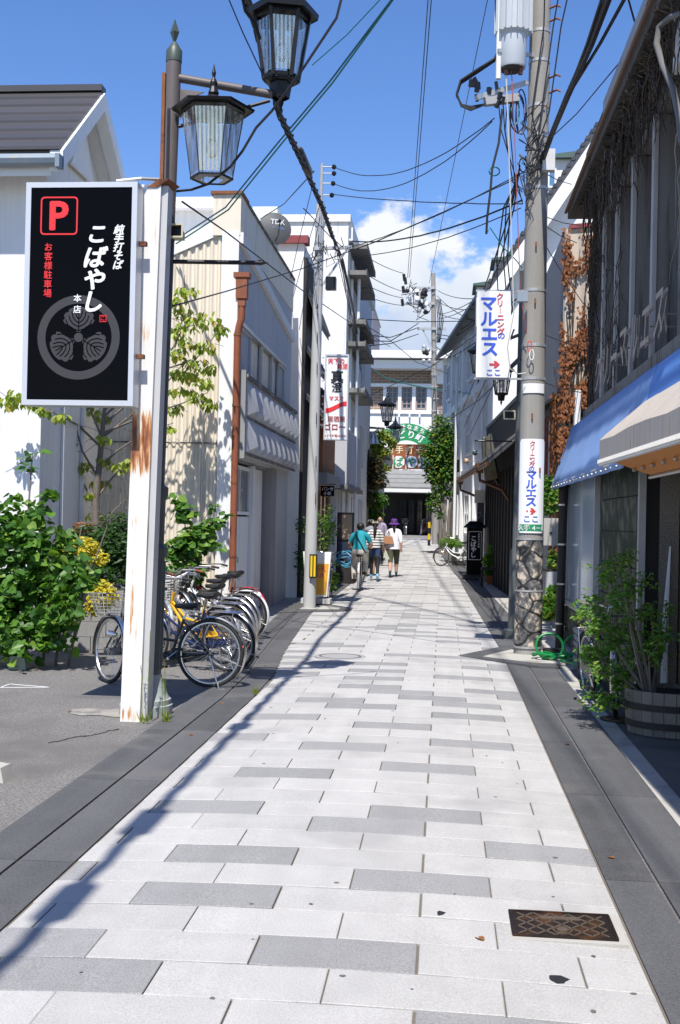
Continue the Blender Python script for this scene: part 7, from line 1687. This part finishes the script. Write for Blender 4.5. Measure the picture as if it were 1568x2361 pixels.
MB().obox(o_, (.05,0,.02), (0,.006,0), (-.06,0,.13)).build('paper', M('map_paper', (.45,.47,.36), .8, var=.2, scale=30), FO)
# person in grey cap, yellow shoes hidden behind
J3 = walk(ph=1); 
def ex3(P):
    h = Vector(J3['hed']); head_bits(P, J3, m_hair, 1); b = MB(); b.ball(h+Vector((0,0,.04)), (.10,.115,.085), 14, 8); b.prism([h+Vector((-.08,.09,.03)), h+Vector((.08,.09,.03)), h+Vector((.05,.18,.02)), h+Vector((-.05,.18,.02))], (0,0,.012)); b.build('cap', M('cap_grey', (.42,.43,.50), .8), P, True, True)
m_gt = M('shirt_grey', (.24,.25,.28), .9, var=.1); m_ysh = M('shoe_yellow', (.55,.33,.01), .5)
person('person in grey baseball cap and grey shirt walking ahead of the striped woman', (-2.20,34.6,gz(34.6)+.012), R(0), J3, BASE, [m_skin,m_gt,m_khaki,m_ysh,m_skin], zone(1,.6,.92,1.1), ex3, 1.02)
BP = thing('backpack', 'dark grey backpack on the person in the grey cap', 'bag', (-2.20,34.45,gz(34.6)+1.0)); b = MB(); b.hexa([Vector((-2.20,34.45,gz(34.6)+1.0))+Vector(v) for v in ((-.14,-.06,0),(.14,-.06,0),(.14,.05,0),(-.14,.05,0),(-.11,-.03,.36),(.11,-.03,.36),(.11,.05,.36),(-.11,.05,.36))]); b.build('pack', M('pack_grey', (.07,.07,.08), .8), BP)
# old man coming towards us
J4 = walk(ph=1, lean=.03); J4['hed'] = (0,.12,1.55); J4['top'] = (0,.13,1.62); J4['chin'] = (0,.10,1.48)
R4 = dict(BASE); R4.update(shl=.085, shr=.085, che=(.18,.125), wai=(.165,.125), ell=.058, elr=.058)
m_lav = M('shirt_lavender', (.33,.29,.38), .85, var=.06); m_trou = M('trousers_dark', (.025,.025,.03), .85)
def ex4(P):
    head_bits(P, J4, None, 1); h = Vector(J4['hed']); 
    b = MB(); b.ball(h+Vector((0,-.05,.02)), (.088,.062,.09), 12, 8); b.build('hair', m_hairg, P, True, True)
person('grey haired man in lavender shirt walking towards the camera', (-2.22,40.0,gz(40)+.012), R(182), J4, R4, [m_skin,m_lav,m_trou,m_hair,m_trou], zone(1,1.15,.95,3,), ex4, 1.04)
# cyclist seated on the bicycle
JR = dict(pel=(0,-.02,.96), wai=(0,.0,1.08), che=(0,.06,1.24), nkb=(0,.11,1.37), nck=(0,.13,1.43), chin=(0,.16,1.475), hed=(0,.165,1.55), top=(0,.16,1.62),
  shl=(-.175,.10,1.325), ell=(-.27,.16,1.09), wrl=(-.26,.38,1.03), hal=(-.25,.45,1.02), shr=(.175,.10,1.325), elr=(.27,.16,1.09), wrr=(.26,.38,1.03), har=(.25,.45,1.02),
  hil=(-.10,0,.93), knl=(-.15,.27,.58), anl=(-.13,.16,.20), tol=(-.14,.28,.16), hir=(.10,0,.93), knr=(.13,.36,.72), anr=(.12,.28,.38), tor=(.12,.40,.37))
RR = dict(BASE); RR.update(pel=(.175,.13), wai=(.165,.125), che=(.175,.125), shl=.085, shr=.085, ell=.052, elr=.052, hil=.115, hir=.115, knl=.085, knr=.085, anl=.06, anr=.06)
m_teal = M('tshirt_teal', (.015,.27,.33), .85, var=.05); m_pantl = M('trousers_pale', (.52,.49,.45), .9, var=.05); m_shob = M('shoe_brown', (.05,.035,.025), .6)
def exR(P):
    head_bits(P, JR, m_hair, 1)
    MB().tube([(-.12,.02,1.37),(-.05,-.09,1.28),(.08,-.135,1.05),(.16,-.10,.92)], .014, 6).build('bag_strap', m_hair, P, False, True)
person('cyclist in teal shirt and pale trousers riding away on the left', (RB[0],RB[1]+.23,0), R(2), JR, RR, [m_skin,m_teal,m_pantl,m_shob,m_pantl], zone(1,.75,.98,3), exR, 1.02)
# ------------------------------------------------------------------ vegetation
m_bark = M('bark', (.17,.145,.12), .9, var=.25, scale=12, bump=.4)
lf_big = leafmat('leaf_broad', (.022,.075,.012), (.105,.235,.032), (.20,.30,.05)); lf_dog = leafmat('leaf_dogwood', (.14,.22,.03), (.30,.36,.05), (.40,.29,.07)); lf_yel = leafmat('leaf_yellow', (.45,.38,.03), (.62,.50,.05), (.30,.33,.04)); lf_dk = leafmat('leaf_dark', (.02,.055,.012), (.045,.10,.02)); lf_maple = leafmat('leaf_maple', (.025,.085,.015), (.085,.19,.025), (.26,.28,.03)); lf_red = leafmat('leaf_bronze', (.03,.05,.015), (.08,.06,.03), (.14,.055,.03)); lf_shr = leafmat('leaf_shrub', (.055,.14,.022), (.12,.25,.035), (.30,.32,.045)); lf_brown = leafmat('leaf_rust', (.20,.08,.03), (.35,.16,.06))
def rnd_dir(q, up=.3):
    v = Vector((q.gauss(0,1), q.gauss(0,1), q.gauss(0,1)+up)); return v.normalized()
def round_leaf(b, c, d, nrm, L, fold=.18):
    d = d.normalized(); s = d.cross(nrm); s = s.normalized() if s.length > 1e-6 else d.orthogonal().normalized(); nn = s.cross(d)
    base = len(b.v)
    for u, v in ((.06,0),(-.02,.22),(.16,.43),(.48,.46),(.8,.26),(1.0,0),(.8,-.26),(.48,-.46),(.16,-.43),(-.02,-.22)): b.v.append(c + d*(u*L) + s*(v*L) + nn*(abs(v)*L*fold - u*u*L*.16))
    b.face([base,base+1,base+2,base+3,base+4,base+5]); b.face([base,base+5,base+6,base+7,base+8,base+9])
def vol_points(q, blobs, n, clump=0, sg=.05):
    """points in a set of ellipsoid blobs (centre, radii), denser near their shells"""
    tot = sum(r[0]*r[1]*r[2] for _, r in blobs); out = []
    for c, r in blobs:
        k = max(3, int(n*(r[0]*r[1]*r[2])/tot))
        for i in range(k):
            if clump and i % clump:
                p0, d0 = out[-1]; d = (d0*1.2+rnd_dir(q, 0)).normalized(); out.append((p0+Vector((q.gauss(0,sg), q.gauss(0,sg), q.gauss(0,sg*.9))), d)); continue
            d = rnd_dir(q, 0); rr = q.random()**.45
            out.append((Vector(c)+Vector((d.x*r[0]*rr, d.y*r[1]*rr, d.z*r[2]*rr)), d))
    return out
BIGLEAF = []
for k in range(5):
    q = random.Random(60+k); b = MB(); round_leaf(b, Vector((0,0,0)), Vector((1,0,0)), Vector((0,0,1)), 1.0, .12+.05*k); BIGLEAF.append(b.mesh('leaf')); BIGLEAF[-1].materials.append(lf_big)
def leafy(name, label, cat, base, blobs, n, L, mat, seed, nobj=0, round_=True, stems=None, stem_r=.012, droop=.35, group=None, up=.6, kindname='foliage', clump=0):
    q = random.Random(seed); T = thing(name, label, cat, base, group)
    pts = vol_points(q, blobs, n, clump, L*.42)
    if nobj: pts.sort(key=lambda pd: (pd[0].y - pd[0].z*.3 - pd[1].y*-.2))
    b = MB()
    for i, (p, d) in enumerate(pts):
        nrm = (Vector((q.gauss(0,.45), q.gauss(0,.45)-.35, up)) + d*.7).normalized(); a = q.uniform(0, 2*math.pi)
        dr = Vector((math.cos(a), math.sin(a), -droop*q.uniform(.3,1.6))) + d*.3; ll = L*q.uniform(.5,1.25)
        if i < nobj:
            dr.normalize(); s = dr.cross(nrm).normalized(); nn = s.cross(dr)
            o = bpy.data.objects.new('leaf', q.choice(BIGLEAF)); COL.objects.link(o); o.parent = T
            o.matrix_local = Matrix.Translation(p-Vector(base)) @ Matrix((dr*ll, s*ll, nn*ll)).transposed().to_4x4()
        elif round_: round_leaf(b, p, dr, nrm, ll)
        else: leaf_poly(b, p, dr, nrm, ll, ll*.5, .25)
    tag(b.build(kindname, mat, T), kind='stuff')
    if stems:
        sb = MB()
        for pl in stems: sb.tube(pl, [lerp(stem_r, stem_r*.3, i/(len(pl)-1)) for i in range(len(pl))], 6)
        tag(sb.build('stems', m_bark, T, True), kind='stuff')
    return T
def B_(x, y, Y, r, k=1.0, ry=None):
    p = at(x, y, Y); m = Y/FPX; return (p, (r*m, (ry or r)*m*.8, r*m*k))
# broad-leaved shrub, lower left
Yv = 12.9
bl = [B_(50,1350,Yv,75,1.0), B_(120,1330,Yv,65), B_(20,1250,Yv,70), B_(95,1250,Yv,62), B_(160,1390,Yv-.3,55), B_(60,1190,Yv+.2,50), B_(30,1440,Yv-.2,70), B_(110,1450,Yv-.3,60,.8), B_(50,1485,Yv-.4,60,.6), B_(170,1300,Yv,45), B_(105,1150,Yv+.2,26,1.5), B_(60,1090,Yv+.3,22,1.7), B_(85,1050,Yv+.3,12,1.0), B_(-40,1400,Yv,90), B_(-60,1250,Yv+.2,90), B_(205,1335,Yv-.2,28), B_(165,1345,Yv-.3,40)]
g0 = at(80,1520,12.9); base = (g0.x,12.9,-.04)
leafy('leafy_shrub', 'large broad-leaved green shrub at the left edge of the parking lot', 'shrub', base, bl, 3800, .112, lf_big, 1, 300, True, [[Vector((g0.x+dx,12.9,-.04)), Vector((g0.x+dx*1.4,12.9,.8)), Vector((g0.x+dx*2,13,1.6))] for dx in (-.5,-.3,-.1,.1,.25,.4)]+[[at(70,1300,13.1),at(65,1180,13.2),at(75,1045,13.2)]], .02, clump=7)
# dark inside mass of twigs/leaves behind the shrub
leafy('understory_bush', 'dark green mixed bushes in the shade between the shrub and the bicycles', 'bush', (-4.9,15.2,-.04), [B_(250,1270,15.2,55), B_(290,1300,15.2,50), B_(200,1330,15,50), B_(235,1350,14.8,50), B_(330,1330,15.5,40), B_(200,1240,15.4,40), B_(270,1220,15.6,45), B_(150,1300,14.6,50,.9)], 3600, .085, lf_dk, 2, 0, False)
leafy('yellow_shrub', 'bright yellow-leaved small shrub beside the broad-leaved bush', 'shrub', (-4.9,14.2,-.04), [B_(190,1262,14.1,42,.62), B_(165,1275,14,30,.6), B_(225,1285,14.1,26,.6), B_(240,1370,13.8,36,1.0), B_(215,1400,13.8,22)], 1900, .06, lf_yel, 3, 0, False, [[Vector((-4.85,14.2,-.04)), at(195,1330,14.2), at(195,1265,14.2)]], .015)
leafy('rusty_shoot', 'cluster of rust coloured compound leaves beside the tree trunk', 'shrub', (-4.9,15.8,0), [B_(185,1216,15.6,24,.6), B_(205,1212,15.6,14,.6)], 150, .07, lf_brown, 4, 0, False, [[Vector((-4.9,15.8,0)), at(190,1230,15.7)]], .01)
# plant by the bicycles
p_ = at(440,1300,17); leafy('leafy_plant', 'leafy green plant standing between the bicycles and the cream wall', 'plant', (p_.x,17.0,-.04), [B_(440,1250,17,46,.8), B_(470,1230,17,34), B_(425,1180,17.1,28,.9), B_(405,1150,17.1,16), B_(500,1205,17,22,.6), B_(520,1190,17,12), B_(485,1170,17,12), B_(400,1270,17,30), B_(500,1262,16.9,14), B_(440,1310,17,34), B_(390,1320,16.8,28)], 900, .12, lf_big, 5, 0, True, [[Vector((p_.x,17,-.04)), at(440,1260,17), at(410,1150,17.1)], [Vector((p_.x,17,-.04)), at(460,1260,17), at(520,1190,17)], [Vector((p_.x,17,-.04)), at(450,1240,17), at(485,1170,17)]], .014)
# dogwood
Yt = 17.3; q = random.Random(9)
tr = thing('dogwood_tree', 'slender dogwood with yellow-green drooping leaves in front of the cream wall', 'tree', (at(222,1300,Yt).x,Yt,-.04))
trunk = MB(); g1 = at(222,1300,Yt); P_ = [Vector((g1.x,Yt,-.05)), at(222,1240,Yt), at(220,1150,Yt), at(228,1080,Yt), at(235,1010,Yt), at(240,950,Yt), at(250,880,Yt)]
trunk.tube(P_, [.075,.07,.062,.05,.04,.028,.015], 9); trunk.build('trunk', m_bark, tr, True)
br = MB(); tips = []
brs = [((235,1010),(300,960),(370,900),(430,830)), ((238,980),(330,900),(400,800),(440,720),(425,665)), ((240,950),(300,850),(400,760),(470,745)), ((235,1000),(330,960),(420,930),(480,905)), ((228,1080),(270,1040),(330,1000),(400,975)), ((232,1030),(180,980),(120,950),(20,920)), ((225,1100),(190,1040),(175,985),(165,950)), ((222,1150),(260,1100),(295,1070)), ((221,1170),(190,1110),(170,1080)), ((222,1230),(250,1190),(290,1150)), ((240,960),(350,860),(450,830),(515,750)), ((300,850),(380,740),(400,690)), ((222,1250),(245,1215),(275,1190),(300,1130)), ((235,1010),(210,950),(195,900))]
for bp_ in brs:
    pts = [at(x,y,(Yt+q.uniform(-.25,.25) if i else Yt) if x > 150 else 15.0) for i,(x,y) in enumerate(bp_)]; br.tube(pts, [lerp(.022,.006,i/(len(pts)-1)) for i in range(len(pts))], 5)
    for i in range(len(pts)-1):
        for k in range(3):
            a = pts[i].lerp(pts[i+1], q.random()); e_ = a + Vector((q.uniform(-.3,.3), q.uniform(-.2,.2), q.uniform(-.12,.25))); br.tube([a, a.lerp(e_,.5)+Vector((0,0,.02)), e_], .004, 4)
tag(br.build('branches', m_bark, tr), kind='stuff')
cl = [(430,668,30),(408,690,24),(420,720,28),(475,735,40),(510,752,16),(445,745,34),(410,760,30),(430,790,34),(470,800,34),(505,765,18),(410,815,26),(450,835,34),(480,850,26),(435,865,34),(470,880,28),(420,900,32),(455,915,34),(480,930,22),(400,940,28),(410,860,26),(40,912,34),(15,925,28),(70,930,24),(140,960,22),(100,945,18),(165,985,18),(210,945,20),(235,960,22),(165,1020,16),(190,1075,26),(165,1090,20),(235,1010,18),(240,1060,20),(275,1075,24),(295,1065,16),(230,1110,24),(210,1140,14),(220,1190,22),(390,985,16)]
pts = []
for (x, y, r) in cl:
    Yc = (Yt+q.uniform(-.3,.3)) if x > 150 else 15.0; c = at(x,y,Yc); m = Yc/FPX
    for i in range(int(r*1.1)):
        d = rnd_dir(q,0); pts.append(c + Vector((d.x*r*m*q.random()**.5, d.y*r*m*.8, d.z*r*m*.55*q.random()**.5)))
q.shuffle(pts); DL = []
for k in range(4):
    b = MB(); leaf_poly(b, Vector((0,0,0)), Vector((1,0,0)), Vector((0,0,1)), 1.0, .58, .22+.08*k); DL.append(b.mesh('leaf')); DL[-1].materials.append(lf_dog)
b = MB()
for i, p in enumerate(pts):
    a = q.uniform(0,2*math.pi); dr = Vector((math.cos(a)*.7, math.sin(a)*.7, -q.uniform(.35,1.4))).normalized(); nrm = Vector((math.cos(a)*.8,math.sin(a)*.8-.3,.8)).normalized(); ll = q.uniform(.085,.13)
    if i < 300:
        s = dr.cross(nrm).normalized(); nn = s.cross(dr); o = bpy.data.objects.new('leaf', q.choice(DL)); COL.objects.link(o); o.parent = tr; o.matrix_local = Matrix.Translation(p-ROOT[tr.name]) @ Matrix((dr*ll, s*ll, nn*ll)).transposed().to_4x4()
    else: leaf_poly(b, p, dr, nrm, ll, ll*.58, .3)
tag(b.build('crown', lf_dog, tr), kind='stuff')
# climbing plant by the pole
p_ = at(752,1380,25); leafy('climbing_plant', 'light green climbing plant with pink blooms behind the concrete pole', 'plant', (p_.x,25.2,0), [B_(750,1200,25.2,24,1.2), B_(755,1240,25.2,20,1.2), B_(762,1175,25.2,14), B_(740,1280,25.2,22,1.0), B_(758,1215,25.2,24), B_(745,1330,25,20,1.3), B_(765,1330,24.8,20,1.0), B_(770,1300,24.9,14)], 900, .075, lf_shr, 6, 0, False, [[Vector((p_.x,25.2,0)), at(748,1290,25.2), at(755,1190,25.2)], [Vector((p_.x+.1,25.2,0)), at(760,1260,25.2), at(766,1165,25.2)]], .012)
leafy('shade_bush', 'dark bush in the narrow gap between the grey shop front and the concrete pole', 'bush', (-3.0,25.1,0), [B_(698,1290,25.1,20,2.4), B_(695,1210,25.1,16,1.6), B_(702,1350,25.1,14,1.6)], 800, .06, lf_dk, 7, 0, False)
leafy('pavement_plant', 'bright green leafy plant beside the parked bicycle at the beer sign', 'plant', (at(768,1340,25).x,24.6,0), [B_(768,1330,24.6,14,1.2), B_(764,1350,24.4,12,1.0)], 200, .08, lf_shr, 8, 0, True)
# far trees
def tree(name, label, base, trunkpts, r0, blobs, n, L, mat, seed, group='trees beside the far pavement'):
    T = leafy(name, label, 'tree', base, blobs, n, L, mat, seed, 0, False, None, group=group, kindname='crown')
    for tp in trunkpts: MB().tube(tp, [lerp(r0, r0*.35, i/(len(tp)-1)) for i in range(len(tp))], 7).build('trunk', m_bark, T, True)
    return T
Y5 = 49.0
xb = at(1032,1240,Y5)
tree('maple_tree', 'green maple with yellowing tips growing round the distant pole on the right', (xb.x,Y5,gz(Y5)), [[Vector((xb.x,Y5,gz(Y5)-.05)), at(1036,1180,Y5), at(1044,1130,Y5), at(1040,1060,Y5)], [Vector((xb.x-.3,Y5,gz(Y5)-.05)), at(1018,1170,Y5), at(1022,1090,Y5), at(1025,1000,Y5)], [Vector((xb.x-.15,Y5,gz(Y5)-.05)), at(1026,1180,Y5), at(1018,1120,Y5), at(1008,1040,Y5)]], .09,
  [B_(1020,1040,Y5,38), B_(1000,1060,Y5,32), B_(1040,1020,Y5,34), B_(1025,985,Y5,26), B_(1005,1000,Y5,24), B_(1050,1050,Y5,26), B_(1025,1090,Y5,32), B_(1000,1095,Y5,24), B_(1045,1085,Y5,22), B_(1010,1130,Y5,22), B_(1000,1160,Y5,20), B_(1030,1130,Y5,18), B_(1060,990,Y5,14), B_(990,1035,Y5,22), B_(1012,965,Y5,16), B_(1015,1185,Y5,14), B_(1064,1015,Y5,12)], 5200, .17, lf_maple, 12)
Y6 = 50.0; xb = at(868,1260,Y6)
tree('dogwood_tree', 'yellow-green tree behind the far lamp post on the left', (xb.x,Y6,gz(Y6)), [[Vector((xb.x,Y6,gz(Y6)-.05)), at(868,1180,Y6), at(870,1090,Y6), at(880,1020,Y6)]], .09, [B_(880,1000,Y6,20,.7), B_(895,1015,Y6,20,.6), B_(870,1030,Y6,18,.7), B_(885,1040,Y6,18,.6), B_(862,1010,Y6,12), B_(905,1030,Y6,10,.6), B_(872,1070,Y6,18,.7), B_(890,1080,Y6,12,.6), B_(870,1050,Y6,16)], 1300, .17, lf_dog, 13)
Y7 = 46.0; xb = at(845,1265,Y7)
tree('bronze_maple', 'dark bronze-leaved maple between the far lamp post and the brick hall', (xb.x,Y7,gz(Y7)), [[Vector((xb.x,Y7,gz(Y7)-.05)), at(846,1180,Y7), at(850,1100,Y7)]], .09, [B_(850,1080,Y7,30,.9), B_(870,1110,Y7,26,.8), B_(842,1120,Y7,24), B_(865,1070,Y7,22), B_(835,1050,Y7,22,1.2), B_(880,1095,Y7,14), B_(845,1150,Y7,20)], 2600, .15, lf_red, 14)
tree('green_tree', 'dark green tree under the bronze maple at the far left', (xb.x+.3,47.5,gz(47)), [[Vector((xb.x+.3,47.5,gz(47)-.05)), at(858,1200,47.5), at(864,1140,47.5)]], .07, [B_(865,1150,47.5,22,.9), B_(880,1160,47.5,14), B_(850,1180,47.5,20), B_(868,1190,47.5,16,1.0), B_(838,1210,47.5,16,1.3), B_(885,1150,47.5,12)], 1900, .15, lf_maple, 15)
leafy('hedge', 'clipped light green hedge on the right pavement before the white building', 'hedge', (1.0,43,gz(43)), [B_(1035,1248,43,14,1.0,40), B_(1048,1250,43,14,.9,40), B_(1024,1250,44,12,.9,40), B_(1060,1256,42,10,.9,30)], 2400, .07, lf_shr, 16, 0, False)
MB_p = MB().box(.35,.95,41.2,46.5,gz(43)-.1,gz(43)+.28); hp_ = thing('planter_box', 'low dark planter box holding the clipped hedge', 'planter', (.65,43.5,gz(43))); MB_p.build('box', m_darkwood, hp_)
leafy('potted_grass', 'reed-like potted grasses beside the standing lantern sign', 'plant', (1.15,32.9,0), [B_(1130,1300,32.6,16,1.3), B_(1142,1280,32.6,14,1.6), B_(1128,1325,32.6,12,.8)], 500, .16, lf_shr, 17, 0, False, droop=-.5)
leafy('ivy_patch', 'green living ivy at the foot of the brown ivy wall', 'ivy', (2.0,18.9,0), [B_(1268,1150,18.9,22,1.6), B_(1262,1110,18.9,14,1.2), B_(1275,1290,18.9,14,1.6), B_(1268,1245,18.9,10,1.2)], 700, .07, lf_shr, 18, 0, True)
leafy('grass_patch', 'rough green grass in the gap between the pole and the downpipe', 'grass', (1.75,17.6,0), [B_(1268,1400,17.6,16,1.6), B_(1262,1420,17.4,14,1.0), B_(1276,1370,17.8,10,1.6)], 900, .11, lf_shr, 19, 0, False, droop=-1.2)
p_ = at(1273,1350,18); WB = thing('white_sack', 'pale sack hanging on a low rail between the pole and the downpipe', 'sack', (p_.x,18.0,0)); MB().hexa([(p_.x-.12,18,.28),(p_.x+.14,18,.30),(p_.x+.14,18.06,.30),(p_.x-.12,18.06,.28),(p_.x-.09,17.98,.98),(p_.x+.12,17.98,1.0),(p_.x+.12,18.03,1.0),(p_.x-.09,18.03,.98)]).build('cloth', M('sack_pale', (.45,.46,.48), .9, var=.1), WB); MB().box(p_.x-.25,p_.x+.25,17.99,18.02,.99,1.03).build('rail', m_darkwood, WB)
for x_ in (-.24,.24): MB().box(p_.x+x_-.015,p_.x+x_+.015,17.99,18.02,-.04,.99).build('stake', m_darkwood, WB)
# weeds
for i, (x_, y_, r_, lab) in enumerate(((-2.50,9.50,.10,'tall thin weed growing at the foot of the white post'),(-2.32,9.55,.08,'seeding weed in front of the lamp post base'),(-2.80,10.25,.09,'low weed left of the white post'),(-1.83,11.2,.05,'tiny tuft of grass at the kerb edge by the nearest bicycle'))):
    q = random.Random(90+i); T = thing('weed', lab, 'weed', (x_,y_,-.04)); b = MB()
    for k in range(20):
        a = q.uniform(0,2*math.pi); h = q.uniform(.04,.12); leaf_poly(b, Vector((x_+q.uniform(-r_,r_)*.4,y_+q.uniform(-r_,r_)*.3,-.03)), Vector((math.cos(a)*.6,math.sin(a)*.6,1)), Vector((math.cos(a),math.sin(a),-.3)), h, .011, .2)
    if i < 2:
        for k in range(3): 
            hx = q.uniform(-.05,.05); b.tube([(x_+hx,y_,-.03),(x_+hx*1.5,y_,.35),(x_+hx*2.2,y_-.02,.75-.15*k-.25*i)], .0025, 4)
            for j in range(30): z_ = q.uniform(.25,.75-.15*k-.25*i); leaf_poly(b, Vector((x_+hx*(1+1.2*z_/.75),y_,z_)), Vector((q.gauss(0,1),q.gauss(0,1),.4)), Vector((0,0,1)), .02, .006, .2)
    tag(b.build('blades', lf_dog, T), kind='stuff')
# planter barrel with shrub
PX, PY = 2.0, 9.95
m_stave = M('stave_wood', (.19,.165,.135), .9, var=.2, streak=.3, rnd=.22); m_hoop = M('hoop_iron', (.03,.024,.02), .8, var=.3)
PN = thing('planter_barrel', 'wide wooden half-barrel planter with iron hoops by the shop door', 'planter', (PX,PY,-.03))
n = 26; RX_, RY_ = .42, .34
for k in range(n):
    a0, a1 = 2*math.pi*k/n, 2*math.pi*(k+.95)/n; b = MB(); pr_ = []
    for (s_, z_) in ((.93,-.03),(1.0,.16),(1.0,.34)):
        for (a, ss) in ((a0,s_),(a1,s_),(a1,s_-.06),(a0,s_-.06)): pr_.append((PX+math.cos(a)*RX_*ss, PY+math.sin(a)*RY_*ss, z_))
    for l in range(2): b.hexa([pr_[4*l+3],pr_[4*l+2],pr_[4*l+1],pr_[4*l],pr_[4*l+7],pr_[4*l+6],pr_[4*l+5],pr_[4*l+4]])
    b.build('stave', m_stave, PN)
for z_, s_ in ((.06,.975),(.21,1.01)):
    b = MB(); b.lathe([(1,-.028),(1.012,-.028),(1.012,.028),(1,.028)], 30, (0,0,z_))
    for v in b.v: v.x, v.y = PX+v.x*RX_*s_, PY+v.y*RY_*s_
    b.build('hoop', m_hoop, PN)
b = MB(); b.lathe([(.001,.30),(.95,.30)], 26, (0,0,0))
for v in b.v: v.x, v.y = PX+v.x*RX_, PY+v.y*RY_
b.build('soil', m_darkwood, PN)
q = random.Random(33); stems = []
root = Vector((1.80,PY,.30))
tipsP = [(1400,1330),(1360,1390),(1345,1420),(1390,1440),(1355,1500),(1375,1550),(1420,1300),(1450,1290),(1440,1360),(1480,1340),(1420,1480),(1460,1450),(1500,1420),(1530,1470),(1400,1600),(1380,1610),(1430,1560),(1500,1500),(1540,1400)]
blb = []
for (x, y) in tipsP:
    t_ = at(x,y,PY+q.uniform(-.25,.35)); mid = root.lerp(t_, .5)+Vector((q.uniform(-.08,.08),q.uniform(-.1,.1),q.uniform(-.03,.1))); stems.append([root+Vector((q.uniform(-.05,.05),0,-.05)), mid, t_]); r_ = q.uniform(.085,.15)
    blb.append((t_, (r_, r_, r_*.75))); blb.append((mid.lerp(t_,.5), (r_*.9, r_*.9, r_*.7)))
leafy('potted_shrub', 'sprawling green shrub growing from the half-barrel planter', 'shrub', (1.80,PY,.28), blb, 4600, .042, lf_shr, 34, 0, False, stems, .014, clump=9)
# green hose
q = random.Random(41); HO = thing('garden_hose', 'tangled bright green garden hose at the foot of the thick pole', 'hose', (1.45,14.6,0)); m_hose = M('hose_green', (.005,.20,.045), .3)
def hl(pts, nm='hose'): MB().tube(pts, .016, 8).build(nm, m_hose, HO, True)
pts = []
for i in range(60):
    a = i*.33; r_ = .20+.07*math.sin(i*.21); pts.append((1.44+math.cos(a)*r_*1.1+.002*i, 14.75+math.sin(a)*r_*.8, .03+.05*abs(math.sin(i*.4))))
hl(pts)
hl([(1.38+math.cos(a)*.17, 14.7+math.sin(a)*.05, .17+math.sin(a)*.16) for a in [k*2*math.pi/20 for k in range(21)]]); hl([(1.70+math.cos(a)*.15, 14.6+math.sin(a)*.05, .17+math.sin(a)*.15) for a in [k*2*math.pi/20 for k in range(21)]])
hl([(1.5,14.5,.02),(1.62,14.2,.02),(1.75,13.7,.02),(1.70,13.0,.02),(1.66,12.2,.02)])
MB().box(1.32,1.55,14.85,15.0,0,.12).build('reel', m_darkwood, HO)
# stone kerb block and odds at the left edge
for i, (x_, y_, w_, lab) in enumerate(((at(0,1740,7).x-.16,7.3,.10,'broken concrete kerb block at the left picture edge'),(at(0,1500,12).x,12.6,.10,'small square stone block under the leafy shrub'))):
    o = thing('stone_block', lab, 'stone block', (x_,y_,-.04)); q = random.Random(i); MB().hexa([(x_-w_,y_-w_,-.05),(x_+w_,y_-w_*.8,-.05),(x_+w_*1.1,y_+w_,-.05),(x_-w_,y_+w_,-.05),(x_-w_*.9,y_-w_*.8,.06+.04*i),(x_+w_*.7,y_-w_*.6,.05+.05*i),(x_+w_*.8,y_+w_*.8,.05+.05*i),(x_-w_*.8,y_+w_*.8,.07+.04*i)]).build('block', m_conc, o)
lowall = thing('block_wall', 'low concrete block wall behind the leafy shrub', 'wall', (-5.5,14.2,0))
for i in range(8):
    for j in range(4): MB().box(-6.9+i*.40+(.2 if j % 2 else 0),-6.51+i*.40+(.2 if j % 2 else 0),14.35,14.47,-.05+j*.20,.145+j*.20).build('block', m_concg, lowall)
# fallen leaves
q = random.Random(71)
for i in range(9):
    x_, y_ = ((.2,4.75),(-2.0,9.0),(-2.05,10.6),(-1.95,12.6),(-2.1,13.4),(1.0,9.2),(.93,6.1),(-.7,15.2),(-3.3,9.9))[i]
    b = MB(); leaf_poly(b, Vector((x_,y_,surf(x_,y_)+.006 if x_ > -2.4 else -.035)), Vector((q.gauss(0,1),q.gauss(0,1),.05)), Vector((0,0,1)), .07 if i == 0 else .045, .035, .3)
    tag(b.build('fallen_leaf', lf_brown), 'single curled brown leaf lying on the pale paving' if i == 0 else 'small dry brown leaf lying on the kerb or paving', 'leaf', None if i == 0 else 'dry leaves on the ground')
